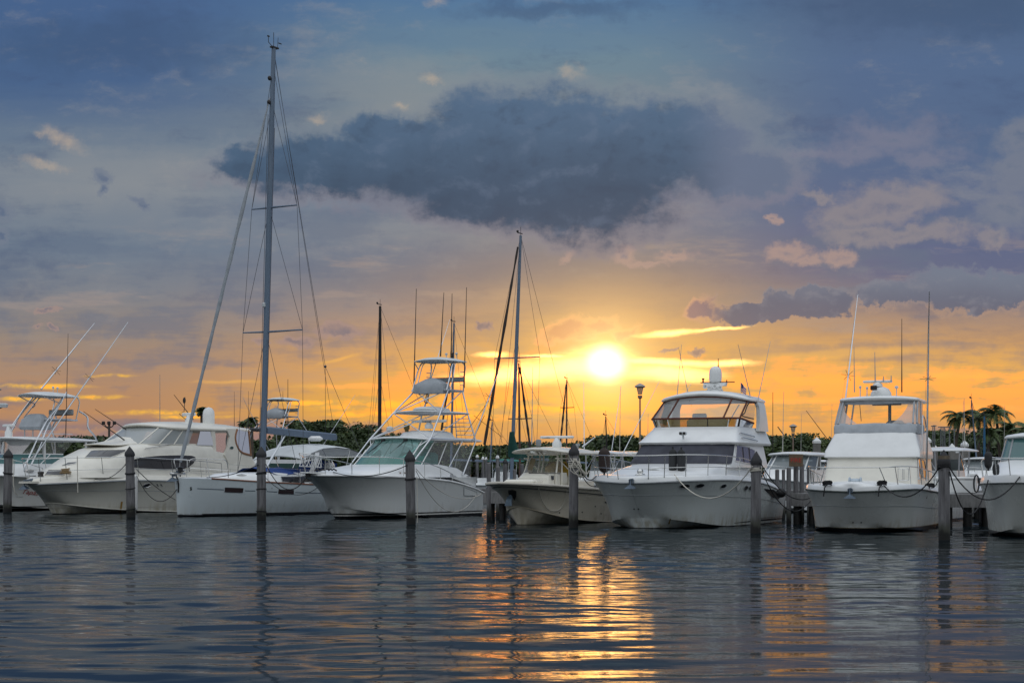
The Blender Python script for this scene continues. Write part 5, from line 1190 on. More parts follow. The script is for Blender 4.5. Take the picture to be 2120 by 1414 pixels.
# ------------------------------------------------------------------ fishing boat at the left edge
def yacht0():
    b = Boat('tower_fisherman', -60, 1058, 30, 'white fishing boat with a bent tower and two long slanted poles at the far left', 'fishing boat', FRONT)
    hm = hull_mat('hull_left_fisherman', (.62, .63, .61), [(-2, .09, (.012, .012, .014)), (.09, .14, (.6, .6, .56)), (.14, .19, (.02, .02, .02))], dirt=.06)
    plan = [(-1.5, 0), (-1.2, .5), (-.6, 1.0), (.5, 1.45), (2.2, 1.75), (4.2, 1.86), (6, 1.86), (8.5, 1.78)]
    ch = [(-.1, 0, .45), (0, .35, .42), (.3, .75, .35), (1.1, 1.15, .22), (2.6, 1.48, .10), (4.2, 1.6, .02), (6, 1.64, -.02), (8.5, 1.6, -.04)]
    hull(b, plan, [1.62, 1.60, 1.56, 1.50, 1.42, 1.34, 1.22, 1.05], ch, [0, .1, .22, .24, .14, .06, .02, 0], m=hm, rub=WHITE, rub_r=.035, camber=.1, stem_curve=.2)
    hs = MB(); house(hs, [dict(xf=-.4, xb=7.2, hw=1.55, z=1.5, depth=2.0, p=2.2), dict(xf=.2, xb=7.0, hw=1.46, z=1.80, depth=1.8, p=2.3), dict(xf=1.2, xb=6.6, hw=1.40, z=2.0, depth=1.5, p=2.4)]); b.solid(hs); b.part(hs, 'cabin', WHITE)
    rb = ringp(1.3, 5.2, 1.36, 1.98, 1.3, 2.5); rt = ringp(2.2, 4.4, 1.26, 2.42, 1.1, 2.5); ct = len(rb) // 2; idx = [ct + k for k in range(-10, 11)]
    g = MB(); g.grid([[rb[i] for i in idx], [rt[i] for i in idx]]); w_ = b.part(g, 'windscreen', glass_mat('sea_green_glass', (.12, .26, .26), .7))
    f_ = MB(); f_.tube([rt[i] for i in idx], .03, 6)
    for k in (-8, -5, 5, 8): f_.tube([rb[ct + k], rt[ct + k]], .025, 6)
    f_.build('frame', WHITE, w_, 60)
    et = ringp(2.5, 5.4, 1.28, 3.05, .9, 2.6); g = MB(); g.grid([[rt[i] for i in idx], [et[i] for i in idx]]); b.part(g, 'enclosure', CLEAR)
    ht = MB(); plate(ht, 1.7, 6.0, 1.40, 3.06, .10, 1.0, 2.6, camber=.08, crown=.04); b.part(ht, 'hard_top', WHITE)
    for s_ in (-1, 1):
        q = MB(); q.tube([(2.9, s_ * 1.3, 2.2), (2.9, s_ * 1.3, 3.06)], .06, 8); q.tube([(5.4, s_ * 1.3, 1.8), (5.4, s_ * 1.3, 3.06)], .05, 8); b.part(q, 'post', WHITE)
        q = MB(); q.tube(curve([(6.2, s_ * 1.35, 1.4), (6.1, s_ * 1.3, 3.0), (5.75, s_ * 1.1, 3.6), (5.85, s_ * .95, 4.1), (5.5, s_ * .8, 4.35)], 4), .04, 8); q.tube([(6.45, s_ * 1.4, 1.3), (5.9, s_ * 1.3, 3.02)], .03, 6)
        for z in (1.6, 2.0, 2.45): q.tube([(6.3, s_ * 1.38, z), (5.7, s_ * 1.32, z)], .02, 5)
        b.part(q, 'tower_leg', ALU)
    L = lambda pts, r=.034: [b.Y(px_, py_, y_) for px_, py_, y_ in pts]
    for pts in ([(62, 968, -1.4), (84, 920, -1.35), (100, 880, -1.0), (138, 812, -.75)], [(48, 975, -1.45), (74, 915, -1.38), (96, 872, -1.05), (128, 832, -.85)], [(20, 900, 1.2), (40, 862, .9), (60, 838, .8), (80, 818, .7)], [(26, 880, .9), (50, 846, .85), (72, 818, .75)]):
        q = MB(); q.tube(L(pts), .034, 6); b.part(q, 'tower_leg', ALU)
    tp = MB(); c0 = b.Y(38, 815, -.1); plate(tp, 3.1, 5.55, .78, 5.02, .07, .6, 2.8, camber=.08, crown=.10); b.part(tp, 'sun_top', LCANVAS)
    q = MB()
    for s_ in (-1, 1):
        q.tube(curve([(3.3, s_ * .7, 5.0), (3.9, s_ * .74, 4.8), (4.35, s_ * .74, 4.66), (4.2, s_ * .72, 4.5)], 4), .022, 6); q.tube(curve([(3.7, s_ * .74, 4.05), (4.2, s_ * .74, 4.55), (4.6, s_ * .72, 4.95), (4.9, s_ * .68, 5.02)], 4), .026, 6)
        q.tube(curve([(5.3, s_ * .78, 3.9), (5.45, s_ * .78, 4.4), (5.55, s_ * .76, 4.8), (5.4, s_ * .7, 5.02)], 4), .03, 6)
    q.tube([(3.6, -.78, 3.95), (5.4, -.78, 3.95), (5.4, .78, 3.95), (3.6, .78, 3.95)], .035, 6, closed=True); b.part(q, 'crows_nest_rail', ALU)
    bk = MB(); bk.box((5.2, 0, 4.30), (.12, 1.5, .26), bev=.05); bk.box((4.9, 0, 3.96), (.6, 1.5, .10), bev=.04); b.part(bk, 'backrest', GREY)
    q = MB(); cx = b.X(63, 861, 3.6); q.loft([ringp(3.3, 3.95, .62, 3.50, .12, 4), ringp(3.22, 3.95, .66, 3.62, .12, 4), ringp(3.36, 3.9, .60, 3.95, .12, 3.5), ringp(3.5, 3.8, .36, 4.18, .1, 3), ringp(3.55, 3.75, .2, 4.2, .05, 3)], True, True); b.part(q, 'helm_cover', CANVAS)
    c = b.X(18, 881, 2.6); radar_bar(b, c, .7, ped=.55, h=.12)
    for y_ in (-.5, .1, .6): q = MB(); q.tube([(3.6, y_, 3.16), (3.6, y_, 3.52)], .03, 6); b.part(q, 'tower_brace', ALU)
    q = MB(); q.tube([(3.0, -.9, 3.32), (5.0, -.9, 3.32)], .015, 5); b.part(q, 'grab_rail', ALU)
    for px_, py_, h_ in ((110, 802, .26), (119, 802, .24)): p = b.Y(px_, 808, 0); mushroom(b, (p.x, p.y, 5.12), h_, .06)
    outrigger(b, b.Y(85, 806, .7), b.Y(196, 669, 1.2), .27, r=.03); outrigger(b, b.Y(68, 950, -1.35), b.Y(265, 667, -1.9), .58, r=.03)
    whip(b, b.Y(136, 905, -.9), b.Y(141, 691, -.9), r=.016, m=DARK)
    q, n = b.hit(62, 975, .02)
    b.decal('porthole', [(62 + 8 * math.cos(a), 975.5 + 3.2 * math.sin(a)) for a in [k * .5236 for k in range(12)]], DGLASS, .014, frame=STEEL)
    rail(b, [-1.1, -.2, 1.0, 2.4], [.7, .7, .66, .4], .1, lean=.08)
    b.write('Tapas', 43, 1021, 9.5, mat('red_script', (.30, .02, .015), .4), 'lettering', wpx=36, shear=.35, slope=.12)
    b.write('VIII. MIAMI', 32, 1029, 2.2, GREY, 'lettering', wpx=15, slope=.03)
    a = b.w(b.Y(27, 950, -1.6)); c = b.w(b.Y(36, 1024, -1.9)); line([a, b.w(b.Y(27.5, 1000, -1.75)), b.w(b.Y(30, 1019, -1.9)), c], .03, ROPEW, 'white line hanging beside the left edge piling')
    return b
b0 = yacht0()
# ------------------------------------------------------------------ white cruiser cut by the right edge
def yacht7():
    b = Boat('cabin_cruiser', 2150, 1113, 20, 'white cruiser with a green tinted cabin window, cut off by the right edge', 'yacht', FRONT)
    hm = hull_mat('hull_right_cruiser', (.64, .66, .63), [(-2, .09, (.012, .012, .014)), (.09, .14, (.05, .05, .05))], dirt=.12)
    plan = [(-.95, 0), (-.85, .55), (-.5, 1.05), (.2, 1.42), (1.4, 1.72), (3.2, 1.92), (5.5, 1.98), (8.5, 1.9)]
    ch = [(-.1, 0, .28), (-.02, .5, .26), (.2, .85, .22), (.8, 1.1, .15), (1.9, 1.4, .06), (3.4, 1.66, .0), (5.5, 1.8, -.03), (8.5, 1.75, -.05)]
    hull(b, plan, [1.62, 1.62, 1.61, 1.60, 1.58, 1.54, 1.45, 1.3], ch, [0, .05, .10, .12, .10, .06, .03, 0], m=hm, rub=mat('green_black_rub', (.03, .04, .035), .5), rub_r=.02, camber=.06)
    raised_deck(b, [(0, .01), (.03, .20), (.07, .24), (.3, .25)], 7.8)
    tk = MB(); house(tk, [dict(xf=.4, xb=7.5, hw=1.45, z=1.8, depth=1.6, p=2.5), dict(xf=1.3, xb=7.5, hw=1.36, z=2.12, depth=1.4, p=2.6), dict(xf=2.2, xb=7.5, hw=1.3, z=2.3, depth=1.1, p=2.8)]); b.solid(tk); b.part(tk, 'foredeck_trunk', WHITE)
    r0 = ringp(2.3, 7, 1.25, 2.3, .5, 3.2); r1 = ringp(2.9, 7, 1.12, 3.0, .45, 3.2); ct = len(r0) // 2
    g = MB(); idx = [ct + k for k in range(-10, 11)]; g.grid([[r0[i] for i in idx], [r1[i] for i in idx]]); w_ = b.part(g, 'windscreen', mat('green_grey_glass', (.05, .13, .13), .08, coat=.5))
    f_ = MB(); f_.tube([r0[i] for i in idx], .03, 6); f_.tube([r1[i] for i in idx], .03, 6)
    for k in (-8, -4, 4, 8): f_.tube([r0[ct + k], r1[ct + k]], .03, 6)
    f_.build('frame', GREY, w_, 60)
    rf = MB(); plate(rf, 2.75, 7.2, 1.18, 3.0, .14, .5, 3.0, camber=.06, crown=.08); b.part(rf, 'roof', WHITE)
    rail(b, [-.7, -.2, .8, 2.0, 3.2], [.72, .74, .74, .70, .5], .1, lean=.1, tilt=-.05)
    c = b.w(b.X(2046, 952, .1)); fender(c, 36 / F * c.y, 8 / F * c.y, 'round black fender on the rail of the right edge cruiser', mat('charcoal_fender', (.03, .032, .034), .75, var=.3))
    c = b.w(b.X(2062, 972, .6)); fender(c, 26 / F * c.y, 7 / F * c.y, 'dark fender lying low on the deck of the right edge cruiser', mat('charcoal_fender', (.03, .032, .034), .75, var=.3))
    return b
b7 = yacht7()
# ------------------------------------------------------------------ tall sailboat
def sailboat2():
    b = Boat('sailing_yacht', 366, 1070, 30, 'white sailing yacht with a very tall bare mast, furled jib and curved cockpit arch', 'sailboat', FRONT)
    hm = hull_mat('hull_sailboat', (.60, .66, .68), [(-2, .075, (.012, .013, .018))], dirt=.05)
    plan = [(-.02, 0), (.12, .22), (.5, .55), (1.4, 1.02), (3.0, 1.52), (5.2, 1.85), (7.5, 1.95), (9.8, 1.90), (11.6, 1.75)]
    sh = [(365, 990), (420, 990), (470, 993), (530, 997), (640, 1003), (690, 1005), (760, 1007)]
    ch = [(.03, 0, .10), (.16, .10, .09), (.6, .32, .07), (1.6, .78, .04), (3.2, 1.25, .0), (5.2, 1.58, -.03), (7.5, 1.70, -.05), (9.8, 1.66, -.04), (11.6, 1.5, -.02)]
    hull(b, plan, sh, ch, [0, 0, -.02, -.04, -.06, -.07, -.07, -.06, -.05], m=hm, rub=None, camber=.08)
    tr = MB(); tr.tube([Vector((q.x, -q.y - .005, q.z + .012)) for q in b.S if q.x > .9], .030, 6); tr.tube([Vector((q.x, q.y + .005, q.z + .012)) for q in b.S if q.x > .9], .030, 6); b.part(tr, 'toe_rail', TEAK)
    cr = MB(); house(cr, [dict(xf=1.9, xb=9.5, hw=1.20, z=1.30, depth=2.4, p=2.0), dict(xf=2.1, xb=9.5, hw=1.16, z=1.52, depth=2.4, p=2.1), dict(xf=2.6, xb=9.2, hw=1.05, z=1.66, depth=2.2, p=2.2), dict(xf=3.6, xb=9.0, hw=.8, z=1.72, depth=1.8, p=2.3)]); b.solid(cr); b.part(cr, 'coachroof', WHITE)
    b.decal('coachroof_window', [(581, 987), (634, 987), (637, 996), (632, 1001), (606, 1000), (584, 997)], DGLASS, .02, frame=GREY)
    b.decal('deck_hatch', [(490, 984), (500, 982.5), (510, 984), (500, 985.5)], DGLASS, .02, frame=STEEL)
    for q4 in ([(466, 1009), (503.5, 1010.5), (502, 1019.5), (465, 1018)], [(577, 1013), (608, 1014), (607, 1022.5), (576, 1021.5)]):
        b.decal('hull_window', q4, mat('brown_port', (.045, .03, .032), .12, coat=.3), .012, frame=BLACK, fr=.010)
    navy = mat('navy_line', (.03, .06, .10), .4)
    for rows in ([(408, 1011), (436, 1012.2), (463, 1013.5)], [(507, 1015.5), (528, 1016)], [(552, 1017), (574, 1018)], [(611, 1019), (640, 1020), (666, 1020.5)]): b.strip('cove_line', rows, navy, 1.3, .008)
    b.decal('crest', [(394, 1008), (396, 1007.5), (397.5, 1009), (396, 1010.5), (397.5, 1012), (396.5, 1015), (393.5, 1014.8), (392.6, 1013.6), (394.5, 1013.4), (395.2, 1012), (393.6, 1010.5), (392.8, 1009)], BLACK, .008)
    b.decal('crest', [(562.3, 1009), (563.3, 1009), (563.3, 1012), (562.3, 1012)], BLACK, .008)
    b.strip('boot_stripe', [(371, 1065.2), (378, 1065.2)], BLACK, 3.4, .008); b.strip('boot_stripe', [(417, 1064.8), (480, 1063.8), (540, 1062.6), (620, 1061), (690, 1059.5)], BLACK, 3.2, .008)
    b.write('BENETEAU', 380.5, 1066.6, 3.2, BLACK, 'lettering', wpx=34, slope=-.012)
    # spars
    foot = Vector((5.25, 0, 1.70)); top = Vector((6.0, 0, 19.3))
    def up(t): return foot.lerp(top, t)
    ms = MB(); rings = []
    for t, rx, ry in ((0, .15, .10), (.3, .15, .10), (.75, .145, .10), (.92, .12, .085), (1, .10, .075)):
        c = up(t); rings.append([(c.x + rx * math.cos(a), c.y + ry * math.sin(a), c.z) for a in [2 * math.pi * k / 14 for k in range(14)]])
    ms.loft(rings, True, True); mo = b.part(ms, 'mast', MASTM, smooth=60)
    zt = lambda z: up((z - 1.7) / 17.6)
    hd = MB(); t_ = zt(19.3); hd.box(t_ + Vector((.05, 0, .03)), (.42, .16, .06)); hd.tube([t_, t_ + Vector((0, 0, .65))], .012, 5); hd.tube([t_, t_ + Vector((-.35, 0, .18)), t_ + Vector((-.35, 0, .45))], .014, 5); hd.box(t_ + Vector((-.35, 0, .42)), (.14, .02, .06)); hd.tube([t_ + Vector((.25, 0, 0)), t_ + Vector((.3, 0, .5))], .01, 5); hd.box(t_ + Vector((.42, 0, .28)), (.2, .02, .04)); hd.build('wind_instruments', DARK, mo)
    for z in (18.0, 17.0): q = MB(); q.ball(zt(z) + Vector((-.22, 0, 0)), (.10, .07, .10)); q.build('sheave_box', DARK, mo)
    q = MB(); q.box(zt(8.6) + Vector((-.2, 0, 0)), (.12, .12, .2), bev=.03); q.build('steaming_light', LCANVAS, mo)
    rig = MB(); W = .009; ends = {}
    for z, hy, sweep in ((7.5, 1.55, .42), (12.65, 1.18, .32)):
        c = zt(z)
        for s_ in (-1, 1):
            e_ = c + Vector((sweep, s_ * hy, .06)); ends[(z, s_)] = e_; sp = MB(); sp.tube([c, e_], [.045, .028], 6); b.part(sp, 'spreader', MASTM, smooth=60)
    for s_ in (-1, 1):
        ch_ = Vector((5.75, s_ * 1.72, 1.25)); lo, hi = ends[(7.5, s_)], ends[(12.65, s_)]
        rig.tube([ch_, lo], W, 4); rig.tube([lo, hi], W, 4); rig.tube([hi, zt(18.6)], W, 4); rig.tube([lo, zt(12.6)], W, 4); rig.tube([Vector((5.6, s_ * 1.70, 1.25)), zt(7.5)], W, 4); rig.tube([hi, zt(17)], W, 4)
    sp_ = Vector((9.6, 0, 6.3)); rig.tube([zt(19.2), sp_], W, 4)
    for s_ in (-1, 1): rig.tube([sp_, Vector((11.4, s_ * 1.3, 1.3))], W, 4)
    rig.ball(sp_, .06); rig.tube([zt(18.9) + Vector((.12, 0, 0)), Vector((10.3, 0, 3.3))], .008, 4); rig.tube([zt(4.4) + Vector((-.2, 0, 0)), Vector((5.0, 0, 1.75))], W, 4)
    rig.tube([zt(16) + Vector((.2, 0, 0)), zt(2.4) + Vector((.2, .0, 0))], .01, 4); rig.tube([zt(16.5) + Vector((-.19, .05, 0)), zt(3.0) + Vector((-.19, .05, 0))], .01, 4)
    b.part(rig, 'rigging', WIRE, smooth=60)
    # furled headsail with its drum
    fs = MB(); a, c = Vector((.22, 0, 2.1)), zt(17.2) + Vector((-.16, 0, 0)); n_ = 26; P_ = [a.lerp(c, k / n_) for k in range(n_ + 1)]
    fs.tube(P_, [(.045 if k == 0 else (.068 + .012 * math.sin(k * 1.9)) * (1.0 if k < 21 else 1 - (k - 20) * .11)) for k in range(n_ + 1)], 8); b.part(fs, 'furled_jib', mat('furled_sailcloth', (.30, .33, .36), .85, var=.25, vscale=3), smooth=60)
    dr = MB(); dr.lathe([(.06, 0), (.15, .02), (.15, .05), (.10, .08), (.10, .16), (.15, .19), (.05, .22)], (.20, 0, 1.72), 14); dr.tube([(.2, 0, 1.55), (.2, 0, 1.75)], .03, 6); b.part(dr, 'furling_drum', BLACK)
    bm_ = MB(); a, c = Vector((5.5, 0, 3.46)), b.Y(695, 905, 0) ; R_ = []
    for t in (0, .02, .98, 1):
        q = a.lerp(c, t); k = .75 if t in (0, 1) else 1; R_.append([q + Vector((0, y * k, z * k)) for y, z in ((.10, -.14), (.10, .10), (.06, .15), (-.06, .15), (-.10, .10), (-.10, -.14))])
    bm_.loft(R_, True, True); b.part(bm_, 'boom', MASTM)
    q = MB(); q.tube([Vector((5.5, 0, 1.9)), a.lerp(c, .28)], .05, 8); b.part(q, 'vang', ALU)
    # arch, bimini, sprayhood and covers
    ar = MB(); P_ = [Vector((8.0 + .25 * abs(y_) * 0, y_, z_)) for y_, z_ in ()]
    for x_, dz in ((7.3, 0),):
        pts = [(6.2, -1.55, 1.30), (6.75, -1.5, 1.95), (7.15, -1.38, 2.42), (7.35, -1.05, 2.62), (7.4, 0, 2.70), (7.35, 1.05, 2.62), (7.15, 1.38, 2.42), (6.75, 1.5, 1.95), (6.2, 1.55, 1.30)]
        cc = curve(pts, 5); R_ = []
        for k, q in enumerate(cc):
            R_.append([q + Vector(v) for v in ((-.14, 0, .05), (.14, 0, .05), (.14, 0, -.05), (-.14, 0, -.05))])
        ar.loft(R_, True, True)
    b.part(ar, 'cockpit_arch', WHITE)
    bi = MB(); rows = []
    for x_, z_ in ((6.3, 2.40), (6.8, 2.68), (7.6, 2.88), (8.6, 2.94), (9.6, 2.88), (10.6, 2.66), (11.1, 2.48)):
        rows.append([Vector((x_, y_, z_ - .16 * (y_ / 1.35) ** 2)) for y_ in (-1.35, -1, -.5, 0, .5, 1, 1.35)])
    bi.grid(rows); bi.grid([[q - Vector((0, 0, .03)) for q in r] for r in rows]); b.part(bi, 'bimini', LCANVAS)
    q = MB()
    for s_ in (-1, 1):
        for x0, x1 in ((8.6, 7.6), (8.8, 9.6), (8.9, 10.8)): q.tube([(x0, s_ * 1.5, 1.3), (x1, s_ * 1.3, 2.7)], .016, 6)
    b.part(q, 'bimini_frame', STEEL)
    bl = MB(); rows = []
    for k in range(9):
        x_ = 4.6 + .35 * k; rows.append([Vector((x_, y_, 1.62 + .28 * (1 - (y_ / 1.1) ** 2) + .05 * math.sin(k * 1.6 + y_ * 4))) for y_ in (-1.1, -.9, -.5, 0, .5, .9, 1.1)])
    bl.grid(rows); b.part(bl, 'cockpit_cover', BLUEC)
    bl = MB(); rows = []
    for k in range(5):
        t = k / 4; rows.append([Vector((8.2 + .9 * math.sin(t * 1.5), y_, 1.3 + 1.0 * t * (1 - .2 * abs(y_)))) for y_ in (-1.0, -.5, 0, .5, 1.0)])
    bl.grid(rows); b.part(bl, 'sprayhood', BLUEC)
    wl_ = MB()
    for y_ in (-.75,):
        c = Vector((8.6, y_, 1.95)); wl_.tube([c + Vector((0, .42 * math.cos(a), .42 * math.sin(a))) for a in [k * .3927 for k in range(16)]], .018, 5, closed=True)
        for a in [k * .785 for k in range(8)]: wl_.tube([c, c + Vector((0, .42 * math.cos(a), .42 * math.sin(a)))], .01, 4)
    b.part(wl_, 'steering_wheel', STEEL)
    q = MB(); q.box((8.9, -.75, 1.7), (.35, .4, .9), bev=.08); b.part(q, 'wheel_pedestal', WHITE)
    # folded gangway lattice stowed at the rail
    lt = MB(); a, c = b.Y(620, 942, -1.75), b.Y(665, 945, -1.75); z_ = Vector((0, 0, -.45))
    lt.tube([a, c], .022, 6); lt.tube([a + z_, c + z_], .022, 6)
    for k in range(7):
        p0, p1 = a.lerp(c, k / 6), a.lerp(c, min(1, (k + 1) / 6)); lt.tube([p0, p1 + z_], .016, 5); lt.tube([p0 + z_, p1], .016, 5)
    b.part(lt, 'gangway', WHITE)
    # bow and stern pulpits, lifelines
    pp = MB()
    for s_ in (-1, 1):
        pp.tube(curve([(.35, s_ * .32, 1.75), (.3, s_ * .40, 2.18), (.7, s_ * .55, 2.24), (1.35, s_ * .80, 2.22), (1.75, s_ * 1.0, 2.15), (1.8, s_ * 1.05, 1.5)], 5), .018, 6); pp.tube([(1.0, s_ * .78, 1.5), (.95, s_ * .66, 2.24)], .016, 6)
        pp.tube([(.35, s_ * .35, 1.88), (1.8, s_ * 1.05, 1.8)], .010, 5)
    pp.tube([(.3, -.4, 2.18), (.08, -.16, 2.2), (.08, .16, 2.2), (.3, .4, 2.18)], .018, 6); b.part(pp, 'pulpit', STEEL, smooth=60)
    lf = MB()
    for s_ in (-1, 1):
        for h in (.32, .60): lf.tube([Vector((x_, s_ * (sheer_at(b, x_).y - .05), sheer_at(b, x_).z + h)) for x_ in (1.8, 3.6, 5.4, 7.2, 9.0, 10.8)], .006, 4)
    lo = b.part(lf, 'lifeline', STEEL)
    for x_ in (3.6, 5.4, 7.2, 9.0, 10.8):
        for s_ in (-1, 1): q = sheer_at(b, x_, .05); m_ = MB(); m_.tube([(q.x, s_ * q.y, q.z), (q.x, s_ * q.y, q.z + .62)], .013, 5); m_.build('stanchion', STEEL, lo, 60)
    # anchor on the roller, coloured blue grey, with a dark bridle
    anchor(b, (-.12, 0, 1.62), sc_=.85); q = MB(); q.box((.05, 0, 1.66), (.75, .22, .10), bev=.03); b.part(q, 'bow_roller', STEEL)
    q = MB(); q.tube(curve([(-.1, -.05, 1.62), (.0, -.08, 1.3), (.02, -.06, .95)], 4), .03, 5); b.part(q, 'anchor_strap', ROPED)
    rd = MB(); c = b.X(683, 932, 9); 
    # raft box on the arch
    rd.box(b.X(653, 908, 8.2), (.35, .62, .22), bev=.08); b.part(rd, 'outboard_radar', WHITE)
    return b
b2 = sailboat2()
# ------------------------------------------------------------------ docks, posts and lamps
AX = Vector((math.sin(R(29)), math.cos(R(29)), 0)); CR = Vector((AX.y, -AX.x, 0))
def dock_piece(name, p, L, W, label, z=1.06, group='finger piers between the slips', piles=True, seed=0):
    """p = middle of the near end, on the water"""
    o = empty(name, (p.x, p.y, 0), R(90) - R(29), label=label, cat='dock', group=group)
    mb = MB(); n = int(L / .16)
    for k in range(n): mb.box((.08 + k * .16, 0, z), (.148, W, .045))
    mb.build('planking', DECKW, o)
    mb = MB(); mb.box((-.06, 0, z - .21), (.10, W + .02, .42)); fa = mb.build('end_fascia', DECKW, o)
    for s_ in (-1, 1): mb = MB(); mb.box((L / 2, s_ * (W / 2 + .03), z - .19), (L, .08, .36)); mb.build('side_beam', DECKW, o)
    if piles:
        rr = random.Random(seed)
        for k in range(int(L / 2.4) + 1):
            for s_ in (-1, 0, 1):
                mb = MB(); mb.tube([(.25 + k * 2.4, s_ * W * .38, -1), (.25 + k * 2.4 + rr.uniform(-.05, .05), s_ * W * .38, z - .36)], .14 + rr.uniform(-.02, .02), 10); mb.build('pile', WETW, o, 60)
    return o
def gp(px, D): p = at(px, HZ, D); return Vector((p.x, p.y, 0))
dock_piece('finger_pier', gp(1034, 65), 9, 1.3, 'grey finger pier between the tall tower boat and the centre console')
dock_piece('finger_pier', gp(1678, 59.5), 12, 1.5, 'grey finger pier on dark piles between the flybridge yacht and the white convertible', seed=2)
dock_piece('finger_pier', gp(2000, 57.5), 12, 1.7, 'grey finger pier between the white convertible and the right edge cruiser', seed=3)
def main_dock():
    c = Vector((2, 77.5, 0)); o = empty('main_dock', tuple(c), R(-29), label='long grey timber dock running behind the front row of boats', cat='dock')
    mb = MB()
    for k in range(430): mb.box((-34 + k * .16, 0, 1.06), (.148, 2.4, .045))
    mb.build('planking', DECKW, o)
    mb = MB(); mb.box((0, -1.25, .86), (68, .09, .40)); mb.build('fascia', DECKW, o)
    for k in range(24): mb = MB(); mb.tube([(-33 + k * 2.9, -.9, -1), (-33 + k * 2.9, -.9, .9)], .15, 10); mb.build('pile', WETW, o, 60)
main_dock()
def post(px, top, D, wpx, label, cap=None, group='dock posts behind the front row', seed=0, square=False, name='dock_post'):
    p = at(px, top, D); r = wpx / 2 / F * D; h = p.z
    o = empty(name, (p.x, p.y, 0), rnd.uniform(0, .3), label=label, cat='post', group=group)
    if square:
        mb = MB(); mb.box((0, 0, (h - .35 - 1) / 2), (r * 2, r * 2, h - .35 + 1), bev=.03); mb.build('shaft', CONC, o)
        mb = MB(); c = r * 1.08; mb.loft([[(c, c, h - .42), (-c, c, h - .42), (-c, -c, h - .42), (c, -c, h - .42)], [(c, c, h - .26), (-c, c, h - .26), (-c, -c, h - .26), (c, -c, h - .26)], [(.02, .02, h), (-.02, .02, h), (-.02, -.02, h), (.02, -.02, h)]], True, True); mb.build('cap', WHITE, o, 20)
    else:
        mb = MB(); rr = random.Random(seed)
        mb.lathe([(r * 1.02, -1), (r, h * .5), (r * .97, h - (.02 if cap is None else .16))], seg=14); mb.build('shaft', WOOD, o, 60)
        mb = MB()
        if cap is None:
            mb.lathe([(r * .97, h - .02), (r * .9, h), (.01, h + .015)], seg=14); mb.build('worn_top', mat('grey_endgrain', (.24, .23, .22), .9, var=.4, vscale=9), o, 40)
        else: mb.lathe([(r * 1.12, h - .2), (r * 1.12, h - .14), (r * .5, h - .02), (.01, h)], seg=14); mb.build('cap', cap, o, 50)
    return o
for px, top, D, wd, lab, cap in (
    (1012, 958, 64, 9, 'grey dock post just right of the tall tower boat stern', None),
    (1031, 966, 68, 9, 'grey dock post at the finger pier left of the centre console', None),
    (1046, 950, 72, 10, 'dock post with a black cone cap left of the green sail cover', BLACK),
    (1081, 961, 74, 8, 'grey dock post under the green sail cover', None),
    (1065, 972, 78, 7, 'short grey dock post beside the nearer bare mast', None),
    (1609, 972, 70, 9, 'grey dock post nearest the flybridge yacht stern, right behind it', None),
    (1622, 972, 67, 7, 'thin grey dock post, second behind the flybridge yacht', None),
    (1633, 968, 59.3, 10, 'stout grey dock post at the pier corner with dark lines passing it', None),
    (1648, 958, 61.5, 11, 'wide grey dock post under the red lettered board, left of the pair', None),
    (1660, 960, 62.5, 10, 'wide grey dock post under the red lettered board, right of the pair', None),
    (1675, 966, 64, 9, 'grey dock post between the red lettered board and the convertible bow', None),
    (1704, 1046, 61, 15, 'dark stub post under the pier beside the convertible hull', None)):
    post(px, top, D, wd, lab, cap, seed=px)
for px, top, D, wd, lab in (
    (1691, 905, 118, 14, 'pale square post with a white cap just left of the convertible'),
    (1919, 903, 112, 14, 'tallest pale square post with a white cap right of the convertible outrigger'),
    (1971, 918, 106, 12, 'pale square post with a white cap beside its narrower twin'),
    (1981, 925, 118, 9, 'narrow pale square post tucked behind its wider twin'),
    (1997, 912, 122, 12, 'pale square post with a white cap standing before the palms'),
    (1937, 922, 128, 8, 'small pale square post close beside the right outrigger pole')):
    post(px, top, D, wd, lab, square=True, group='square posts with white caps beyond the dock', name='square_post')
for px, top, D, wd, lab in (
    (988, 941, 120, 6, 'slim far post with a white rounded cap at the stern of the tower boat'),
    (1000, 945, 118, 6, 'slim far post with a white rounded cap, left of a close pair'),
    (1006.5, 946, 122, 5, 'slim far post with a white rounded cap, right of a close pair'),
    (1030, 942, 110, 7, 'far post with a white rounded cap before the green hedge'),
    (1612, 947, 118, 6, 'far post with a white rounded cap, left one behind the flybridge yacht'),
    (1622, 949, 115, 7, 'far post with a white rounded cap, right one behind the flybridge yacht')):
    post(px, top, D, wd, lab, WHITE, group='far posts with white caps')
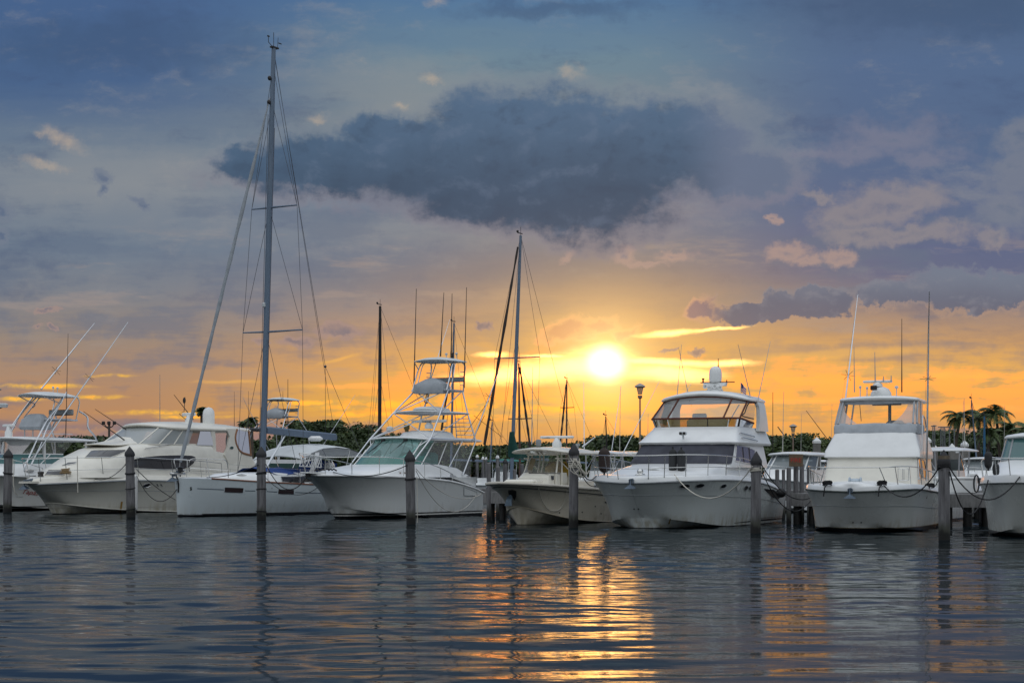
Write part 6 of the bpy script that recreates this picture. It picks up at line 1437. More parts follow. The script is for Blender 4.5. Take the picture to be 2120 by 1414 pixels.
# the board with red letters
o = empty('sign_board', tuple(at(1648, 953, 61.2)), R(-8), label='brown wooden board with red letters on the pier post', cat='sign')
mb = MB(); mb.box((0, 0, 0), (.50, .04, .44), bev=.008); mb.build('board', mat('brown_board', (.17, .12, .075), .85, var=.3, vscale=6), o)
letters('FIRE', mat('sign_red', (.50, .025, .02), .5), o, 'lettering', (-.20, -.024, -.06), (1, 0, 0), (0, 0, 1), .15)
def lamp_post(px, top, D, label, name='lamp_post', base=1.06, lit=False):
    p = at(px, top, D); h = p.z - base; o = empty(name, (p.x, p.y, base), label=label, cat='lamp', group='lamp posts on the docks')
    m = mat('lamp_metal', (.30, .22, .17), .5, var=.2)
    mb = MB(); mb.tube([(0, 0, 0), (0, 0, h * .3), (0, 0, h - .95)], [.075, .062, .055], 12); mb.build('pole', m, o, 60)
    mb = MB(); mb.lathe([(.08, h - 1.0), (.14, h - .94), (.16, h - .88), (.13, h - .82), (.17, h - .78)], seg=16); mb.build('collar', m, o, 40)
    mb = MB(); mb.lathe([(.13, h - .72), (.22, h - .30), (.21, h - .28)], seg=16); mb.build('globe', glass_mat('lamp_glass', (.62, .52, .36), .55, .3) if 'lampg' not in MATS else MATS['lampg'], o, 60)
    mb = MB(); mb.lathe([(.25, h - .28), (.37, h - .21), (.35, h - .17), (.18, h - .05), (.05, h), (.01, h + .02)], seg=20); mb.build('shade', mat('lamp_shade', (.34, .31, .28), .5), o, 40)
lamp_post(1325, 794, 112, 'tall lamp post with a conical glass head left of the flybridge yacht')
lamp_post(1642, 878, 150, 'lamp post with a dark cone shade behind the red lettered board')
lamp_post(-12, 798, 88, 'lamp post showing only its shade rim at the far left edge')
o = empty('flood_light', tuple(at(2, 862, 88)), label='pale floodlight poking in at the left edge below the lamp', cat='lamp')
mb = MB(); mb.tube([(-.3, 0, .40), (.0, 0, .44), (.1, 0, .5)], .03, 6); mb.build('arm', DARK, o); mb = MB(); mb.loft([ringp(-.1, .3, .12, .46, .1), ringp(-.12, .34, .14, .62, .1), ringp(-.05, .25, .08, .68, .1)], True, True); mb.build('lamp_head', LCANVAS, o)
p = at(226, 876, 160); o = empty('flood_light', (p.x, p.y, .6), label='pole with a cluster of dark floodlights above the hedge at the left', cat='lamp')
mb = MB(); mb.tube([(0, 0, 0), (0, 0, p.z - .6)], .11, 8); mb.build('pole', mat('pole_wood', (.10, .085, .075), .9), o, 60); h = p.z - .6
for dx_ in (-.45, 0, .45): mb = MB(); mb.tube([(0, 0, h - .45), (dx_ * .7, 0, h - .3), (dx_, 0, h - .05)], .05, 6); mb.box((dx_ * 1.15, -.1, h + .02), (.30, .25, .32), bev=.05); mb.build('lamp_head', DARK, o)
p = at(1627, 897, 230); o = empty('utility_pole', (p.x, p.y, .6), label='distant utility pole with a crossarm above the trees', cat='pole')
mb = MB(); mb.tube([(0, 0, 0), (0, 0, p.z - .6)], .15, 8); mb.build('pole', mat('pole_wood'), o, 60); mb = MB(); mb.box((0, 0, p.z - 1.5), (2.4, .15, .18)); mb.tube([(0, 0, p.z - 1.2), (-1.1, 0, p.z + .3)], .07, 6); mb.build('crossarm', mat('pole_wood'), o)
o = empty('dock_box', tuple(gp(1964, 60.5) + Vector((0, 0, 1.085))), R(-24), label='long white dock locker on the pier right of the convertible', cat='dock box')
mb = MB(); mb.box((0, 0, .24), (1.9, .7, .48), bev=.03); mb.build('locker', WHITE, o); mb = MB(); mb.box((0, 0, .53), (1.98, .76, .09), bev=.03); mb.build('lid', WHITE, o)
o = empty('power_pedestal', tuple(gp(2014, 60) + Vector((0, 0, 1.085))), R(-24), label='white power pedestal on the pier beside the right edge cruiser', cat='pedestal')
mb = MB(); mb.box((0, 0, .3), (.26, .2, .6), bev=.03); mb.build('column', WHITE, o); mb = MB(); mb.lathe([(.16, .6), (.16, .68), (.05, .75), (.01, .76)], seg=12); mb.build('cap', WHITE, o); mb = MB(); mb.box((-.06, -.105, .42), (.07, .02, .08)); mb.build('socket', BLACK, o)
o = empty('hose_reel', tuple(gp(2021, 59.6) + Vector((0, 0, 1.085))), label='dark coiled hose hanging beside the white power pedestal', cat='hose')
mb = MB()
for k in range(4): mb.tube([(.09 * math.cos(a), -.02 * k, .34 + .3 * math.sin(a)) for a in [j * .5236 for j in range(12)]], .022, 5, closed=True)
mb.build('coil', BLACK, o, 60)
# ------------------------------------------------------------------ boats beyond the dock
BACK = 'boats moored beyond the dock'
BGH = hull_mat('hull_plain_white', (.66, .68, .68), [(-2, .08, (.02, .025, .03))], dirt=.08)
def rw(py): return HZ + HC * F * (py - 930) / 9186.0      # survey rows to waterline rows
def bg_hull(b, L, B, zf=1.5, za=1.0, m=None, rake=1.2):
    plan = [(-rake, 0), (-rake * .8, B * .13), (-rake * .3, B * .28), (L * .08, B * .38), (L * .25, B * .47), (L * .5, B * .5), (L * .8, B * .49), (L, B * .46)]
    sh = [lerp(zf, za, (i / 7) ** 1.1) for i in range(8)]
    ch = [(-.1, 0, .4), (0, B * .09, .37), (.3, B * .18, .3), (L * .12, B * .30, .18), (L * .28, B * .40, .06), (L * .5, B * .44, 0), (L * .8, B * .44, -.03), (L, B * .42, -.04)]
    hull(b, plan, sh, ch, [0, .06, .14, .16, .1, .04, 0, 0], m=m or BGH, rub=GREY, rub_r=.03, camber=.08, sub=3, nu=5)
def outboard(b, x, y, m=BLACK):
    mb = MB(); mb.loft([ringp(x, x + .5, .17, .75, .1), ringp(x - .02, x + .6, .20, .95, .1), ringp(x, x + .55, .19, 1.2, .1), ringp(x + .1, x + .4, .1, 1.32, .1)], True, True); o = b.part(mb, 'outboard_motor', m)
    q = MB(); q.box((x + .2, y * 0, .3), (.22, .12, .9), bev=.03); q.build('leg', m, o)
    o.location = (0, y, 0); return o
def bg_console(px, wy, th, L, label, top_m=WHITE, hullm=None, motors=2, whips=(), poles=True, cover=None):
    b = Boat('centre_console', px, rw(wy), th, label, 'fishing boat', BACK, 1); B = 2.7
    bg_hull(b, L, B, 1.35, 1.0, hullm)
    c = MB(); house(c, [dict(xf=L * .36, xb=L * .56, hw=.55, z=1.1, depth=.25), dict(xf=L * .38, xb=L * .56, hw=.5, z=1.9, depth=.25)]); b.part(c, 'console', WHITE)
    g = MB(); r0 = ringp(L * .38, L * .5, .48, 1.9, .2); r1 = ringp(L * .42, L * .5, .44, 2.35, .2); g.grid([r0[3:-3], r1[3:-3]]); b.part(g, 'windscreen', TINT)
    t = MB(); plate(t, L * .32, L * .72, 1.0, 2.72, .08, .4, 3, camber=.08, crown=.05); b.part(t, 't_top', top_m)
    lg = MB()
    for s_ in (-1, 1):
        for x_ in (L * .40, L * .6): lg.tube([(x_, s_ * .62, 1.1), (x_ + .1, s_ * .7, 2.72)], .03, 6)
        lg.tube([(L * .40, s_ * .66, 1.9), (L * .6, s_ * .68, 2.6)], .02, 6)
    b.part(lg, 't_top_leg', ALU)
    s = MB(); s.box((L * .66, 0, 1.4), (.5, 1.1, .7), bev=.1); b.part(s, 'seat', cover or LCANVAS)
    for k in range(motors): outboard(b, L + .05, (k - (motors - 1) / 2) * .55, BLACK if cover is None else cover)
    if poles:
        for s_ in (-1, 1): outrigger(b, (L * .5, s_ * .95, 2.75), (L * .95, s_ * 1.9, 6.2), None, r=.018)
    for (x_, y_, h_) in whips: whip(b, (L * x_, y_, 2.8), (L * x_ + .1, y_, 2.8 + h_), r=.014)
    return b
def bg_cabin(px, wy, th, L, label, fly=True, tint=TINT, radar=True, whips=(), B=3.6, canvas=None, hullm=None, poles=False):
    b = Boat('cabin_boat', px, rw(wy), th, label, 'yacht', BACK, 1)
    bg_hull(b, L, B, 1.6, 1.1, hullm)
    c = MB(); house(c, [dict(xf=L * .1, xb=L * .75, hw=B * .36, z=1.4, depth=1.4, p=2.3), dict(xf=L * .2, xb=L * .75, hw=B * .35, z=1.95, depth=1.1, p=2.6)]); b.part(c, 'cabin', WHITE)
    r0 = ringp(L * .22, L * .72, B * .34, 1.95, .7, 3); r1 = ringp(L * .34, L * .72, B * .31, 2.65, .6, 3); ct = len(r0) // 2; idx = range(2, len(r0) - 2)
    g = MB(); g.grid([[r0[i] for i in idx], [r1[i] for i in idx]]); w_ = b.part(g, 'windscreen', tint)
    f_ = MB(); f_.tube([r0[i] for i in idx], .035, 6); f_.tube([r1[i] for i in idx], .035, 6)
    for k in (-9, -6, -3, 3, 6, 9): f_.tube([r0[ct + k], r1[ct + k]], .035, 6)
    f_.build('frame', WHITE, w_, 60)
    t = MB(); plate(t, L * .30, L * .80, B * .37, 2.65, .12, .6, 3, camber=.06, crown=.06); b.part(t, 'roof', WHITE)
    if fly:
        c = MB(); house(c, [dict(xf=L * .38, xb=L * .72, hw=B * .30, z=2.75, depth=.4, p=3), dict(xf=L * .42, xb=L * .72, hw=B * .29, z=3.2, depth=.4, p=3)]); b.part(c, 'flybridge', WHITE)
    if canvas: t = MB(); plate(t, L * .45, L * .75, B * .3, 4.2, .06, .4, 3, camber=.1); b.part(t, 'bimini', canvas)
    if radar: radar_bar(b, (L * .55, 0, 3.75 if fly else 3.3), 1.2, ped=.5, h=.1)
    for (x_, y_, h_) in whips: whip(b, (L * x_, y_, 2.7), (L * x_ + .15, y_, 2.7 + h_), r=.016)
    if poles:
        for s_ in (-1, 1): outrigger(b, (L * .5, s_ * B * .36, 2.6), (L * .75, s_ * (B * .36 + 1.2), 7.5), .5, r=.022)
    rail(b, [-.9, -.2, .8, L * .25, L * .4], [.6, .6, .58, .55, .4], .1, lean=.08)
    return b
def bg_sail(px, wy, th, L, label, mast_px, top_px, mcol=MASTM, r=.09, jib=None, jib_px=None, cover=None, spread=(), hullm=None, wires=True, boom=True):
    """mast_px = (px, py) of the foot, top_px of the truck; jib_px = foot and head of a furled sail"""
    b = Boat('sailing_boat', px, rw(wy), th, label, 'sailboat', BACK, 1); B = L * .30
    bg_hull(b, L, B, 1.2, .95, hullm, rake=.5)
    c = MB(); house(c, [dict(xf=L * .2, xb=L * .65, hw=B * .3, z=1.05, depth=.8, p=2.3), dict(xf=L * .24, xb=L * .65, hw=B * .28, z=1.5, depth=.8, p=2.4)]); b.part(c, 'coachroof', WHITE)
    foot, top = b.Y(*mast_px, 0), b.Y(*top_px, 0)
    f0 = foot.lerp(top, -(foot.z - 1.3) / (top.z - foot.z)); ms = MB(); ms.tube([f0, f0.lerp(top, .6), top], [r, r, r * .7], 10); mo = b.part(ms, 'mast', mcol, smooth=60)
    hd = MB(); hd.tube([top, top + Vector((0, 0, .4))], .01, 4); hd.tube([top + Vector((-.3, 0, .1)), top + Vector((.15, 0, .1))], .025, 5); hd.ball(top + Vector((-.3, 0, .16)), .06); hd.build('wind_vane', DARK, mo)
    rg = MB(); axl = Vector((0, 1, 0))
    def onm(py): t = (py - mast_px[1]) / (top_px[1] - mast_px[1]); return foot.lerp(top, t)
    tips = {-1: [], 1: []}
    for py, w_ in spread:
        c = onm(py); sp = MB(); sp.tube([c + Vector((.1, -w_, .02)), c, c + Vector((.1, w_, .02))], .03, 6); b.part(sp, 'spreader', mcol, smooth=60)
        for s_ in (-1, 1): tips[s_].append(c + Vector((.1, s_ * w_, .02)))
    if wires:
        for s_ in (-1, 1): rg.tube([Vector((f0.x + .2, s_ * B * .45, 1.1))] + tips[s_] + [top], .008, 4); rg.tube([Vector((f0.x + .2, s_ * B * .44, 1.1)), f0.lerp(top, .6)], .008, 4)
        rg.tube([top, Vector((L, 0, 1.1))], .008, 4); rg.tube([top, Vector((-.4, 0, 1.25))], .008, 4); b.part(rg, 'rigging', WIRE, smooth=60)
    if jib:
        a, c = b.Y(*jib_px[0], 0), b.Y(*jib_px[1], 0); P_ = [a.lerp(c, k / 20) for k in range(21)]; j = MB(); j.tube(P_, [.035 + .012 * math.sin(k * 1.7) * (k % 20 > 0) + (.03 if k < 15 else .012) for k in range(21)], 7); b.part(j, 'furled_jib', jib, smooth=60)
    if boom:
        a = Vector((f0.x + .15, 0, 2.6)); c = Vector((min(L * .95, f0.x + L * .42), 0, 2.55)); q = MB(); q.tube([a, c], .06, 8); b.part(q, 'boom', MASTM)
        if cover:
            P_ = [a.lerp(c, k / 10) + Vector((0, 0, .10)) for k in range(11)]; q = MB(); q.tube([P_[0] + Vector((-.1, 0, 1.0)), P_[0] + Vector((-.02, 0, .3))] + P_, [.10, .22] + [.26 - .012 * k + .03 * math.sin(k * 2.2) for k in range(11)], 10); b.part(q, 'sail_cover', cover, smooth=60)
            q = MB()
            for k in range(1, 10, 2): q.tube([P_[k] + Vector((0, .27 * math.cos(a_), .27 * math.sin(a_))) for a_ in [j * .6283 for j in range(10)]], .012, 4, closed=True)
            b.part(q, 'cover_tie', mat('green_tie', (.10, .16, .14), .8))
    return b
bg_sail(1038, 1048, 29, 8.5, 'sailboat with a green sail cover and dark furled jib behind the centre console', (1060, 960), (1078, 488), MASTM, .085, mat('dark_furled_cloth', (.045, .035, .03), .9, var=.3), ((1003, 920), (1072, 512)), GREENC, ((742, 1.2),))
bg_sail(1062, 1028, 29, 8, 'sailboat with a thin brown mast close behind the green covered boom', (1076, 940), (1074, 752), mat('brown_mast', (.09, .05, .04), .5), .06, mat('dark_furled_cloth'), ((1098, 930), (1076, 760)), None, ((867, .75),))
bg_sail(1163, 1006, 29, 8, 'small distant sailboat mast with a dark furled jib left of the sun', (1173, 920), (1173.5, 786), mat('brown_mast'), .06, mat('dark_furled_cloth'), ((1160, 918), (1172, 796)), None, ((844, .55),))
bg_sail(770, 1024, 29, 9, 'sailboat with a plain black mast between the tall sailboat and the tower boat', (786, 880), (787, 634), mat('black_mast', (.020, .015, .014), .4), .105, None, None, None, ())
bg_sail(925, 1020, 29, 9, 'sailboat with a grey mast seen through the tower boat frame', (935, 905), (940, 669), MASTM, .07, mat('dark_furled_cloth'), ((914, 890), (938, 730)), None, ((884, .8),))
bg_sail(1008, 1012, 29, 7, 'low mast before the hedge right of the tower boat stern', (1015, 960), (1019, 873), MASTM, .05, None, None, None, ())
bg_sail(1248, 1010, 29, 7, 'short thin dark mast under the sun', (1256, 930), (1254, 862), DARK, .05, None, None, None, ())
bg_sail(2010, 1016, 29, 7, 'boat with a bare white mast standing before the palms', (2019, 920), (2011, 828), MASTM, .05, None, None, None, ())
bg_sail(2030, 1010, 29, 7, 'boat with a blue mast standing before the palms', (2038, 930), (2038, 862), mat('blue_mast', (.02, .12, .24), .5), .08, None, None, None, (), boom=False)
bg_console(1236, 1046, 29, 7.0, 'pale centre console with twin motors glimpsed between the round piling and the flybridge bow', mat('cream_gelcoat'), whips=((.5, .5, 3.2),), cover=None)
bg_console(1300, 1034, 29, 7.5, 'white centre console with slanted legs left of the flybridge yacht cabin', WHITE, whips=((.4, -.6, 2.6), (.5, .6, 2.2)), poles=False)
bg_console(1206, 1050, 20, 6.5, 'small console boat with blue motor covers right of the rope wound piling', WHITE, cover=mat('pale_blue_cover', (.10, .22, .34), .7), poles=True)
bg_cabin(1592, 1048, 29, 8, 'white cabin boat with an aqua side curtain just behind the flybridge yacht stern', fly=False, radar=False, whips=((.5, .8, 3.0),), B=3.0)
bg_cabin(1648, 1003, 29, 9, 'distant white cabin boat with a wide radar bar behind the red lettered board', fly=False, whips=((.4, .9, 3.6), (.6, -.9, 4.4)), B=3.8)
bg_console(1690, 1036, 29, 6.5, 'white boat with black rolled canvas behind the convertible bow', BLACK, motors=1, poles=False)
bg_console(2010, 1058, 209, 7.5, 'console boat moored stern first with dark motors, between the convertible and the right edge cruiser', WHITE, motors=3, poles=False, whips=((.4, .5, 2.0),))
bg_cabin(2010, 1018, 29, 8, 'white flat topped boat before the palms', fly=False, radar=False, B=3.4, whips=((.2, .9, 3.6), (.6, -.9, 3.4)))
bg_console(1002, 1004, 29, 6.0, 'distant low console boat with a teal top right of the tower boat stern', mat('teal_canvas', (.03, .18, .16), .8), poles=False, motors=1)
# sport fisher with its own tower, far behind the tall mast
def tower_far():
    b = Boat('tower_fisherman', 452, rw(1024), 29, 'distant fishing boat with a lattice tower directly behind the tall mast', 'fishing boat', BACK, 1)
    bg_hull(b, 11, 4.0, 1.7, 1.2)
    c = MB(); house(c, [dict(xf=1.5, xb=8.2, hw=1.5, z=1.5, depth=1.4, p=2.5), dict(xf=2.6, xb=8.2, hw=1.4, z=2.6, depth=.8, p=3)]); b.part(c, 'cabin', WHITE)
    c = MB(); c.box((5.2, 0, 2.2), (4.6, 2.98, .35)); b.part(c, 'side_window', mat('green_window', (.02, .07, .06), .2))
    t = MB(); plate(t, 2.2, 6.8, 1.35, 4.35, .07, .6, 3, camber=.05); b.part(t, 'hard_top', DARK)
    q = MB()
    for s_ in (-1, 1): q.tube(curve([(2.4, s_ * 1.2, 2.6), (2.3, s_ * 1.25, 3.7), (2.5, s_ * 1.2, 4.25), (3.2, s_ * 1.15, 4.35)], 4), .05, 6); q.tube([(6.6, s_ * 1.3, 1.8), (5.6, s_ * 1.2, 4.3)], .04, 6)
    b.part(q, 'top_frame', DARK)
    tower(b, [(4.0, 1.3, 2.6), (4.6, 1.1, 4.35), (5.4, .75, 5.2)], [(7.6, 1.4, 1.6), (7.0, 1.15, 4.35), (6.6, .75, 5.2)], r=.03)
    crows_nest(b, 5.2, 6.6, .78, 5.2, 6.2, lean=.05)
    for (x_, y_, z0, z1) in ((2.6, .9, 4.4, 6.6), (4.2, 1.1, 4.4, 6.7), (5.2, -.7, 6.2, 6.7)): whip(b, (x_, y_, z0), (x_, y_, z1), r=.014, m=DARK)
    for x_ in (3.3, 3.9): mushroom(b, (x_, .2, 4.42), .25, .11, DARK)
    outrigger(b, (7.2, -1.2, 2.2), (9.2, -3.2, 6.6), .5, r=.02); outrigger(b, (7.0, 1.2, 2.4), (5.6, 2.6, 6.4), .5, r=.02)
tower_far()
# bundle of thin poles on the far pier
for px, top in ((1931, 882), (1935, 881), (1946, 884), (1951, 884), (1957, 884), (1963, 884), (1968, 884), (1976, 890)):
    p = at(px, top, 115); mb = MB(); mb.tube([(p.x, p.y, .5), (p.x + rnd.uniform(-.1, .1), p.y, p.z)], .035, 6); mb.tube([(p.x - .12, p.y, p.z), (p.x + .12, p.y, p.z)], .035, 6)
    thing_mesh(mb, 'thin_pole', mat('pole_grey', (.16, .17, .18), .5), 'thin upright pole in the cluster right of the convertible', 'pole', 'thin poles clustered beyond the dock')
for px, top, py, D, lab in ((1774 - 174, 812, 950, 110, 'thin vertical antenna pole right of the flybridge yacht hard top'), (1705, 850, 945, 110, 'long slanted dark pole left of the convertible'), (331, 776, 868, 115, 'very thin vertical pole above the cream yacht roof front'), (596, 785, 880, 110, 'thin pale slanted pole right of the tall mast')):
    a, c = at(px + (35 if px == 1705 else 0) - (0 if px == 1705 else 0), py, D), at(px - (36 if px == 1705 else 0), top, D)
    mb = MB(); mb.tube([a - Vector((0, 0, 1.4)) if px != 1705 else a, a, c], [.03, .03, .015], 6); thing_mesh(mb, 'antenna_pole', DARK, lab, 'pole', 'single poles beyond the dock')
# ------------------------------------------------------------------ trees on the far shore
LEAF = []
for i, c in enumerate(((.046, .074, .022), (.064, .098, .026), (.095, .130, .034))):
    m = bpy.data.materials.new('foliage'); m.use_nodes = True; t = NT(m.node_tree); bs = t.n['Principled BSDF']; tc_ = t.node('ShaderNodeTexCoord')
    nz = t.noise(tc_.outputs['Object'], 1.3, 4, .6); t.l.new(t.mix(t.step(nz, .35, .7), tuple(q * .6 for q in c), tuple(q * 1.35 for q in c)), bs.inputs['Base Color']); bs.inputs['Roughness'].default_value = .65
    try: bs.inputs['Transmission Weight'].default_value = 0
    except Exception: pass
    LEAF.append(m)
BARK = mat('bark', (.055, .042, .032), .95, var=.4, vscale=6)
def tree_proto(name, h, w, n_clump, n_leaf, leaf, seed, m, trunk_h=.35):
    rr = random.Random(seed); o = empty(name, (0, 0, 0))
    tk = MB(); tk.tube([(0, 0, 0), (.08, .03, h * trunk_h * .6), (.0, .1, h * trunk_h), (.1, 0, h * .7)], [.16, .13, .10, .03], 8)
    cl = []
    for k in range(n_clump):
        a = rr.uniform(0, 6.283); q = math.sqrt(rr.random()); z = h * (trunk_h * .75 + (1 - trunk_h * .75) * rr.random() ** .8)
        f = (1 - ((z / h - .55) / .62) ** 2); f = math.sqrt(max(.05, f)); c = Vector((w * .5 * q * f * math.cos(a), w * .5 * q * f * math.sin(a), z)); cl.append((c, rr.uniform(.10, .22) * w))
        tk.tube([(.05, .05, h * trunk_h), Vector((.05, .05, h * trunk_h)).lerp(c, .5) + Vector((0, 0, .2)), c], [.06, .04, .012], 5)
    tk.build('trunk', BARK, o, 60)
    mb = MB()
    for k in range(n_leaf):
        c, s = rr.choice(cl); d = Vector((rr.gauss(0, 1), rr.gauss(0, 1), rr.gauss(0, .7))); d = d.normalized() * (rr.random() ** .45) * s * 1.15; p = c + d
        if p.z > h * 1.03: continue
        l = leaf * rr.uniform(.6, 1.4); u = Vector((rr.gauss(0, 1), rr.gauss(0, 1), rr.gauss(0, .8))).normalized(); v = u.orthogonal().normalized(); v = (Matrix.Rotation(rr.uniform(0, 3.1), 3, u) @ v)
        mb.add([p - u * l * .5, p + v * l * .28, p + u * l * .5, p - v * l * .28], [(0, 1, 2, 3)])
    mb.build('crown', m, o, 0, fix=False); return o
protos = [tree_proto('mangrove_tree', 5.0, 5.6, 26, 4200, .30, 1, LEAF[0]), tree_proto('mangrove_tree', 4.2, 5.2, 22, 3600, .28, 2, LEAF[1]), tree_proto('mangrove_tree', 3.4, 4.6, 18, 3000, .28, 3, LEAF[0]), tree_proto('mangrove_tree', 2.4, 4.4, 16, 2600, .26, 4, LEAF[1], .15), tree_proto('mangrove_tree', 5.6, 4.4, 24, 3600, .30, 5, LEAF[2])]
spots = []   # px, top row, prototype, distance
def row(px0, px1, step, tops, ks, D):
    px = px0
    while px < px1:
        t = (px - px0) / (px1 - px0) * (len(tops) - 1); i = min(int(t), len(tops) - 2); spots.append((px + rnd.uniform(-6, 6), lerp(tops[i], tops[i + 1], t - i) + rnd.uniform(-9, 16), rnd.choice(ks), D + rnd.uniform(-4, 8))); px += step
row(110, 270, 30, [922, 914, 906, 912], (2, 3), 180)
row(20, 280, 34, [926, 924, 922, 918], (3,), 176)
row(545, 640, 34, [925, 905, 888], (1, 0), 184)
row(640, 770, 28, [882, 879, 882, 896], (0, 1, 4), 182)
row(560, 840, 40, [914, 906, 904, 912, 906], (2, 3), 174)
row(770, 850, 30, [905, 894, 888, 898], (1, 0), 184)
row(850, 990, 36, [905, 918, 924], (2, 1), 184)
row(985, 1065, 30, [918, 926, 922], (2, 3), 180)
row(1062, 1120, 26, [914, 908, 916], (1, 2), 190)
row(1120, 1345, 30, [922, 918, 910, 906, 910, 906], (1, 2), 184)
row(985, 1345, 44, [936, 934, 932], (3,), 174)
row(1345, 1580, 46, [915, 915], (2, 1), 184)
row(1585, 1720, 26, [916, 908, 906, 914, 918], (1, 2, 4), 184)
row(1590, 1760, 40, [930, 930], (3,), 174)
row(1720, 1960, 40, [924, 924, 918], (2, 3), 184)
row(1925, 2000, 26, [905, 902, 905], (1, 2), 180)
row(1995, 2150, 30, [908, 900, 896, 904, 902], (1, 0), 172)
row(1960, 2150, 36, [920, 914], (2, 3), 168)
row(-60, 20, 40, [924, 924], (2, 3), 182)
spots.sort()
zones = [(0, 150, 'behind the boat at the left edge'), (150, 300, 'beyond the cream yacht bow'), (300, 620, 'behind the tall sailboat'), (620, 780, 'between the tall mast and the black mast'), (780, 985, 'behind the tower boat'), (985, 1130, 'by the green sail cover'), (1130, 1345, 'below the sun'), (1345, 1590, 'behind the flybridge yacht'), (1590, 1730, 'by the red lettered board'), (1730, 1930, 'behind the convertible'), (1930, 2200, 'around the palms')]
kinds = ['broad dark mangrove tree', 'mid green mangrove tree', 'small dark mangrove tree', 'low spreading mangrove bush', 'tall light green tree']
hs = [5.0, 4.2, 3.4, 2.4, 5.6]; used = set()
for px, top, k, D in spots:
    p = at(px, top, D); z0 = .35; s = max(.45, (p.z - z0) / hs[k])
    if k not in used: o = protos[k]; used.add(k)
    else: o = copy_tree(protos[k])
    o.location = (p.x, p.y, z0); o.scale = (s * rnd.uniform(.95, 1.25), s * rnd.uniform(.95, 1.2), s); o.rotation_euler = (0, 0, rnd.uniform(0, 6.28))
    zn = next((q for a, c, q in zones if a <= px < c), 'at the edge of the far shore'); tag(o, f'{kinds[k]} on the far shore {zn}', 'tree', f'{kinds[k]}s {zn}')
for k in range(5):
    if k not in used:
        for c in [q for q in bpy.data.objects if q.parent == protos[k]]: bpy.data.objects.remove(c)
        bpy.data.objects.remove(protos[k])
# palms
def palm(px, top, D, rpx, label, seed, n=18, lean=0):
    rr = random.Random(seed); hub = at(px, top + rpx * .45, D); z0 = .4; h = hub.z - z0; Rr = rpx / F * D
    o = empty('palm_tree', (hub.x - lean, hub.y, z0), label=label, cat='palm', group='palms at the right')
    tk = MB(); n_ = 14; tk.tube([(lean * (k / n_) ** 2, 0, h * k / n_) for k in range(n_ + 1)], [.16 - .05 * k / n_ + .008 * (k % 2) for k in range(n_ + 1)], 8); tk.build('trunk', mat('palm_bark', (.11, .09, .07), .9, var=.4, vscale=8), o, 60)
    mb = MB()
    for k in range(n):
        a = 6.283 * k / n + rr.uniform(-.25, .25); e0 = rr.uniform(.0, 1.35); L = Rr * rr.uniform(.9, 1.2); P_ = []; pos = Vector((lean, 0, h)); e = e0; st = L / 9
        for j in range(10):
            P_.append(pos.copy()); pos = pos + Vector((math.cos(a) * math.cos(e), math.sin(a) * math.cos(e), math.sin(e))) * st; e -= .22
        mb.tube(P_, [.03 - .0025 * j for j in range(10)], 4)
        side = Vector((-math.sin(a), math.cos(a), 0))
        for j in range(1, 10):
            for f in (0, .33, .66):
                if j == 9 and f: continue
                q = P_[j].lerp(P_[min(j + 1, 9)], f); d = (P_[j] - P_[j - 1]).normalized(); ll = Rr * .40 * math.sin(math.pi * min(.96, (j + f) / 10 + .12)) + .06
                for s_ in (-1, 1):
                    tip = q + (side * s_ * .8 + d * .55 + Vector((0, 0, -.45 + rr.uniform(-.1, .1)))).normalized() * ll
                    mb.add([q - d * .044, q + d * .044, tip], [(0, 1, 2)])
    mb.build('crown', LEAF[1], o, 0, fix=False)
palm(1988, 846, 140, 44, 'palm with ragged fronds, leftmost of the group at the right', 1, lean=.6)
palm(2026, 852, 144, 40, 'dense palm behind the bare white mast', 2, 19)
palm(2062, 838, 142, 46, 'tallest palm, its fronds spreading over the right hand group', 3, 18, lean=-.4)
palm(2092, 872, 140, 38, 'lower palm right of the tallest palm', 4, 16)
palm(2122, 874, 138, 42, 'palm cut by the right edge of the picture', 5)
palm(2046, 884, 138, 38, 'short palm in front of the tall one', 6, 16)
palm(418, 842, 125, 17, 'small palm top peeping over the cream yacht roof beside the white dome', 7, 16)
palm(521, 862, 120, 20, 'small palm seen just left of the tall mast', 8, 18)
palm(503, 872, 128, 14, 'tiny palm behind the cream yacht rear curtain', 9, 14)
# ------------------------------------------------------------------ mooring lines
def L2(b0_, p0, b1_, p1, drop, r, m, label): line(sag(p0, p1, drop, 16), r, m, label)
def pil(i, px, py):
    o, c, r = PILINGS[i]; return at(px, py, c.y - r * 1.1)
def on(b, px, py): 
    q, n = b.hit(px, py, .03); return b.w(q) if q is not None else b.w(b.Y(px, py, -1.5))
line(sag(pil(1, 266, 954), on(b1, 196, 992), .28), .022, ROPED, 'dark line from the second piling to the cream yacht foredeck')
line(sag(pil(1, 283, 972), on(b1, 362, 1034), .10), .022, ROPED, 'dark line slanting down from the second piling, upper of two', )
line(sag(pil(1, 283, 985), on(b2, 367, 1012), .75), .02, ROPED, 'dark line from the second piling hanging in a deep loop to the sailboat bow')
line(sag(pil(2, 535, 962), on(b2, 428, 990), .12), .022, ROPED, 'dark line from the mast piling forward to the sailboat bow')
line(sag(pil(2, 550, 960), on(b3, 640, 979), .80), .025, ROPED, 'dark line looping from the mast piling to the tower boat bow')
line(sag(pil(2, 551, 990), on(b2, 655, 1010), .45), .018, ROPED, 'thin dark line drooping along the sailboat side')
line(sag(pil(3, 843, 963), on(b3, 690, 979), .26), .024, ROPED, 'dark line from the fourth piling to the tower boat foredeck')
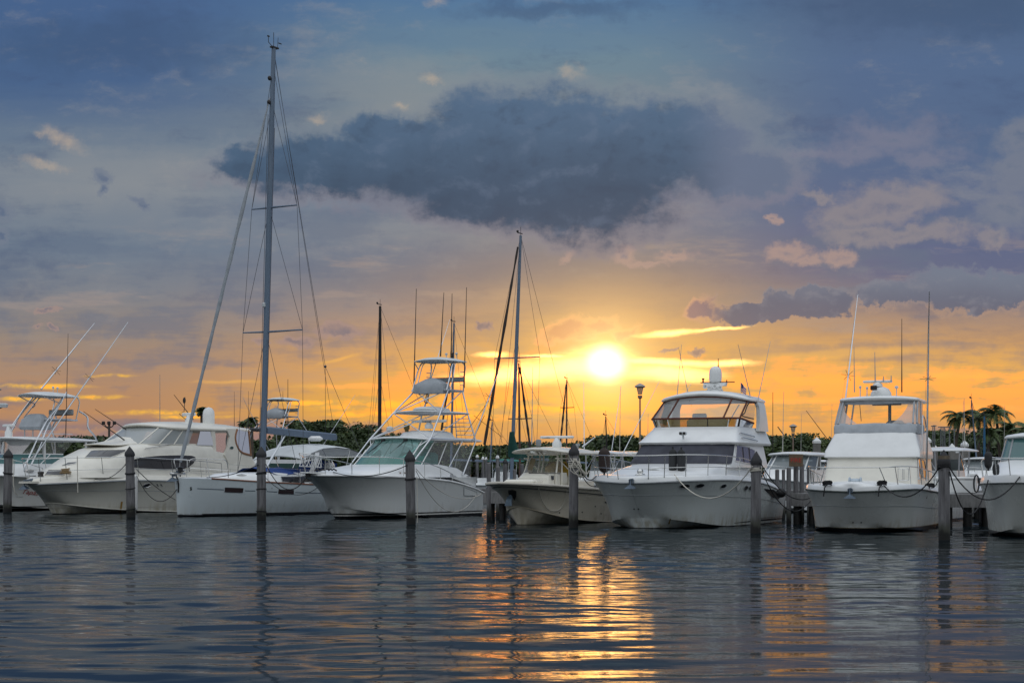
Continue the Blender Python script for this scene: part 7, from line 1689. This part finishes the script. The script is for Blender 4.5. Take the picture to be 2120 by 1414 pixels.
line(sag(pil(3, 861, 970), on(b3, 1004, 1018), .62), .016, ROPEW, 'pale line from the fourth piling to the tower boat stern, upper one')
line(sag(pil(3, 861, 974), on(b3, 985, 1024), 1.05), .016, ROPEW, 'pale line from the fourth piling along the tower boat side, lower one')
line([pil(3, 863, 985), pil(3, 864, 1030), pil(3, 864, 1082)], .016, ROPEW, 'pale line hanging straight down the fourth piling')
line(sag(pil(4, 1194, 958), on(b4, 1236, 1004), .3), .022, ROPED, 'dark line from the rope wound piling to the centre console stern')
line(sag(pil(4, 1194, 952), on(b5, 1236, 986), .35), .022, ROPED, 'dark line from the rope wound piling to the flybridge bow')
line(sag(pil(5, 1558, 965), on(b5, 1396, 984), .85), .024, ROPEW, 'white line drooping from the port quarter piling to the flybridge foredeck')
line(sag(pil(5, 1574, 958), at(1705, 1010, 58), .70), .022, ROPED, 'dark line from the port quarter piling over to the pier, upper one')
line(sag(pil(5, 1574, 968), at(1690, 1018, 58.5), .95), .022, ROPED, 'dark line from the port quarter piling over to the pier, lower one')
line(sag(pil(6, 1945, 966), on(b6, 1829, 1006), .55), .026, ROPED, 'dark line from the thick piling to the convertible foredeck cleat')
line(sag(pil(6, 1950, 972), on(b6, 1926, 1010), .15), .02, ROPED, 'short dark line from the thick piling to the convertible side')
line(sag(pil(6, 1965, 966), on(b7, 2112, 987), .75), .026, ROPED, 'dark line from the thick piling to the right edge cruiser, upper one')
line(sag(pil(6, 1966, 976), on(b7, 2048, 994), 1.05), .026, ROPED, 'dark line from the thick piling to the right edge cruiser, lower deep loop')
mb = MB(); rr = random.Random(5); c = pil(4, 1190, 955); r_ = PILINGS[4][2]
for k in range(6):
    mb.tube(curve([c + Vector((rr.uniform(-r_, r_), -.05, .1)), c + Vector((rr.uniform(-.2, .25), -.12, -.2 + rr.uniform(-.1, .1))), c + Vector((rr.uniform(-.1, .4), -.08, -.45 + rr.uniform(-.1, .1))), c + Vector((rr.uniform(.1, .5), -.02, -.3))], 4), .016, 5)
thing_mesh(mb, 'rope_tangle', ROPEW, 'tangle of pale rope ends hanging from the rope wound piling', 'rope')
